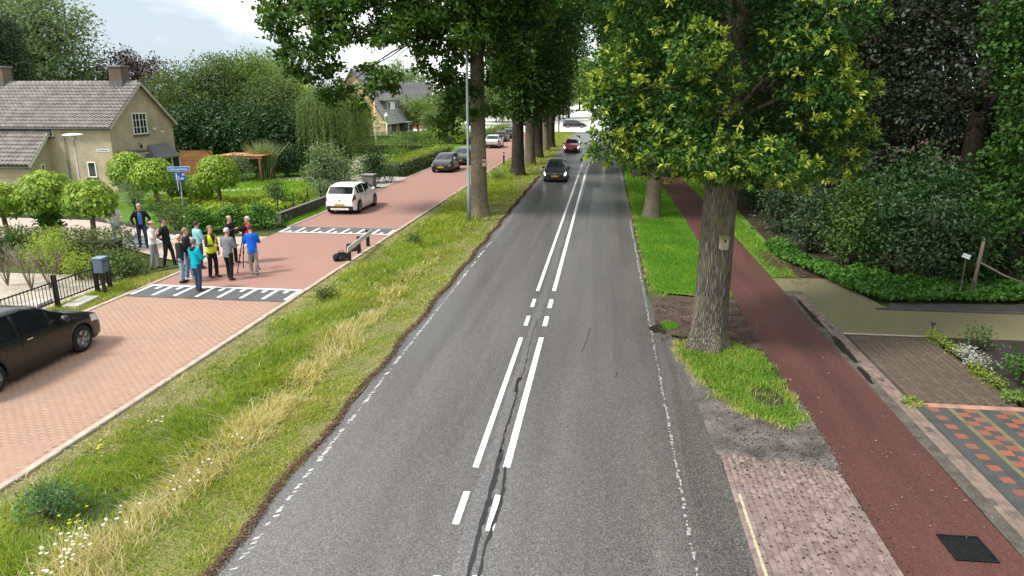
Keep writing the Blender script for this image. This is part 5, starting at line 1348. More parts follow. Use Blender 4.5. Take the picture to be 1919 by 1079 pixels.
# roof slabs, tiles, ridge, boards
sl = math.hypot(D_ / 2, RG_ - EV); oh = .3
e = Vector((0, -D_ / 2, EV - RG_)).normalized()
for s, nm in ((1, 'roof'), (-1, 'roof')):
    a = Vector((-W_ - .2, D_ / 2, RG_ + .04)); b = Vector((.22, D_ / 2, RG_ + .04)); dn = Vector((0, -s * D_ / 2, EV - RG_)).normalized() * (sl + oh)
    mb = MB(); pts = [a, a + dn, b + dn, b] if s > 0 else [b, b + dn, a + dn, a]
    mb.slab(pts, .12); o = mb.obj('roof', M_tile if s < 0 else pm('roof_batten', (.05, .042, .038), .9), H1)
vd = Vector((0, D_ / 2, RG_ - EV)).normalized(); n_ = Vector((1, 0, 0)).cross(vd)
o0 = Vector((-W_ - .2, D_ / 2, RG_ + .04)) - vd * (sl + oh + .05) + n_ * .012
roof_tiles(H1, o0, (1, 0, 0), vd, 38, 14, M_tile, .3055, (sl + oh) / 14)
mb = MB(); mb.tube([(0, 0, 0), (.36, 0, 0)], [.125, .115], 10); RT = mb.mesh('ridge_tile', M_tile)
for i in range(32): place(RT, 'ridge_tile', (-W_ - .2 + i * .358, D_ / 2, RG_ + .04), (0, 0, 0), H1)
def board(p, q, w, t, name, mat, parent, n=(1, 0, 0)):
    P, Q = Vector(p), Vector(q); d = (Q - P).normalized(); N = Vector(n); up = N.cross(d).normalized(); mb = MB()
    V = []
    for pt in (P, Q):
        for a, b in ((-w / 2, 0), (w / 2, 0), (w / 2, t), (-w / 2, t)): V.append(pt + up * a + N * b)
    mb.add(V, [(3, 2, 1, 0), (4, 5, 6, 7), (0, 1, 5, 4), (1, 2, 6, 5), (2, 3, 7, 6), (3, 0, 4, 7)]); return mb.obj(name, mat, parent)
M_barge = pm('bargeboard', (.42, .38, .32), .7, .2, 4)
for s in (-1, 1):
    board((.224, D_ / 2, RG_ - .02), (.224, D_ / 2 + s * (D_ / 2 + .26), EV - .24), .17, .03, 'bargeboard', M_barge, H1)
mb = MB(); mb.tube([(-W_ - .2, -.36, EV - .22), (.2, -.36, EV - .22)], .055, 8); mb.obj('gutter', M_lead, H1)
mb = MB(); mb.tube([(-3.35, -.33, EV - .25), (-3.3, -.12, EV - .5), (-3.25, -.08, EV - .8), (-3.2, -.07, .1)], .035, 6); mb.obj('drainpipe', pm('zinc', (.30, .29, .27), .6), H1)
def chimney(x, w, top):
    mb = MB(); mb.box((x, D_ / 2, (RG_ - .6 + top) / 2), (w, .85, top - RG_ + .6)); o = mb.obj('chimney', wallbrick('chimney_brick' + str(x), (.14, .10, .075), (.18, .125, .095), (.13, .11, .09)), H1)
    mb = MB(); mb.box((x, D_ / 2, top + .05), (w + .14, 1.0, .1)); mb.obj('cap', pm('cap_concrete', (.22, .20, .175), .9), o)
    mb = MB(); mb.box((x, D_ / 2, RG_ - .02), (w + .1, .98, .34)); mb.obj('flashing', M_lead, o)
chimney(-1.25, .9, 8.0); chimney(-10.1, .95, 8.0)
# annex under a lower roof
AX = -36.05 - HX; AD = 2.0
wall_with_holes(H1, 'annex_wall', -AD, -.02, -.1, 2.1, [(-1.05, -.72, 1.05, 1.87)], 'x', AX, .22, M_wall1)
mb = MB(); mb.box2((-W_, -AD, -.1), (AX - .22, -AD + .22, 2.1)); mb.box2((-W_, -AD, -.1), (-W_ + .22, -.02, 2.1)); mb.obj('annex_wall', M_wall1, H1)
mb = MB(); V = [(AX, -AD, 2.1), (AX, -.02, 2.1), (AX, -.02, 3.9), (AX - .22, -AD, 2.1), (AX - .22, -.02, 2.1), (AX - .22, -.02, 3.9)]
mb.add(V, [(0, 1, 2), (5, 4, 3), (0, 2, 5, 3), (1, 4, 5, 2), (0, 3, 4, 1)]); mb.obj('annex_wall', M_wall1, H1)
window(H1, (AX, -.885, 1.46), .33, .82, 'x', 1, 1)
va = Vector((0, AD, 1.83)).normalized(); la = math.hypot(AD, 1.83)
a = Vector((-W_ - .2, -.02, 3.98)); b = Vector((AX + .18, -.02, 3.98)); dn = -va * (la + .35)
mb = MB(); mb.slab([a, a + dn, b + dn, b], .1); mb.obj('annex_roof', pm('roof_batten', (.05, .042, .038), .9), H1)
roof_tiles(H1, a + dn + Vector((0, 0, .012)), (1, 0, 0), va, 24, 9, M_tile, .304, (la + .33) / 9, 180)
board((AX + .184, -.02, 3.9), (AX + .184, -AD - .24, 1.82), .22, .035, 'bargeboard', M_white, H1)
mb = MB(); mb.tube([(-W_ - .2, -AD - .33, 1.72), (AX + .2, -AD - .33, 1.72)], .05, 8); mb.obj('gutter', M_lead, H1)
# door with canopy, bay with swept roof, name plate, wall ornaments
mb = MB(); mb.box2((-.1, .75, 0), (-.05, 1.7, 2.15)); dr = mb.obj('door', pm('door_green', (.03, .035, .03), .5), H1); mb = MB(); mb.box2((-.049, 1.55, 1.0), (-.01, 1.6, 1.15)); mb.obj('handle', M_lead, dr)
mb = MB(); mb.box2((.002, .45, 2.45), (1.0, 2.25, 2.6)); mb.obj('canopy', M_lead, H1)
mb = MB(); mb.box2((.003, .43, 2.36), (1.03, 2.27, 2.448)); mb.obj('canopy_fascia', M_barge, H1)
bw0, bw1, bd = 3.35, 6.3, .75
V = []; 
for t in range(5):                                                     # swept lead roof of the bay
    k = t / 4; z = 1.95 + .85 * k ** 1.6; inset = .55 * k
    V += [(bd + .16 - (bd + .1) * k, bw0 - .16 + inset, z), (bd + .16 - (bd + .1) * k, bw1 + .16 - inset, z), (.002, bw0 - .16 + inset, z), (.002, bw1 + .16 - inset, z)]
mb = MB(); Fs = []
for t in range(4):
    b = t * 4
    Fs += [(b, b + 1, b + 5, b + 4), (b + 2, b, b + 4, b + 6), (b + 1, b + 3, b + 7, b + 5)]
Fs += [(16, 17, 19, 18), (2, 3, 1, 0)]
mb.add(V, Fs); mb.obj('bay_roof', M_lead, H1)
mb = MB(); mb.box2((.003, bw0, .0), (bd, bw1, .75)); mb.obj('bay_base', M_wall1, H1)
mb = MB()
for y in (bw0 + .05, bw0 + 1.0, bw0 + 1.95, bw1 - .05): mb.box2((bd - .1, y - .05, .752), (bd - .02, y + .05, 1.945))
mb.box2((bd - .12, bw0, 1.82), (bd - .01, bw1, 1.948)); mb.box2((bd - .12, bw0, .752), (bd - .01, bw1, .84)); mb.box2((.004, bw0 + .001, 1.82), (bd - .13, bw0 + .09, 1.947)); o = mb.obj('bay_frame', M_white, H1)
for i in range(3):
    mb = MB(); mb.box2((bd - .07, bw0 + .1 + i * .95, .845), (bd - .06, bw0 + .95 + i * .95, 1.815)); mb.obj('pane', M_glass, o)
mb = MB(); mb.box2((.05, bw0 + .03, .76), (bd - .15, bw0 + .04, 1.9)); mb.obj('pane', M_glass, o)
mb = MB(); mb.box2((-1.08, -.025, 2.62), (-.17, -.003, 2.78)); np_ = mb.obj('name_plate', M_white, H1)
mb = MB(); 
for i in range(12): mb.box2((-1.02 + i * .066, -.029, 2.66), (-1.02 + i * .066 + .045, -.0255, 2.66 + (.08 if i % 3 else .1)))
mb.obj('lettering', pm('sign_blue', (.05, .10, .30), .6), np_)
for (y, z, s) in ((4.75, 3.85, 1), (5.65, 3.62, -1)):
    mb = MB()
    for q in (-1, 1):
        mb.add([(.03, y, z), (.03, y + q * .13, z + .16), (.03, y + q * .2, z + .03), (.03, y + q * .1, z - .12), (.045, y, z)], [(0, 1, 2, 3), (4, 3, 2, 1), (0, 4, 1), (0, 3, 4)])
    mb.obj('wall_ornament', M_white, H1)
mb = MB(); mb.tube([(.0, 2.75, 2.95), (.18, 2.75, 3.0), (.2, 2.75, 2.9)], [.02, .02, .02], 6); mb.lathe([(.03, .12), (.09, .02), (.07, -.12), (.02, -.14)], (.2, 2.75, 2.8), 10); mb.obj('wall_lamp', M_iron, H1)

# ---------------- tan house with the long slate roof
H2 = empty('house', (-32.2, 105, 0), 0, 'tan brick house with steep grey roof and dormer', 'house')
hw, dp, ev, rg = 9.4, 14.0, 2.35, 9.9
wall_with_holes(H2, 'gable_wall', -hw, 0, -.1, ev, [], 'y', 0, .3, M_wall2, gable=(-hw, 0, -hw / 2, rg - .1))
wall_with_holes(H2, 'wall', .3, dp, -.1, ev, [(3.6, 7.2, .5, 2.0)], 'x', -.5, .3, M_wall2)
mb = MB(); mb.box2((-hw, .3, -.1), (-hw + .3, dp, ev)); mb.box2((-hw + .3, dp - .3, -.1), (-.8, dp, ev + 2)); mb.obj('wall', M_wall2, H2)
for s in (1, -1):
    n_ = 21; mb = MB()
    for k in range(n_):                                                 # rows of slates, each lapping the one below
        f0, f1 = k / n_, (k + 1) / n_ + .012
        xa = -hw / 2 + s * (hw / 2 + .35) * (1 - f0); xb = -hw / 2 + s * (hw / 2 + .35) * (1 - min(1, f1)); za = ev - .45 + (rg - ev + .45) * f0; zb = ev - .45 + (rg - ev + .45) * min(1, f1)
        of = .05
        pts = [(xa + s * of, -.35, za + of * .4), (xa + s * of, dp + .3, za + of * .4), (xb, dp + .3, zb), (xb, -.35, zb)]
        mb.slab(pts if s > 0 else pts[::-1], .07)
    mb.obj('roof', M_slate, H2)
for s in (1, -1): board((-hw / 2, -.36, rg - .1), (-hw / 2 + s * (hw / 2 + .33), -.36, ev - .5), .2, .03, 'bargeboard', M_lead, H2, (0, -1, 0))
window(H2, (-3.15, 0, 4.45), 1.15, 1.5, 'y', 2, 1, fr=.1); window(H2, (-3.2, 0, 1.2), 1.4, 1.3, 'y', 2, 1, fr=.1)
window(H2, (-.5, 5.4, 1.25), 3.6, 1.5, 'x', 4, 1, fr=.1)
DM = MB(); DM.box2((-2.6, 3.2, 3.55), (-.95, 10.8, 5.3)); dmo = DM.obj('dormer', M_lead, H2)
mb = MB(); mb.box2((-4.2, 2.9, 5.305), (-.6, 11.1, 5.5)); mb.obj('dormer_roof', M_slate, H2)
for y, ww in ((4.9, 1.6), (8.9, 1.6)): window(H2, (-.945, y, 4.4), ww, 1.55, 'x', 2, 1, sill=False, fr=.12)
mb = MB(); mb.box2((-.944, 5.75, 3.7), (-.90, 8.05, 5.2)); mb.obj('dormer_panel', M_white, H2)
mb = MB(); mb.box2((-.45, 9.0, .0), (.8, 12.5, 1.9)); mb.obj('bay', pm('bay_dark', (.10, .09, .08), .8), H2)
window(H2, (.8, 10.7, 1.05), 2.6, 1.3, 'x', 3, 1, sill=False, fr=.12)
mb = MB(); mb.box2((-.5, 8.8, 1.905), (1.0, 12.7, 2.02)); mb.obj('bay_roof', M_white, H2)
mb = MB(); mb.box((-hw / 2, 9, rg + .3), (.8, .8, 1.4)); mb.obj('chimney', M_wall2, H2)
# ---------------- house with the red brick gable further on
H3 = empty('house', (-32.8, 134, 0), 0, 'far house with dark tiled roof, red gable and white bay', 'house')
wall_with_holes(H3, 'gable_wall', 0, 9, -.1, 3.5, [], 'x', 0, .3, M_wall3, gable=(0, 9, 4.5, 8.4))
mb = MB(); mb.box2((-13, 0, -.1), (-.3, .3, 3.5)); mb.box2((-13, .3, -.1), (-12.7, 9, 3.5)); mb.obj('wall', M_wall3, H3)
for s in (1, -1):
    mb = MB(); a = Vector((-13.2, 4.5, 8.5)); b = Vector((.25, 4.5, 8.5)); dn = Vector((0, -s * 4.5, -5.0)) * 1.07
    mb.slab([a, a + dn, b + dn, b] if s > 0 else [b, b + dn, a + dn, a], .15)
    if s > 0:
        for i in range(33):
            x = -13.0 + i * .4; mb.slab([(x, 4.5, 8.56), Vector((x, 4.5, 8.56)) + dn, Vector((x + .17, 4.5, 8.56)) + dn, (x + .17, 4.5, 8.56)], .08)
    mb.obj('roof', pm('far_tile', (.09, .088, .088), .75, .2, 1), H3)
for s in (-1, 1): board((.26, 4.5, 8.42), (.26, 4.5 + s * 4.7, 3.2), .35, .05, 'bargeboard', M_white, H3)
mb = MB(); mb.box2((.003, .5, 0), (1.0, 3.6, 3.0)); mb.obj('bay', M_white, H3); window(H3, (.5, .5, 1.6), .6, 2.0, 'y', 1, 2, sill=False); window(H3, (1.0, 2.0, 1.6), 2.4, 1.8, 'x', 3, 1, sill=False)
# ---------------- roof peeping out above the green mass
H4 = empty('house', (-39.0, 88, 0), 0, 'house whose reddish roof peeps out above the trees', 'house')
wall_with_holes(H4, 'gable_wall', 0, 7, -.1, 5.2, [], 'x', 0, .3, M_wall3, gable=(0, 7, 3.5, 7.9))
mb = MB(); mb.box2((-9, 0, -.1), (-.3, .3, 5.2)); mb.obj('wall', M_wall3, H4)
for s in (1, -1):
    mb = MB(); a = Vector((-9, 3.5, 8.0)); b = Vector((.3, 3.5, 8.0)); dn = Vector((0, -s * 3.5, -2.75)) * 1.08
    mb.slab([a, a + dn, b + dn, b] if s > 0 else [b, b + dn, a + dn, a], .15); mb.obj('roof', pm('red_roof', (.25, .15, .12), .8, .25, 2), H4)
    board((.31, 3.5, 7.95), (.31, 3.5 + s * 3.7, 5.05), .25, .04, 'bargeboard', M_white, H4)
window(H4, (0, 3.5, 6.2), 1.0, 1.0, 'x', 2, 1)
# timber garden fence and pergola
TFN = empty('timber_fence', (-31.4, 54.2, 0), R_(12), 'orange-brown board fence beside the house', 'fence')
for i in range(13):
    mb = MB(); mb.box((-.85, 0, .1 + i * .145), (2.5, .03, .138)); mb.obj('board', pm('orange_board', (.34, .155, .06), .75, .2, 3, objvar=.15), TFN)
for i in range(2): mb = MB(); mb.box((-2.05 + i * 2.4, .045, 1.0), (.09, .058, 2.0)); mb.obj('post', M_timb, TFN)
c = at(412, 297, 50.5); PG = empty('pergola', (c[0], 50.5, 0), 0, 'flat timber pergola behind the globe trees', 'pergola')
zt = at(412, 294, 50.5)[2]
mb = MB(); mb.box((1.6, 0, zt), (3.4, .08, .2)); mb.obj('beam', pm('orange_beam', (.46, .21, .10), .7, .15, 3), PG)
mb = MB(); mb.box((1.6, 2.2, zt), (3.4, .08, .2)); mb.obj('beam', pm('orange_beam', (.46, .21, .10), .7, .15, 3), PG)
mb = MB(); mb.box((1.6, 1.1, zt + .125), (3.5, 2.5, .04)); mb.obj('roof', pm('orange_beam', (.46, .21, .10), .7, .15, 3), PG)
for x in (.1, 3.1):
    for y in (0, 2.2): mb = MB(); mb.box((x, y, (zt - .1) / 2), (.12, .12, zt - .1)); mb.obj('post', M_timb, PG)
# ------------------------------------------------------------------ cars
M_tyre = pm('tyre', (.012, .012, .012), .85, .2, 30, .3, 60)
M_rim = pm('alloy', (.30, .30, .31), .3, .1, 5, metal=.9)
M_cglass = pm('car_glass', (.010, .012, .014), .04, .2, 2, spec=.7, coat=.6)
M_trim = pm('black_plastic', (.015, .015, .016), .6, .2, 20)
M_plate = pm('plate_yellow', (.62, .42, .03), .5, .06, 8)
M_lampw = pm('lamp_clear', (.55, .57, .60), .12, .1, 9, spec=.8)
M_lampon = pm('lamp_on', (.9, .9, .9), .2, .05, 9, emit=(1, .98, .93, 4.0))
M_lampr = pm('lamp_red', (.16, .008, .008), .15, .2, 9, spec=.7)
M_chrome = pm('chrome', (.55, .55, .56), .15, .1, 9, metal=1.0)
def paint(name, c, metal=0.0, rough=.4): return pm('paint_' + name, c, rough, .06, 1.2, metal=metal, spec=.3, coat=.45 if max(c) < .08 else .9, coord='Object')
def sm(x, a, b): t = min(1, max(0, (x - a) / (b - a))); return t * t * (3 - 2 * t)
def interp(P, x):
    P = sorted(P)
    if x <= P[0][0]: return P[0][1]
    for (a, b), (c, d) in zip(P, P[1:]):
        if x <= c:
            t = (x - a) / (c - a); return b + (d - b) * t
    return P[-1][1]
WHEELS = {}
def wheel_meshes(r, spokes):
    if (r, spokes) in WHEELS: return WHEELS[(r, spokes)]
    mb = MB(); w = .105
    mb.lathe([(r * .66, -w), (r * .93, -w), (r, -w * .7), (r, w * .7), (r * .93, w), (r * .66, w), (r * .64, 0)], n=28, axis='Y'); ty = mb.mesh('tyre', M_tyre)
    mb = MB(); mb.lathe([(r * .66, w * .88), (r * .62, w * .9), (r * .58, w * .55), (r * .05, w * .45), (.001, w * .45)], n=28, axis='Y', m=1)
    mb.lathe([(r * .69, w * .93), (r * .63, w * .98), (r * .61, w * .7)], n=28, axis='Y')
    for k in range(spokes):
        a = 2 * math.pi * k / spokes
        for d in (-.13, .13):
            p = (r * .12 * math.cos(a), w * .85, r * .12 * math.sin(a)); q = (r * .65 * math.cos(a + d), w * .92, r * .65 * math.sin(a + d)); mb.tube([p, q], [.026, .02], 5)
    mb.lathe([(r * .17, w * .7), (r * .17, w * .96), (r * .1, w * 1.0), (.001, w * 1.0)], n=12, axis='Y'); rim = mb.mesh('rim', [M_rim, M_trim])
    WHEELS[(r, spokes)] = (ty, rim); return ty, rim
SHAPES = {
    'mpv': dict(L=4.42, W=1.84, H=1.60, top=[(2.21, .62), (2.12, .78), (1.75, .93), (1.25, 1.06), (.98, 1.13), (.35, 1.47), (-.1, 1.575), (-.7, 1.60), (-1.4, 1.56), (-1.8, 1.50), (-2.05, 1.10), (-2.18, .95), (-2.21, .62)], belt=[(2.2, .78), (1.0, .93), (-1.6, 1.06), (-2.2, 1.02)], cowl=(1.02, .10), rear=(-1.82, -2.06), doors=[(.98, .52), (.42, -.42), (-.54, -1.36), (-1.46, -1.82)], wb=(1.36, -1.36), r=.335),
    'cross': dict(L=4.23, W=1.80, H=1.58, top=[(2.11, .72), (2.02, .90), (1.6, 1.0), (1.15, 1.06), (.95, 1.11), (.25, 1.48), (-.3, 1.57), (-.9, 1.57), (-1.45, 1.51), (-1.62, 1.46), (-1.98, 1.08), (-2.09, .98), (-2.12, .62)], belt=[(2.1, .85), (1.0, .96), (-1.5, 1.08), (-2.1, 1.0)], cowl=(1.0, .05), rear=(-1.62, -1.98), doors=[(.52, -.38), (-.50, -1.25), (-1.32, -1.55)], wb=(1.28, -1.36), r=.34),
    'hatch': dict(L=4.05, W=1.74, H=1.47, top=[(2.02, .58), (1.94, .72), (1.5, .88), (1.1, .96), (.88, 1.01), (.15, 1.40), (-.35, 1.46), (-.9, 1.46), (-1.45, 1.40), (-1.65, 1.33), (-1.9, .98), (-2.0, .90), (-2.03, .55)], belt=[(2.0, .70), (.9, .88), (-1.5, .97), (-2.0, .92)], cowl=(.92, 0.0), rear=(-1.64, -1.91), doors=[(.45, -.42), (-.54, -1.25)], wb=(1.25, -1.25), r=.31),
    'wagon': dict(L=4.6, W=1.78, H=1.47, top=[(2.30, .58), (2.2, .72), (1.75, .87), (1.3, .95), (1.1, 1.0), (.4, 1.38), (-.1, 1.45), (-1.0, 1.47), (-1.9, 1.42), (-2.05, 1.34), (-2.2, 1.0), (-2.28, .88), (-2.3, .55)], belt=[(2.2, .70), (1.1, .88), (-1.9, .95), (-2.3, .90)], cowl=(1.15, .25), rear=(-2.05, -2.21), doors=[(.65, -.2), (-.32, -1.1), (-1.22, -1.9)], wb=(1.38, -1.32), r=.32),
}
def car(name, label, loc, rz, shape, pm_, group=None, lights_on=False, spokes=5, plate_text=None, skirt=False, detail=False, wheelr=None):
    S = SHAPES[shape]; L, W, Hh = S['L'], S['W'], S['H']
    root = empty(name, loc, rz, label, 'car', group)
    xs = sorted(set([round(-L / 2 + i * L / 60, 4) for i in range(61)] + [L / 2 - .03, -L / 2 + .03, L / 2 - .012, -L / 2 + .012] + [round(w + s * S['r'] * k, 4) for w in S['wb'] for s in (-1, 1) for k in (1.17, 1.12, 1.05, .95, .8, .6, .35, .1)]))
    NV = 15
    def top(x):
        return sum(interp(S['top'], x + d) for d in (-.06, -.03, 0, .03, .06)) / 5
    rows = []
    for x in xs:
        e = abs(x) / (L / 2); w = W / 2 * (1 - .16 * e ** 6 - .05 * max(0, e - .97) / .03)
        T = top(x); Bz = min(interp(S['belt'], x), T - .035)
        zb = .20 + .10 * max(0, (e - .85) / .15) ** 2
        for wx in S['wb']:
            ra = S['r'] * 1.16; d = abs(x - wx)
            if d < ra: zb = max(zb, S['r'] + math.sqrt(ra * ra - d * d))
        zb = min(zb, Bz - .12)
        gh = max(0.0, T - Bz); gf = min(1, gh / (Hh - interp(S['belt'], -.3)))
        wr = w * (.93 - .205 * gf)
        ws = w * .945
        z = lambda f: zb + (Bz - zb) * f
        if zb > .35: f_ = (.0, .06, .35, .65, .9)
        else: f_ = (.0, .12, .40, .72, .92)
        sec = [(w * .955, z(f_[0])), (w * .992, z(f_[1])), (w * 1.0, z(f_[2])), (w * .985, z(f_[3])), (w * .972, z(f_[4])), (ws, Bz)]
        sec += [(ws + (wr - ws) * .5, Bz + gh * .46), (wr, Bz + gh * .86), (wr * .93, Bz + gh * .945), (wr * .75, Bz + gh * .98), (wr * .4, Bz + gh * .996), (0, T)]
        rows.append([(x, y, zz) for y, zz in sec])
    K = len(rows[0]); body, glass, lampF, lampR = MB(), {}, {}, {}
    def zone(i, k, s):
        xm = (xs[i] + xs[i + 1]) / 2
        if k in (5, 6):
            for d, (a, b) in enumerate(S['doors']):
                if b < xm < a: return ('side', d, s)
        if k >= 7 or (k == 6 and False):
            if S['cowl'][1] + .12 < xm < S['cowl'][0] - .04 and k >= 8: return ('windscreen', 0, 0)
            if S['rear'][1] + .02 < xm < S['rear'][0] - .03 and k >= 8: return ('rear_window', 0, 0)
        if k in (3, 4) and xm > L / 2 - .42 and xm < L / 2 - .02: return ('headlight', 0, s)
        if k in (3, 4) and xm < -L / 2 + .30 and xm > -L / 2 + .01: return ('taillight', 0, s)
        return None
    G = {}
    for s in (1, -1):
        for i in range(len(xs) - 1):
            for k in range(K - 1):
                a, b, c, d = rows[i][k], rows[i + 1][k], rows[i + 1][k + 1], rows[i][k + 1]
                q = [(p[0], p[1] * s, p[2]) for p in (a, b, c, d)]
                if s > 0: q = q[::-1]
                zn = zone(i, k, s)
                (G.setdefault(zn, MB()) if zn else body).add(q, [(0, 1, 2, 3)], 0, True)
    for i in (0, len(xs) - 1):                                          # nose and tail
        ring = [p for p in rows[i]] + [(p[0], -p[1], p[2]) for p in reversed(rows[i][:-1])]
        body.add(ring if i == 0 else ring[::-1], [tuple(range(len(ring)))], 0, False)
    def weld(mb, nm, mat, parent):
        me = mb.mesh(nm, mat); bm = bmesh.new(); bm.from_mesh(me); bmesh.ops.remove_doubles(bm, verts=bm.verts, dist=.0008); bmesh.ops.recalc_face_normals(bm, faces=bm.faces); bm.to_mesh(me); bm.free()
        return link_mesh(nm, me, parent)
    bo = weld(body, 'body', pm_, root)
    ls = M_lampon if lights_on else M_lampw
    for zn, mb in G.items():
        nm = {'side': 'side_window', 'windscreen': 'windscreen', 'rear_window': 'rear_window', 'headlight': 'headlight', 'taillight': 'taillight'}[zn[0]]
        weld(mb, nm, {'headlight': ls, 'taillight': M_lampr}.get(zn[0], M_cglass), root)
    mb = MB(); mb.box((0, 0, .36), (L - .5, W * .74, .36)); mb.box((0, 0, .60), (L - .7, W * .86, .3)); mb.obj('underbody', M_trim, root)
    ty, rim = wheel_meshes(wheelr or S['r'], spokes)
    for wx in S['wb']:
        for s in (1, -1):
            wo = empty('wheel', (wx, s * (W / 2 - .115), S['r'])); wo.parent = root; wo.rotation_euler = (0, 0, 0 if s > 0 else math.pi)
            place(ty, 'tyre', parent=wo); place(rim, 'rim', parent=wo)
    # front and rear dress
    mb = MB(); mb.box((L / 2 + .004, 0, .40), (.03, W * .62, .17)); mb.obj('grille', M_trim, root)
    mb = MB(); mb.box((L / 2 - .02, 0, .27), (.06, W * .78, .10)); mb.obj('front_bumper', M_trim, root)
    mb = MB(); mb.box((-L / 2 + .01, 0, .36), (.06, W * .80, .20)); mb.obj('rear_bumper', M_trim, root)
    if skirt:
        mb = MB(); mb.box((-L / 2 - .012, 0, .31), (.06, W * .55, .10)); mb.obj('skid_plate', pm('skid_silver', (.62, .62, .62), .4), root)
    for sx, zz, nm in ((1, .47, 'number_plate'), (-1, .52, 'number_plate')):
        mb = MB(); mb.box((sx * (L / 2 + .026), 0, zz), (.014, .52, .115)); p = mb.obj(nm, M_plate, root)
        mb = MB()
        for i in range(8):
            if i in (2, 5): continue
            mb.box((sx * (L / 2 + .0345), -.2 + i * .057, zz), (.003, .034, .07))
        mb.obj('lettering', M_trim, p)
    xm = S['cowl'][0] - .28
    for s in (1, -1):
        mb = MB(); zb_ = interp(S['belt'], xm) + .10
        mb.lathe([(.02, -.10), (.085, -.07), (.095, 0), (.085, .06), (.03, .09)], (xm, s * (W / 2 + .09), zb_), 12, axis='Y'); mb.box((xm, s * (W / 2 - .01), zb_ - .04), (.06, .12, .04)); mo = mb.obj('mirror', pm_, root)
    for d, (a, b) in enumerate(S['doors'][-3 if shape == 'mpv' else 0:][:2]):
        for s in (1, -1):
            xh = b + .16; w_ = W / 2 * .99
            mb = MB(); mb.box((xh, s * (w_ + .004), interp(S['belt'], xh) - .10), (.17, .035, .028)); mb.obj('door_handle', M_chrome if detail else pm_, root)
            mb = MB(); mb.box((b - .06, s * (w_ - .014), .62), (.010, .035, .62)); mb.obj('door_seam', M_trim, root)
    mb = MB()
    for s in (1, -1): mb.tube([(S['cowl'][0] - .05, s * .35 - .2, top(S['cowl'][0] - .05) + .012), (S['cowl'][0] - .42, s * .35 + .1, top(S['cowl'][0] - .42) + .012)], .012, 4)
    mb.obj('wiper', M_trim, root)
    mb = MB(); mb.lathe([(.05, 0), (.052, .006), (.03, .012), (.001, .013)], (L / 2 + .0, 0, 0), 12, axis='X'); mo = mb.obj('badge', M_chrome, root, (0, 0, .62)); 
    mb = MB(); mb.lathe([(.05, 0), (.052, -.006), (.03, -.012), (.001, -.013)], (-L / 2, 0, 0), 12, axis='X'); mb.obj('badge', M_chrome, root, (-.004, 0, .78))
    return root
PK = 'cars parked along the brick road'
car('parked_car', 'black people carrier cut off by the left edge of the picture', (-13.62, 14.0, .004), R_(90), 'mpv', paint('black', (.010, .010, .009)), PK, detail=True, spokes=5)
car('parked_car', 'white crossover parked by the low wall, seen from behind', (-13.93, 38.55, .0), R_(90.5), 'cross', paint('white', (.72, .73, .73), 0), PK, skirt=True, detail=True)
car('parked_car', 'black hatchback facing the camera beside the lime-topped hedge', (-13.25, 59.8, 0), R_(-91), 'hatch', paint('black2', (.012, .012, .013)), PK)
car('parked_car', 'black estate car parked right behind the black hatchback', (-13.05, 66.6, 0), R_(-90), 'wagon', paint('black3', (.014, .015, .016)), PK)
car('parked_car', 'silver car parked beyond the verge oak, seen from behind', (-13.35, 87.7, 0), R_(90), 'cross', paint('silver', (.50, .51, .52), .6), PK)
car('parked_car', 'dark red car in the far parked row', (-14.1, 99.5, 0), R_(90), 'hatch', paint('darkred', (.045, .012, .012)), PK)
car('parked_car', 'dark grey car in the far parked row', (-14.0, 106.5, 0), R_(90), 'hatch', paint('darkgrey', (.035, .037, .04)), PK)
car('parked_car', 'black car at the end of the far parked row', (-13.9, 113.0, 0), R_(90), 'wagon', paint('black4', (.015, .015, .016)), PK)
car('driving_car', 'dark hatchback driving towards the camera with headlights on', (-3.54, 54.2, 0), R_(-90), 'hatch', paint('dark', (.016, .016, .017)), lights_on=True)
car('driving_car', 'red car driving towards the camera further back', (-3.64, 81.6, 0), R_(-90), 'hatch', paint('red', (.22, .018, .02)), lights_on=True)
car('driving_car', 'dark saloon crossing the far junction', (-5.9, 142.0, 0), R_(0), 'wagon', paint('dark5', (.02, .02, .022)))
car('driving_car', 'grey car far down the road, left of its lane', (-4.6, 262, 0), R_(-90), 'hatch', paint('grey6', (.2, .2, .21)))
car('driving_car', 'pale car far down the road on the right', (-.3, 250, 0), R_(-90), 'cross', paint('pale7', (.5, .48, .47)))
car('parked_car', 'silver car just entering the right edge on the drive', (15.05, 22.35, 0), R_(180), 'hatch', paint('silver2', (.52, .53, .55), .6))
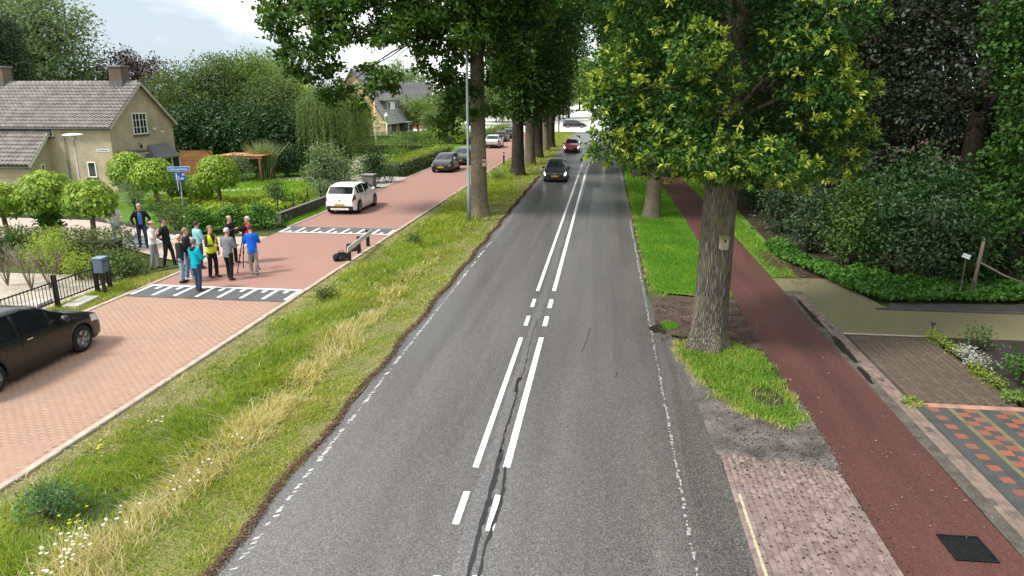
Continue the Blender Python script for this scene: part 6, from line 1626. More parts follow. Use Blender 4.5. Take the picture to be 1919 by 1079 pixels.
# ------------------------------------------------------------------ people
def ring_loft(mb, secs, n=12, cap=True):
    """secs: (centre, half-width vector a, half-depth vector b)"""
    V = []
    for c, a, b in secs:
        c, a, b = Vector(c), Vector(a), Vector(b)
        for k in range(n):
            t = 2 * math.pi * k / n; V.append(c + a * math.cos(t) + b * math.sin(t))
    Fs = [(i * n + k, i * n + (k + 1) % n, (i + 1) * n + (k + 1) % n, (i + 1) * n + k) for i in range(len(secs) - 1) for k in range(n)]
    if cap: Fs += [tuple(reversed(range(n))), tuple((len(secs) - 1) * n + k for k in range(n))]
    mb.add(V, Fs, 0, True)
def limb(mb, pts, rad, n=10):
    mb.tube(pts, rad, n)
    for p, r in ((pts[0], rad[0]), (pts[-1], rad[-1])): ball(mb, p, (r, r, r), 8, 5)
def ball(mb, c, r, n=12, m=8):
    V = [(c[0], c[1], c[2] - r[2])]
    for i in range(1, m):
        a = math.pi * i / m - math.pi / 2
        for k in range(n):
            t = 2 * math.pi * k / n; V.append((c[0] + r[0] * math.cos(a) * math.cos(t), c[1] + r[1] * math.cos(a) * math.sin(t), c[2] + r[2] * math.sin(a)))
    V.append((c[0], c[1], c[2] + r[2])); T = len(V) - 1
    Fs = [(0, 1 + (k + 1) % n, 1 + k) for k in range(n)] + [(1 + i * n + k, 1 + i * n + (k + 1) % n, 1 + (i + 1) * n + (k + 1) % n, 1 + (i + 1) * n + k) for i in range(m - 2) for k in range(n)] + [(T, 1 + (m - 2) * n + k, 1 + (m - 2) * n + (k + 1) % n) for k in range(n)]
    mb.add(V, Fs, 0, True)
def fused(mb, name, mat, parent, voxel=.016, smooth=3):
    o = link_mesh(name, mb.mesh(name, mat), parent)
    m = o.modifiers.new('fuse', 'REMESH'); m.mode = 'VOXEL'; m.voxel_size = voxel; m.use_smooth_shade = True
    if smooth: s = o.modifiers.new('smooth', 'SMOOTH'); s.iterations = smooth; s.factor = .5
    return o
ARMS = {'down': ((.0, .07, -.29), (.07, .05, -.54)), 'pocket': ((-.08, .15, -.27), (.08, .05, -.46)), 'crossed': ((.08, .09, -.27), (.24, -.16, -.24)),
        'chin': ((.12, .05, -.27), (.20, -.13, -.02)), 'hold': ((.04, .07, -.28), (.28, -.03, -.26)), 'back': ((-.09, .10, -.27), (-.17, -.10, -.45)), 'point': ((.14, .08, -.2), (.36, -.02, -.08))}
SKIN = pm('skin', (.52, .29, .20), .55, .12, 8, coord='Object'); 
def cloth(name, c, rough=.85): return pm('cloth_' + name, c, rough, .22, 5, .8, 13, coord='Object', spec=.2, fine=.12, fscale=60)
def person(label, px, py, face, h, top, legs, hair, shoes, arms=('down', 'down'), stance=.10, step=.06, jacket=True, build=1.0, bald=False, woman=False, inner=None, head_turn=0.0, lean=0.0, extra=None, pos=None):
    g_ = pos if pos else gp(px, py)
    root = empty('person', (g_[0], g_[1], .006), R_(face), label, 'person', 'people standing on the brick road')
    root.scale = (h / 1.78,) * 3
    body = MB(); up = MB(); tr = MB(); bw = build
    ln = Vector((lean, 0, 0))
    SH = .185 * bw * (.9 if woman else 1); HP = .165 * bw * (1.02 if woman else .97)
    hip = {s: Vector((0, s * .092, .93)) for s in (1, -1)}
    foot = {s: Vector((s * step, s * stance, .085)) for s in (1, -1)}
    knee = {s: hip[s].lerp(foot[s], .5) + Vector((.035, s * .008, .02)) for s in (1, -1)}
    tw = lambda z, w, d, x=0: ((x + lean * max(0, (z - .9) / .6), 0, z), (0, w, 0), (d, 0, 0))
    torso = [(.86, HP * .95, .105, 0), (.95, HP, .115, 0), (1.06, .155 * bw, .108, .005), (1.18, .165 * bw, .115, .01), (1.32, .185 * bw, .122, .005), (1.41, .185 * bw, .112, -.005), (1.47, .12 * bw, .085, -.012), (1.50, .07, .065, -.01)]
    ring_loft(body, [tw(z, w * .93, d * .92, x) for z, w, d, x in torso], 16)
    ring_loft(up, [tw(z, w + .016, d + .018, x) for z, w, d, x in ([(.80, HP * 1.06, .118, 0)] if jacket else []) + torso[0 if jacket else 1:-1]] + [tw(1.505, .078, .074, -.012)], 16)
    # legs
    for s in (1, -1):
        lg = [hip[s], hip[s].lerp(knee[s], .5), knee[s], knee[s].lerp(foot[s], .35), foot[s]]
        limb(body, lg, [.078, .07, .05, .05, .036], 10)
        tp = [hip[s] + Vector((0, 0, .02)), hip[s].lerp(knee[s], .5), knee[s], knee[s].lerp(foot[s], .45), foot[s] + Vector((.005, 0, .005))]
        tr.tube(tp, [.097 * bw, .089 * bw, .072, .068 if not woman else .060, .064 if not woman else .050], 12)
    ring_loft(tr, [tw(.84, HP * .96, .112), tw(.95, HP * 1.02, .122), tw(1.03, .16 * bw, .115)], 16)
    # arms and hands
    fingers = MB()
    for s, pose in ((1, arms[0]), (-1, arms[1])):
        sh = Vector((lean * .9 - .005, s * SH, 1.42)); e_, w_ = ARMS[pose]
        el = sh + Vector((e_[0], s * e_[1], e_[2])); wr = sh + Vector((w_[0], s * w_[1], w_[2]))
        limb(body, [sh, sh.lerp(el, .5), el, el.lerp(wr, .5), wr], [.052, .047, .040, .038, .026], 10)
        if jacket or inner != 'short':
            end = wr if jacket or inner != 'short' else el
            limb(up, [sh + Vector((0, -s * .02, .0)), sh.lerp(el, .5), el, el.lerp(wr, .55), wr.lerp(el, .06)], [.074 * bw, .064 * bw, .056, .050, .043], 12)
        else: limb(up, [sh + Vector((0, -s * .02, 0)), sh.lerp(el, .55), sh.lerp(el, .8)], [.072 * bw, .066 * bw, .064], 12)
        d = (wr - el).normalized(); side = d.cross(Vector((0, 0, 1)))
        if side.length < .2: side = Vector((1, 0, 0))
        side.normalize(); nrm = side.cross(d)
        if pose != 'pocket':
            pc = wr + d * .045
            ring_loft(body, [(wr + d * .0, side * .028, nrm * .020), (wr + d * .03, side * .038, nrm * .018), (wr + d * .075, side * .042, nrm * .016), (wr + d * .092, side * .036, nrm * .012)], 10)
            for q, (off, l_) in enumerate(((-.030, .062), (-.010, .074), (.010, .070), (.029, .055))):
                b0 = wr + d * .082 + side * off; k1 = b0 + d * l_ * .5 - nrm * .006; k2 = k1 + d * l_ * .35 - nrm * .022; k3 = k2 + d * l_ * .15 - nrm * .026
                fingers.tube([b0, k1, k2, k3], [.0098, .0092, .0085, .0065], 6)
            t0 = wr + d * .03 - side * .034; fingers.tube([t0, t0 - side * .022 + d * .025, t0 - side * .026 + d * .05 - nrm * .01], [.012, .011, .008], 6)
    # head: neck, skull, jaw, nose, ears, brow
    hc = Vector((lean * 1.2 + .012, 0, 1.665)); ct, st_ = math.cos(R_(head_turn)), math.sin(R_(head_turn))
    def hd(x, y, z): return (hc.x + x * ct - y * st_, hc.y + x * st_ + y * ct, hc.z + z)
    body.tube([(lean * .95 - .012, 0, 1.44), (lean * 1.05 - .01, 0, 1.52), (hc.x - .015, 0, 1.60)], [.062, .055, .054], 12)
    prof = [(-.118, .028, .045, .055), (-.10, .045, .040, .052), (-.06, .062, .02, .072), (-.02, .070, .005, .088), (.03, .075, -.002, .096), (.07, .070, -.006, .092), (.10, .050, -.010, .068), (.115, .022, -.012, .03)]
    ring_loft(body, [(hd(x, 0, z), (-w * st_, w * ct, 0), (dd * ct, dd * st_, 0)) for z, w, x, dd in prof], 16)
    ball(body, hd(.102, 0, -.012), (.014, .012, .022), 8, 6); ball(body, hd(.098, 0, -.022), (.018, .014, .012), 8, 6)
    for s in (1, -1): ball(body, hd(-.005, s * .077, -.01), (.018, .010, .030), 8, 6)
    fu = fused(body, 'body', SKIN, root, .0135, 2)
    if fingers.v: fingers.obj('fingers', SKIN, root)
    # eyes, brows and mouth
    mb = MB()
    for s in (1, -1): ball(mb, hd(.085, s * .030, .010), (.008, .012, .007), 8, 5); mb.box(hd(.092, s * .031, .031), (.008, .030, .007), R_(head_turn))
    mb.box(hd(.093, 0, -.058), (.008, .042, .007), R_(head_turn)); mb.obj('features', pm('feature_dark', (.10, .045, .035), .6), root)
    fused(up, 'jacket' if jacket else 'shirt', top, root, .018, 3); fused(tr, 'trousers', legs, root, .018, 2)
    if not jacket:
        mb = MB(); ring_loft(mb, [tw(.99, .168 * bw, .128), tw(1.025, .166 * bw, .127)], 20); mb.obj('belt', M_trim, root)
    for s in (1, -1):
        mb = MB(); f = foot[s]; a = R_(6 * s)
        secs = [(-.075, .030, .035, .05), (-.05, .038, .046, .055), (.0, .040, .048, .052), (.06, .044, .036, .038), (.13, .046, .028, .030), (.175, .034, .020, .024), (.195, .014, .012, .018)]
        ring_loft(mb, [((f.x + x, f.y + s * x * .12, zz + .004), (0, w, 0), (0, 0, dd)) for x, w, dd, zz in secs], 12); mb.obj('shoe', shoes, root)
    # hair
    mb = MB(); n_, m_ = 20, 12; V = []; Fs = []
    full = not bald
    def rad(th, fi):
        return 1.0
    idx = {}
    for i in range(m_ + 1):
        el = math.pi / 2 - math.pi * .78 * i / m_
        for k in range(n_):
            t = 2 * math.pi * k / n_; x, y, z = math.cos(el) * math.cos(t), math.cos(el) * math.sin(t), math.sin(el)
            low = -.45 if (woman and x < .25) else (-.30 if x < .15 else (.05 if abs(y) > .75 and x < .45 else .42))
            if bald: ok = (z < .35 and z > -.35 and x < .1)
            else: ok = z > low
            if ok:
                idx[(i, k)] = len(V); wv = 1 + .03 * math.sin(7 * t + i) 
                sy = 1.08 if not woman else 1.2
                V.append(hd(-.006 + x * .108 * wv * (1.05 if woman and x < 0 else 1), y * .083 * sy * wv, .018 + z * .112 * wv))
    for i in range(m_):
        for k in range(n_):
            q = [(i, k), (i, (k + 1) % n_), (i + 1, (k + 1) % n_), (i + 1, k)]
            if all(p in idx for p in q): Fs.append(tuple(idx[p] for p in q))
    mb.add(V, [f[::-1] for f in Fs], 0, True); ho = mb.obj('hair', hair, root); sd = ho.modifiers.new('t', 'SOLIDIFY'); sd.thickness = .012; sd.offset = 0
    if extra: extra(root, tw, bw, HP, hc, hd)
    return root
hairc = lambda n, c: pm('hair_' + n, c, .7, .3, 20, .5, 60, coord='Object', sc=(1, 1, 4))
H_grey, H_white, H_dark, H_blond, H_brown, H_sand = hairc('grey', (.30, .29, .275)), hairc('white', (.46, .45, .43)), hairc('dark', (.03, .025, .022)), hairc('blond', (.52, .42, .24)), hairc('brown', (.09, .055, .035)), hairc('sand', (.24, .15, .085))
S_blk, S_wht, S_brn = cloth('shoe_black', (.014, .013, .013), .5), cloth('shoe_white', (.60, .60, .58), .6), cloth('shoe_brown', (.07, .035, .02), .5)
J_light, J_mid, J_dark = cloth('jeans_light', (.22, .32, .43)), cloth('jeans_mid', (.13, .20, .30)), cloth('jeans_dark', (.03, .05, .10))
T_blk, T_grey, T_sand = cloth('trouser_black', (.012, .012, .014)), cloth('trouser_grey', (.23, .23, .23)), cloth('trouser_sand', (.27, .26, .235))
def open_front(col, label='shirt_front', w=.06):
    def f(root, tw, bw, HP, hc, hd):
        mb = MB(); V = []
        for z, hw_, d in ((.96, w, .135), (1.1, w * 1.1, .132), (1.25, w * 1.1, .140), (1.38, w, .138), (1.47, w * .45, .100)):
            V += [(tw(z, 1, 1)[0][0] + d + .006, -hw_, z), (tw(z, 1, 1)[0][0] + d + .006, hw_, z)]
        V2 = [(v[0] - .03, v[1], v[2]) for v in V]; n = len(V)
        mb.add(V + V2, [(2 * i, 2 * i + 1, 2 * i + 3, 2 * i + 2) for i in range(4)] + [(n + 2 * i, 2 * i, 2 * i + 2, n + 2 * i + 2) for i in range(4)] + [(2 * i + 1, n + 2 * i + 1, n + 2 * i + 3, 2 * i + 3) for i in range(4)], 0, True); mb.obj(label, col, root)
    return f
def hood(col):
    def f(root, tw, bw, HP, hc, hd):
        mb = MB(); ring_loft(mb, [((-.075, 0, 1.38), (0, .10, 0), (.05, 0, 0)), ((-.095, 0, 1.44), (0, .115, 0), (.06, 0, .0)), ((-.07, 0, 1.505), (0, .105, 0), (.08, 0, .0)), ((-.045, 0, 1.53), (0, .085, 0), (.07, 0, .0))], 14); mb.obj('hood', col, root)
    return f
def vest(root, tw, bw, HP, hc, hd):
    Yl = pm('vest_yellow', (.62, .78, .02), .7, .08, 8, .3, 25, coord='Object', emit=None)
    mb = MB(); V = []; n = 22
    zs = [(.86, HP + .045, .145), (.95, HP + .045, .15), (1.08, .155 * bw + .048, .148), (1.22, .165 * bw + .045, .15), (1.33, .185 * bw + .035, .155), (1.42, .178 * bw + .02, .145), (1.478, .125 * bw, .112)]
    gap = [.0, .0, .04, .18, .32, .5, .75]                             # the neckline opens upwards
    for (z, w, d), g_ in zip(zs, gap):
        for k in range(n + 1):
            t = g_ + (2 * math.pi - 2 * g_) * k / n; c = tw(z, 1, 1)[0]; V.append((c[0] + d * math.cos(t), w * math.sin(t), z))
    m = n + 1; mb.add(V, [(i * m + k, i * m + k + 1, (i + 1) * m + k + 1, (i + 1) * m + k) for i in range(len(zs) - 1) for k in range(n) if not (i >= 3 and i < 5 and k in (n // 4, n // 4 - 1, 3 * n // 4, 3 * n // 4 - 1))], 0, True)
    o = mb.obj('safety_vest', Yl, root); sd = o.modifiers.new('t', 'SOLIDIFY'); sd.thickness = .008; sd.offset = 1
    mb = MB(); ring_loft(mb, [((.0, 0, 1.03), (0, .155 * bw + .060, 0), (.160, 0, 0)), ((.0, 0, 1.10), (0, .157 * bw + .060, 0), (.160, 0, 0))], 24, False); mb.obj('reflective_band', pm('reflective', (.62, .72, .50), .4), o)
person('white-jacketed person half hidden behind a globe tree trunk', 222, 457, -35, 1.76, cloth('white_jacket', (.62, .60, .56)), J_light, H_brown, S_wht, ('hold', 'pocket'))
person('grey-haired man in open dark jacket and blue shirt facing the camera', 270, 463, -60, 1.82, cloth('navy_jacket', (.012, .014, .022)), J_dark, H_white, S_blk, ('pocket', 'pocket'), .13, extra=open_front(cloth('blue_shirt', (.08, .15, .38)), w=.075), build=1.05)
person('man in white shirt and grey trousers with hand at his chin', 292, 505, 15, 1.80, cloth('white_shirt', (.66, .63, .60)), T_grey, H_brown, S_brn, ('crossed', 'chin'), .09, .08, head_turn=8, lean=.03, jacket=False, bald=True, inner='short')
person('man in black jacket and black trousers behind the white shirt', 318, 499, 12, 1.80, cloth('black_jacket', (.014, .014, .015)), cloth('trouser_dark', (.03, .022, .02)), H_dark, S_brn, ('pocket', 'pocket'), .15, .14, head_turn=-18, lean=-.04)
person('blond woman in black top and light jeans', 343, 530, 40, 1.66, cloth('black_top', (.018, .018, .02)), J_light, H_blond, S_blk, ('hold', 'down'), .08, .05, head_turn=-12, lean=.02, woman=True, build=1.05)
person('sandy-haired man in dark jacket and jeans beside the blond woman', 357, 523, 20, 1.80, cloth('blue_black', (.016, .02, .03)), J_mid, H_sand, S_wht, ('hold', 'down'), .10, .08, head_turn=-14)
person('person in turquoise jacket with dark hood seen from behind', 373, 545, 70, 1.72, cloth('turquoise', (.0, .33, .42)), J_dark, hairc('greybrown', (.13, .11, .095)), S_brn, ('hold', 'hold'), .11, .05, extra=hood(cloth('navy_hood', (.015, .02, .04))), build=1.06)
person('person in pale blue jacket behind the yellow vest', 377, 503, 65, 1.76, cloth('paleblue', (.22, .48, .52)), J_dark, H_dark, S_brn, ('hold', 'hold'))
person('man in fluorescent yellow vest over a brown jacket', 401, 519, -15, 1.82, cloth('brown_jacket', (.055, .032, .022)), T_blk, H_sand, S_brn, ('down', 'hold'), .09, .06, head_turn=-12, lean=.03, extra=vest)
person('white-haired man in grey jacket seen from behind', 432, 524, 80, 1.80, cloth('grey_jacket', (.17, .175, .185)), T_blk, H_white, S_brn, ('hold', 'hold'), .12, .10, lean=.04, build=1.06)
person('bald man in dark jacket behind the video camera', 437, 493, -10, 1.82, cloth('charcoal', (.016, .016, .018)), T_blk, H_brown, S_brn, ('hold', 'point'), .12, .05, bald=True, build=1.05)
person('white-haired person in red jacket beside the video camera', 475, 491, 215, 1.76, cloth('red_jacket', (.50, .012, .025)), J_dark, H_white, S_blk, ('hold', 'crossed'), .10, .06, head_turn=14, lean=.06)
person('person in bright blue jacket and sand trousers operating the tripod', 477, 514, 115, 1.76, cloth('blue_jacket', (.008, .11, .58)), T_sand, H_dark, cloth('shoe_grey', (.30, .30, .29)), ('hold', 'hold'), .09, .07, head_turn=10, lean=.09)
# the video camera on its tripod
q = gp(463, 506)
VC = empty('tripod', (q[0], q[1], .006), R_(110), 'black camera tripod with spread legs among the group', 'tripod')
for k in range(3):
    a = 2 * math.pi * k / 3 + .4
    mb = MB(); mb.tube([(.03 * math.cos(a), .03 * math.sin(a), 1.28), (.26 * math.cos(a), .26 * math.sin(a), .62), (.46 * math.cos(a), .46 * math.sin(a), .02)], [.022, .02, .014], 7); o = mb.obj('leg', M_iron, VC)
    mb = MB(); mb.box((.27 * math.cos(a), .27 * math.sin(a), .60), (.05, .05, .07), a); mb.obj('clamp', M_trim, o)
    mb = MB(); mb.lathe([(.001, 0), (.03, 0), (.03, .02), (.015, .04)], (.46 * math.cos(a), .46 * math.sin(a), 0), 8); mb.obj('foot', M_trim, o)
mb = MB(); mb.lathe([(.05, 1.24), (.06, 1.28), (.05, 1.34), (.035, 1.38), (.06, 1.40), (.06, 1.42)], n=14); mb.obj('head', M_iron, VC)
mb = MB(); mb.tube([(0, 0, 1.38), (-.2, -.05, 1.30), (-.34, -.06, 1.22)], [.012, .012, .016], 6); mb.obj('pan_handle', M_trim, VC)
CM = empty('video_camera', (q[0], q[1], 1.43), R_(250), 'black video camera with lens and microphone on the tripod', 'camera')
mb = MB(); mb.box((0, 0, .085), (.28, .12, .15)); mb.obj('body', M_iron, CM, bevel=.012)
mb = MB(); mb.lathe([(.04, .14), (.048, .16), (.048, .28), (.06, .29), (.062, .34), (.05, .345)], (0, 0, .08), 14, axis='X'); mb.obj('lens', M_iron, CM)
mb = MB(); mb.lathe([(.001, -.1), (.018, -.1), (.022, .0), (.024, .2), (.001, .22)], (.05, .07, .2), 10, axis='X'); mb.obj('microphone', cloth('foam', (.02, .02, .02)), CM)
mb = MB(); mb.tube([(-.1, 0, .16), (-.08, 0, .22), (.08, 0, .22), (.1, 0, .16)], .012, 6); mb.obj('handle', M_trim, CM)
mb = MB(); mb.box((-.02, -.10, .12), (.02, .10, .07)); mb.obj('screen', M_trim, CM)
# ------------------------------------------------------------------ street furniture and small things
M_post = pm('lamp_grey', (.27, .33, .36), .45, .12, 4, .1, 30, metal=.3, fine=.08)
def lamp_post(label, loc, h, arm, group=None):
    o = empty('lamp_post', loc, 0, label, 'lamp post', group)
    mb = MB(); mb.lathe([(.095, -.1), (.095, 1.55), (.09, 1.6), (.066, 1.68), (.062, h * .5), (.05, h)], n=16); p = mb.obj('pole', M_post, o)
    mb = MB(); mb.box((.098, 0, .75), (.012, .09, .38)); mb.obj('hatch', pm('hatch_grey', (.20, .25, .27), .5), p)
    mb = MB(); mb.tube([(0, 0, h - .1), (arm * .2, 0, h + .25), (arm * .7, 0, h + .42), (arm, 0, h + .45)], [.05, .045, .04, .035], 8); mb.obj('arm', M_post, o)
    mb = MB(); mb.lathe([(.03, 0), (.14, .05), (.16, .2), (.13, .5), (.04, .62)], (arm - .1, 0, h + .44), 12, axis='X'); mb.obj('lamp_head', M_post, o)
    return o
lamp_post('grey steel lamp post standing beside the big verge oak', (-6.69, 35.25, 0), 13.0, 2.0)
lamp_post('grey lamp post beyond the crossroads', (-9.5, 165, 0), 9.0, 2.0)
# garden street lamp by the house
o = empty('street_lamp', (-28.45, 36.0, 0), 0, 'grey park lamp with flat white head in front of the house', 'street lamp')
mb = MB(); mb.lathe([(.075, -.05), (.075, 1.0), (.055, 1.05), (.045, 3.85)], n=12); mb.obj('pole', pm('pole_grey', (.30, .29, .27), .6), o)
mb = MB(); mb.lathe([(.05, 3.8), (.10, 3.86), (.20, 4.0), (.19, 4.06)], n=16); mb.obj('lamp_glass', pm('opal', (.55, .55, .52), .3), o)
mb = MB(); mb.lathe([(.02, 4.065), (.50, 4.07), (.52, 4.10), (.46, 4.15), (.05, 4.19)], n=24); mb.obj('lamp_cap', M_white, o)
# iron fence in front of the gravel
M_fence = pm('fence_brown', (.022, .017, .015), .6, .3, 8)
FX = -16.18
o = empty('iron_fence', (FX, 0, 0), 0, 'dark iron bar fence in front of the gravel garden', 'fence')
for z in (.22, .80):
    mb = MB(); mb.box((0, 17.2, z), (.03, 7.8, .035)); mb.obj('rail', M_fence, o)
mbar = MB(); mbar.cyl((0, 0, .18), (0, 0, .84), .011, n=6); BM_ = mbar.mesh('bar', M_fence)
y = 13.4
while y < 21.05:
    place(BM_, 'bar', (0, y, 0), parent=o); y += .135
for y in (13.3, 15.9, 18.75, 20.5, 21.1):
    mb = MB(); mb.box((0, y, .48), (.10, .035, 1.06)); mb.box((-.05, y, .48), (.015, .10, 1.06)); mb.box((.05, y, .48), (.015, .10, 1.06)); mb.obj('post', M_fence, o)
o = empty('mailbox', (-15.9, 20.45, 0), R_(8), 'blue-grey letterbox on a dark post at the fence', 'mailbox')
mb = MB(); mb.box((0, 0, .35), (.09, .09, .72)); mb.obj('post', M_fence, o)
mb = MB(); mb.box((0, 0, .93), (.30, .38, .46)); mb.obj('box', pm('mailbox_blue', (.085, .135, .18), .45, .1, 4), o, bevel=.015)
mb = MB(); mb.box((0, 0, 1.175), (.34, .42, .035)); mb.obj('lid', pm('mailbox_lid', (.17, .25, .32), .4), o, bevel=.01)
mb = MB(); mb.box((.152, 0, 1.06), (.008, .27, .03)); mb.obj('slot', M_trim, o)
M_slab = pm('pale_slab', (.40, .38, .34), .9, .2, 3, .3, 50)
for i, (px, py, sx, sy) in enumerate([(148, 570, .5, 1.1), (64, 572, .55, .7)]):
    g_ = gp(px, py); mb = MB(); mb.bbox((0, 0, .06), (sx, sy, .14), .02); tag(mb.obj('stone_slab', M_slab, None, (g_[0] + .1, g_[1], 0), R_(6)), ['pale stone slab lying at the foot of the iron fence', 'pale stone slab showing just behind the black car'][i], 'slab')
# street name and home-zone sign
M_sblue = pm('sign_blue2', (.03, .13, .42), .4, .05, 5); M_swhite = pm('sign_white', (.75, .76, .78), .4, .04, 5); M_sback = pm('sign_back', (.25, .26, .28), .5, .1, 5)
o = empty('street_sign', (-20.5, 32.7, 0), R_(30), 'street name plate above a blue home-zone sign on a grey pole', 'sign')
mb = MB(); mb.lathe([(.045, -.1), (.045, 1.1), (.032, 1.15), (.032, 2.82)], n=12); mb.obj('pole', M_post, o)
mb = MB(); mb.box((0, -.045, 2.72), (.98, .025, .22)); p = mb.obj('name_plate', M_swhite, o)
mb = MB(); mb.box((0, -.060, 2.72), (.94, .006, .18)); mb.obj('plate_face', pm('plate_blue', (.05, .22, .62), .4), p)
mb = MB(); r = random.Random(3); x = -.40
for i, ch in enumerate('llllllllllllll'):
    w_ = r.choice((.035, .04, .045)); hh = r.choice((.06, .06, .085)); mb.box((x + w_ / 2, -.0645, 2.70 + (hh - .06) / 2), (w_ * .75, .003, hh)); x += w_ + .014
mb.obj('lettering', M_swhite, p)
mb = MB(); mb.box((.02, -.05, 2.34), (.50, .02, .44)); p = mb.obj('home_zone_sign', M_sblue, o)
mb = MB()                                                               # pictogram: adult, child, ball, car, house
mb.box((-.14, -.0625, 2.38), (.055, .004, .15)); mb.lathe([(.001, -.002), (.028, -.002), (.028, .002), (.001, .002)], (-.14, -.0625, 2.485), 10, axis='Y'); mb.box((-.155, -.0625, 2.25), (.02, .004, .14)); mb.box((-.125, -.0625, 2.25), (.02, .004, .14))
mb.box((-.04, -.0625, 2.30), (.04, .004, .10)); mb.lathe([(.001, -.002), (.02, -.002), (.02, .002), (.001, .002)], (-.04, -.0625, 2.375), 10, axis='Y'); mb.box((-.04, -.0625, 2.21), (.03, .004, .08))
mb.box((.10, -.0625, 2.24), (.16, .004, .05)); mb.box((.10, -.0625, 2.285), (.09, .004, .035)); mb.obj('pictogram', M_swhite, p)
mb = MB(); mb.box((.17, -.0625, 2.44), (.13, .004, .12)); mb.obj('pictogram_house', pm('sign_pink', (.62, .45, .45), .5), p)
mb = MB(); mb.box((-.12, .10, 2.10), (.025, .36, .80)); p = mb.obj('side_sign', M_sback, o); mb = MB(); mb.box((-.12, -.083, 2.10), (.03, .004, .80)); mb.obj('edge', M_swhite, p)
# dark kerb on the far side of the side street
mb = MB(); mb.box2((-62, 35.0, -.05), (-26.1, 35.12, .12)); pts = [(-36, 33.75), (-26.1, 33.28), (-18.6, 29.7)]
kb = MB()
for a, b in zip(pts, pts[1:]):
    A, B = Vector((a[0], a[1], 0)), Vector((b[0], b[1], 0)); d = B - A; kb.box(((a[0] + b[0]) / 2, (a[1] + b[1]) / 2, .06), (d.length, .12, .22), math.atan2(d.y, d.x))
tag(kb.obj('kerb', pm('dark_sleeper', (.05, .045, .045), .9)), 'dark sleeper kerb along the far side of the side street', kind='structure')
# low wall with wire fence
o = empty('low_wall', (-15.9, 33.3, 0), R_(90), 'low dark garden wall running to the stone pillar', 'wall')
M_dwall = pm('dark_wall', (.055, .048, .042), .95, .35, 3, .5, 40, fine=.3)
for i in range(9): mb = MB(); mb.box((.75 + i * 1.5, 0, .24), (1.488, .18, .56)); mb.obj('panel', M_dwall, o)
mb = MB(); mb.box((6.75, 0, .535), (13.5, .21, .03)); mb.obj('coping', pm('coping', (.16, .15, .135), .9, .3, 4), o)
mb = MB(); mb.box((-.09, -.02, .28), (.12, .22, .66)); mb.obj('end_post', pm('end_concrete', (.42, .40, .36), .9), o)
o = empty('wire_fence', (-16.6, 34.8, 0), R_(90), 'black wire fence posts behind the low wall', 'fence')
for i in range(6): mb = MB(); mb.box((i * 1.9, 0, .55), (.05, .05, 1.15)); mb.obj('post', M_iron, o)
for z in (.35, .7, 1.05): mb = MB(); mb.tube([(0, 0, z), (9.5, 0, z)], .006, 4); mb.obj('wire', M_iron, o)
# stone pillar
o = empty('stone_pillar', (-15.85, 47.3, 0), 0, 'squat grey stone pillar at the garden entrance', 'pillar')
for j in range(5):
    for i in range(2):
        for k in range(2):
            mb = MB(); mb.bbox((-.19 + i * .38 + (.02 if j % 2 else -.02), -.19 + k * .38, .09 + j * .185), (.372, .372, .18), .02); mb.obj('stone', pm('grey_stone', (.20, .20, .195), .9, .35, 3, .5, 25, objvar=.3), o)
mb = MB(); mb.box((0, 0, .955), (.84, .84, .06)); mb.obj('cap', pm('cap_stone', (.26, .26, .25), .9), o)
tag(sheet('gravel_drive', [(-15.2, 48.2), (-15.2, 54.4), (-20, 55.2), (-26, 52), (-20, 49)], .006, pm('drive_gravel', (.33, .31, .285), .95, .2, 2, .3, 60)), 'grey driveway between pillar and lime-topped hedge', kind='structure')
# rail barrier by the kerb with bags beside it
A = Vector(gp(655, 490)); B = Vector(gp(690, 461)); d = (B - A); ln = d.length
o = empty('rail_barrier', A, math.atan2(d.y, d.x), 'low barrier of black posts and white rail at the kerb', 'barrier')
for i in range(3): mb = MB(); mb.box((i * ln / 2, 0, .30), (.13, .13, .80)); mb.obj('post', M_iron, o, bevel=.01)
mb = MB(); mb.box((ln / 2 - .1, -.085, .56), (ln + .7, .035, .20)); mb.obj('rail', pm('rail_white', (.60, .60, .58), .6, .2, 5), o)
def bag(label, loc, rz, s):
    o = empty('bag', loc, R_(rz), label, 'bag', 'camera bags by the barrier'); o.scale = (s,) * 3
    mb = MB(); ring_loft(mb, [((-.30, 0, .13), (0, .05, 0), (0, 0, .06)), ((-.26, 0, .15), (0, .13, 0), (0, 0, .14)), ((0, .01, .17), (0, .15, 0), (0, 0, .17)), ((.25, 0, .15), (0, .13, 0), (0, 0, .14)), ((.30, 0, .13), (0, .05, 0), (0, 0, .06))], 12); mb.obj('shell', cloth('nylon', (.016, .016, .018)), o)
    mb = MB(); mb.tube([(-.15, -.1, .28), (-.1, -.05, .40), (.1, -.05, .40), (.15, -.1, .28)], .012, 6); mb.obj('handle', M_trim, o)
    mb = MB(); mb.box((0, -.165, .14), (.3, .03, .16)); mb.obj('pocket', cloth('nylon_grey', (.06, .06, .065)), o)
g_ = gp(638, 488); bag('black bag lying in front of the near barrier post', (g_[0], g_[1], 0), 60, 1.0)
g_ = gp(664, 471); bag('black bag leaning behind the middle of the barrier', (g_[0] - .12, g_[1] + .15, .0), 50, .9)
o = empty('marker_post', (-9.25, 66.4, 0), 0, 'black marker post with pale band on the verge', 'post')
mb = MB(); mb.box((0, 0, .5), (.14, .14, 1.1)); mb.obj('post', M_iron, o, bevel=.02); mb = MB(); mb.box((0, 0, .86), (.15, .15, .08)); mb.obj('band', M_swhite, o)
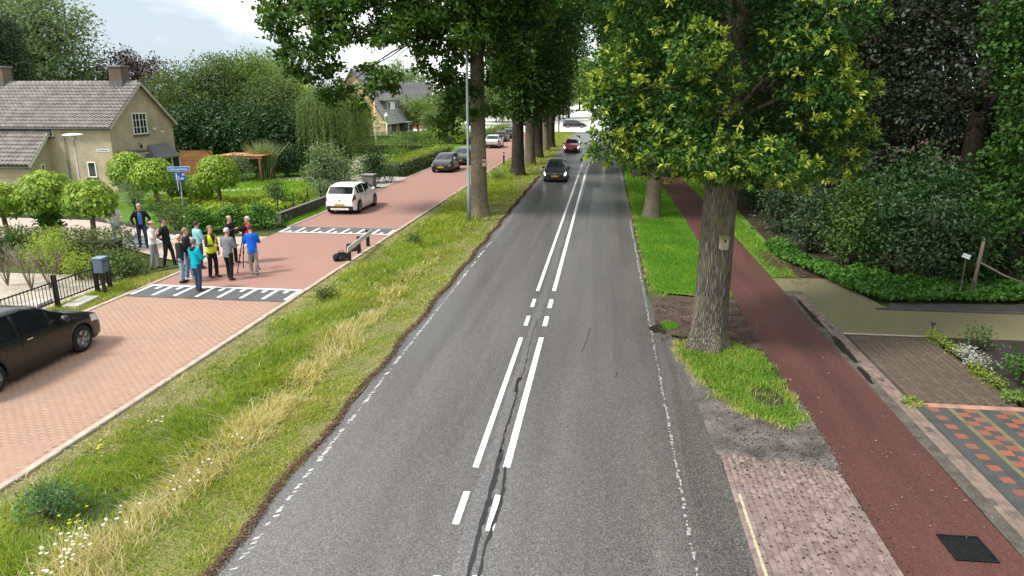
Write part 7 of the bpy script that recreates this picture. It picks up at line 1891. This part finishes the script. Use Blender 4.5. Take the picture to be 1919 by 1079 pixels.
# nest boxes
def nest(label, loc, rz):
    o = empty('nest_box', loc, R_(rz), label, 'nest box', 'nest boxes on the oaks'); W_ = pm('nest_wood', (.34, .29, .21), .85, .2, 6, .3, 30, coord='Object')
    mb = MB(); mb.add([(-.09, -.11, -.15), (.09, -.11, -.15), (.09, .11, -.15), (-.09, .11, -.15), (-.09, -.11, .12), (.09, -.11, .12), (.09, .11, .16), (-.09, .11, .16)], [(3, 2, 1, 0), (4, 5, 6, 7), (0, 1, 5, 4), (1, 2, 6, 5), (2, 3, 7, 6), (3, 0, 4, 7)]); mb.obj('box', W_, o)
    mb = MB(); mb.add([(-.12, -.16, .115), (.12, -.16, .115), (.12, .12, .168), (-.12, .12, .168), (-.12, -.16, .14), (.12, -.16, .14), (.12, .12, .193), (-.12, .12, .193)], [(3, 2, 1, 0), (4, 5, 6, 7), (0, 1, 5, 4), (1, 2, 6, 5), (2, 3, 7, 6), (3, 0, 4, 7)]); mb.obj('roof', pm('nest_moss', (.20, .21, .08), .9), o)
    mb = MB(); mb.lathe([(.001, 0), (.03, 0), (.03, .004), (.001, .004)], (0, -.115, .06), 12, axis='Y'); mb.obj('hole', M_trim, o)
p = at(1356, 455, 17.2); nest('pale wooden nest box on the trunk of the nearest oak', (p[0], p[1], p[2]), 10)
p = at(908, 305, 36.85); nest('pale nest box on the oak beside the lamp post', (p[0], p[1] - .12, p[2]), 5)
# flagpole
p = gp(705, 272); o = empty('flagpole', (p[0], p[1], 0), 0, 'white flagpole with a hanging orange pennant', 'flagpole'); zt = at(700, 177, p[1])[2]
mb = MB(); mb.lathe([(.11, -.1), (.10, zt * .5), (.06, zt), (.001, zt + .05)], n=10); mb.obj('pole', M_white, o)
mb = MB(); V = []
for i in range(8): z = zt - .15 - i * .42; w_ = .42 * (1 - i / 9); V += [(-.07, .0, z), (-.07 - w_, .05 * math.sin(i * 1.3), z - .1)]
mb.add(V, [(2 * i, 2 * i + 1, 2 * i + 3, 2 * i + 2) for i in range(7)], 0, True); mo = mb.obj('pennant', pm('pennant_orange', (.62, .14, .06), .8), o); sd = mo.modifiers.new('t', 'SOLIDIFY'); sd.thickness = .02
p = at(724, 222, 97); o = empty('garden_lantern', (p[0], 97, 0), 0, 'white garden lantern before the tan house', 'lantern')
mb = MB(); mb.lathe([(.09, -.1), (.07, p[2] - .4)], n=8); mb.box((-.55, 0, p[2] - .5), (1.1, .1, .12)); mb.obj('pole', M_white, o); mb = MB(); mb.lathe([(.1, p[2] - .4), (.26, p[2] - .3), (.30, p[2] + .25), (.36, p[2] + .3), (.12, p[2] + .62), (.02, p[2] + .8)], n=8); mb.obj('lamp_shade', M_white, o)
# wooden post with a white tag among the shrubs
pw = at(1830, 500, 23.7)
o = empty('wooden_post', (pw[0], 23.7, 0), 0, 'weathered leaning wooden post with a side rail', 'post')
M_wood = pm('weathered_wood', (.15, .12, .09), .9, .25, 5, .4, 30)
mb = MB(); mb.tube([(0, 0, -.1), (.03, 0, .8), (.09, .02, 1.75)], [.06, .055, .05], 8); mb.obj('post', M_wood, o); mb = MB(); mb.tube([(.05, -.02, 1.1), (.7, -.3, .75), (1.5, -.6, .45)], [.03, .03, .025], 6); mb.obj('rail', M_wood, o)
p = at(1811, 481, 23.5); o = empty('tag', (p[0], 23.5, 0), 0, 'small white tag on a stake among the dark shrubs', 'tag')
mb = MB(); mb.box((0, .012, p[2] / 2), (.02, .02, p[2])); mb.obj('stake', M_wood, o); mb = MB(); mb.box((0, 0, p[2] + .02), (.24, .012, .14), rot=Matrix.Rotation(R_(20), 3, 'Y')); mb.obj('plate', M_swhite, o)
p = gp(1745, 630); o = empty('garden_light', (p[0], p[1], 0), 0, 'tiny garden light at the end of the mossy edging', 'light')
mb = MB(); mb.tube([(0, 0, 0), (0, 0, .32)], .012, 6); mb.obj('stake', M_iron, o); mb = MB(); mb.lathe([(.02, .3), (.06, .33), (.06, .38), (.09, .39), (.01, .45)], n=8); mb.obj('lamp', M_lead, o)
# daisies and weeds in the verge
def flowers(label, spots, cols, size, name='flowers'):
    C = []
    for (x, y, n, s) in spots:
        a = rng.normal(0, s, (n, 3)); a[:, 2] = np.abs(rng.normal(.32, .06, n)); a[:, 0] += x; a[:, 1] += y; C.append(a)
    C = np.concatenate(C); Vs, Qs = [], []
    for k in range(3):
        V, Q, rv = leaf_geo(C, np.tile([0, 0, 0.0], (len(C), 1)), size * rng.uniform(.8, 1.2, len(C)), .93, .9, 1.0, .02); Qs.append(Q + sum(len(v) for v in Vs)); Vs.append(V)
    return tag(link_mesh(name, fast_mesh(name, np.concatenate(Vs), np.concatenate(Qs), leafmat('m' + label[:12], cols, .3, .6, gain=1.0), np.tile(rng.random(len(C)), 3))), label, 'flowers', kind='stuff')
sp = [gp(150, 1012, .3)[:2] + (14, .12), gp(130, 1040, .3)[:2] + (9, .08), gp(90, 1070, .3)[:2] + (12, .10), gp(370, 880, .3)[:2] + (7, .14), gp(330, 905, .3)[:2] + (5, .1), gp(205, 985, .3)[:2] + (5, .1), gp(255, 950, .3)[:2] + (4, .15), gp(290, 790, .3)[:2] + (5, .12), gp(440, 810, .3)[:2] + (3, .1), gp(80, 1035, .3)[:2] + (4, .05)]
flowers('white daisies scattered through the long verge grass', sp, [(.62, .62, .58), (.72, .72, .70)], .052)
flowers('yellow ragwort heads in the verge', [gp(187, 840, .3)[:2] + (14, .06), gp(130, 975, .3)[:2] + (8, .12), gp(150, 985, .3)[:2] + (4, .08)], [(.55, .50, .03), (.62, .55, .05)], .045)
p = gp(95, 960); shrub('weed_clump', 'bluish-green mugwort clump in the near verge', (p[0], p[1], -.02), .48, .6, .5, leafmat('mugwort', [(.03, .075, .025), (.05, .11, .04), (.075, .14, .055)], .3, .5), .075, 260, 16, 10, asp=.3, cov=1.3, bark=M_wood)
p = gp(610, 560); shrub('weed_clump', 'dark green nettle clump in the verge by the hump', (p[0], p[1], -.02), .5, .9, .4, L_mid, .08, 261, 10, 9, cov=.5)
p = gp(775, 455); shrub('weed_clump', 'dark green weed clump in the verge opposite the white car', (p[0], p[1], -.02), .6, 1.0, .42, L_mid, .10, 262, 10, 9, cov=.5)
p = gp(935, 335); shrub('weed_clump', 'tall weeds around the marker post', (p[0], p[1] - 1, -.02), .8, 2.6, .75, L_fresh, .14, 263, 14, 9, cov=.5)
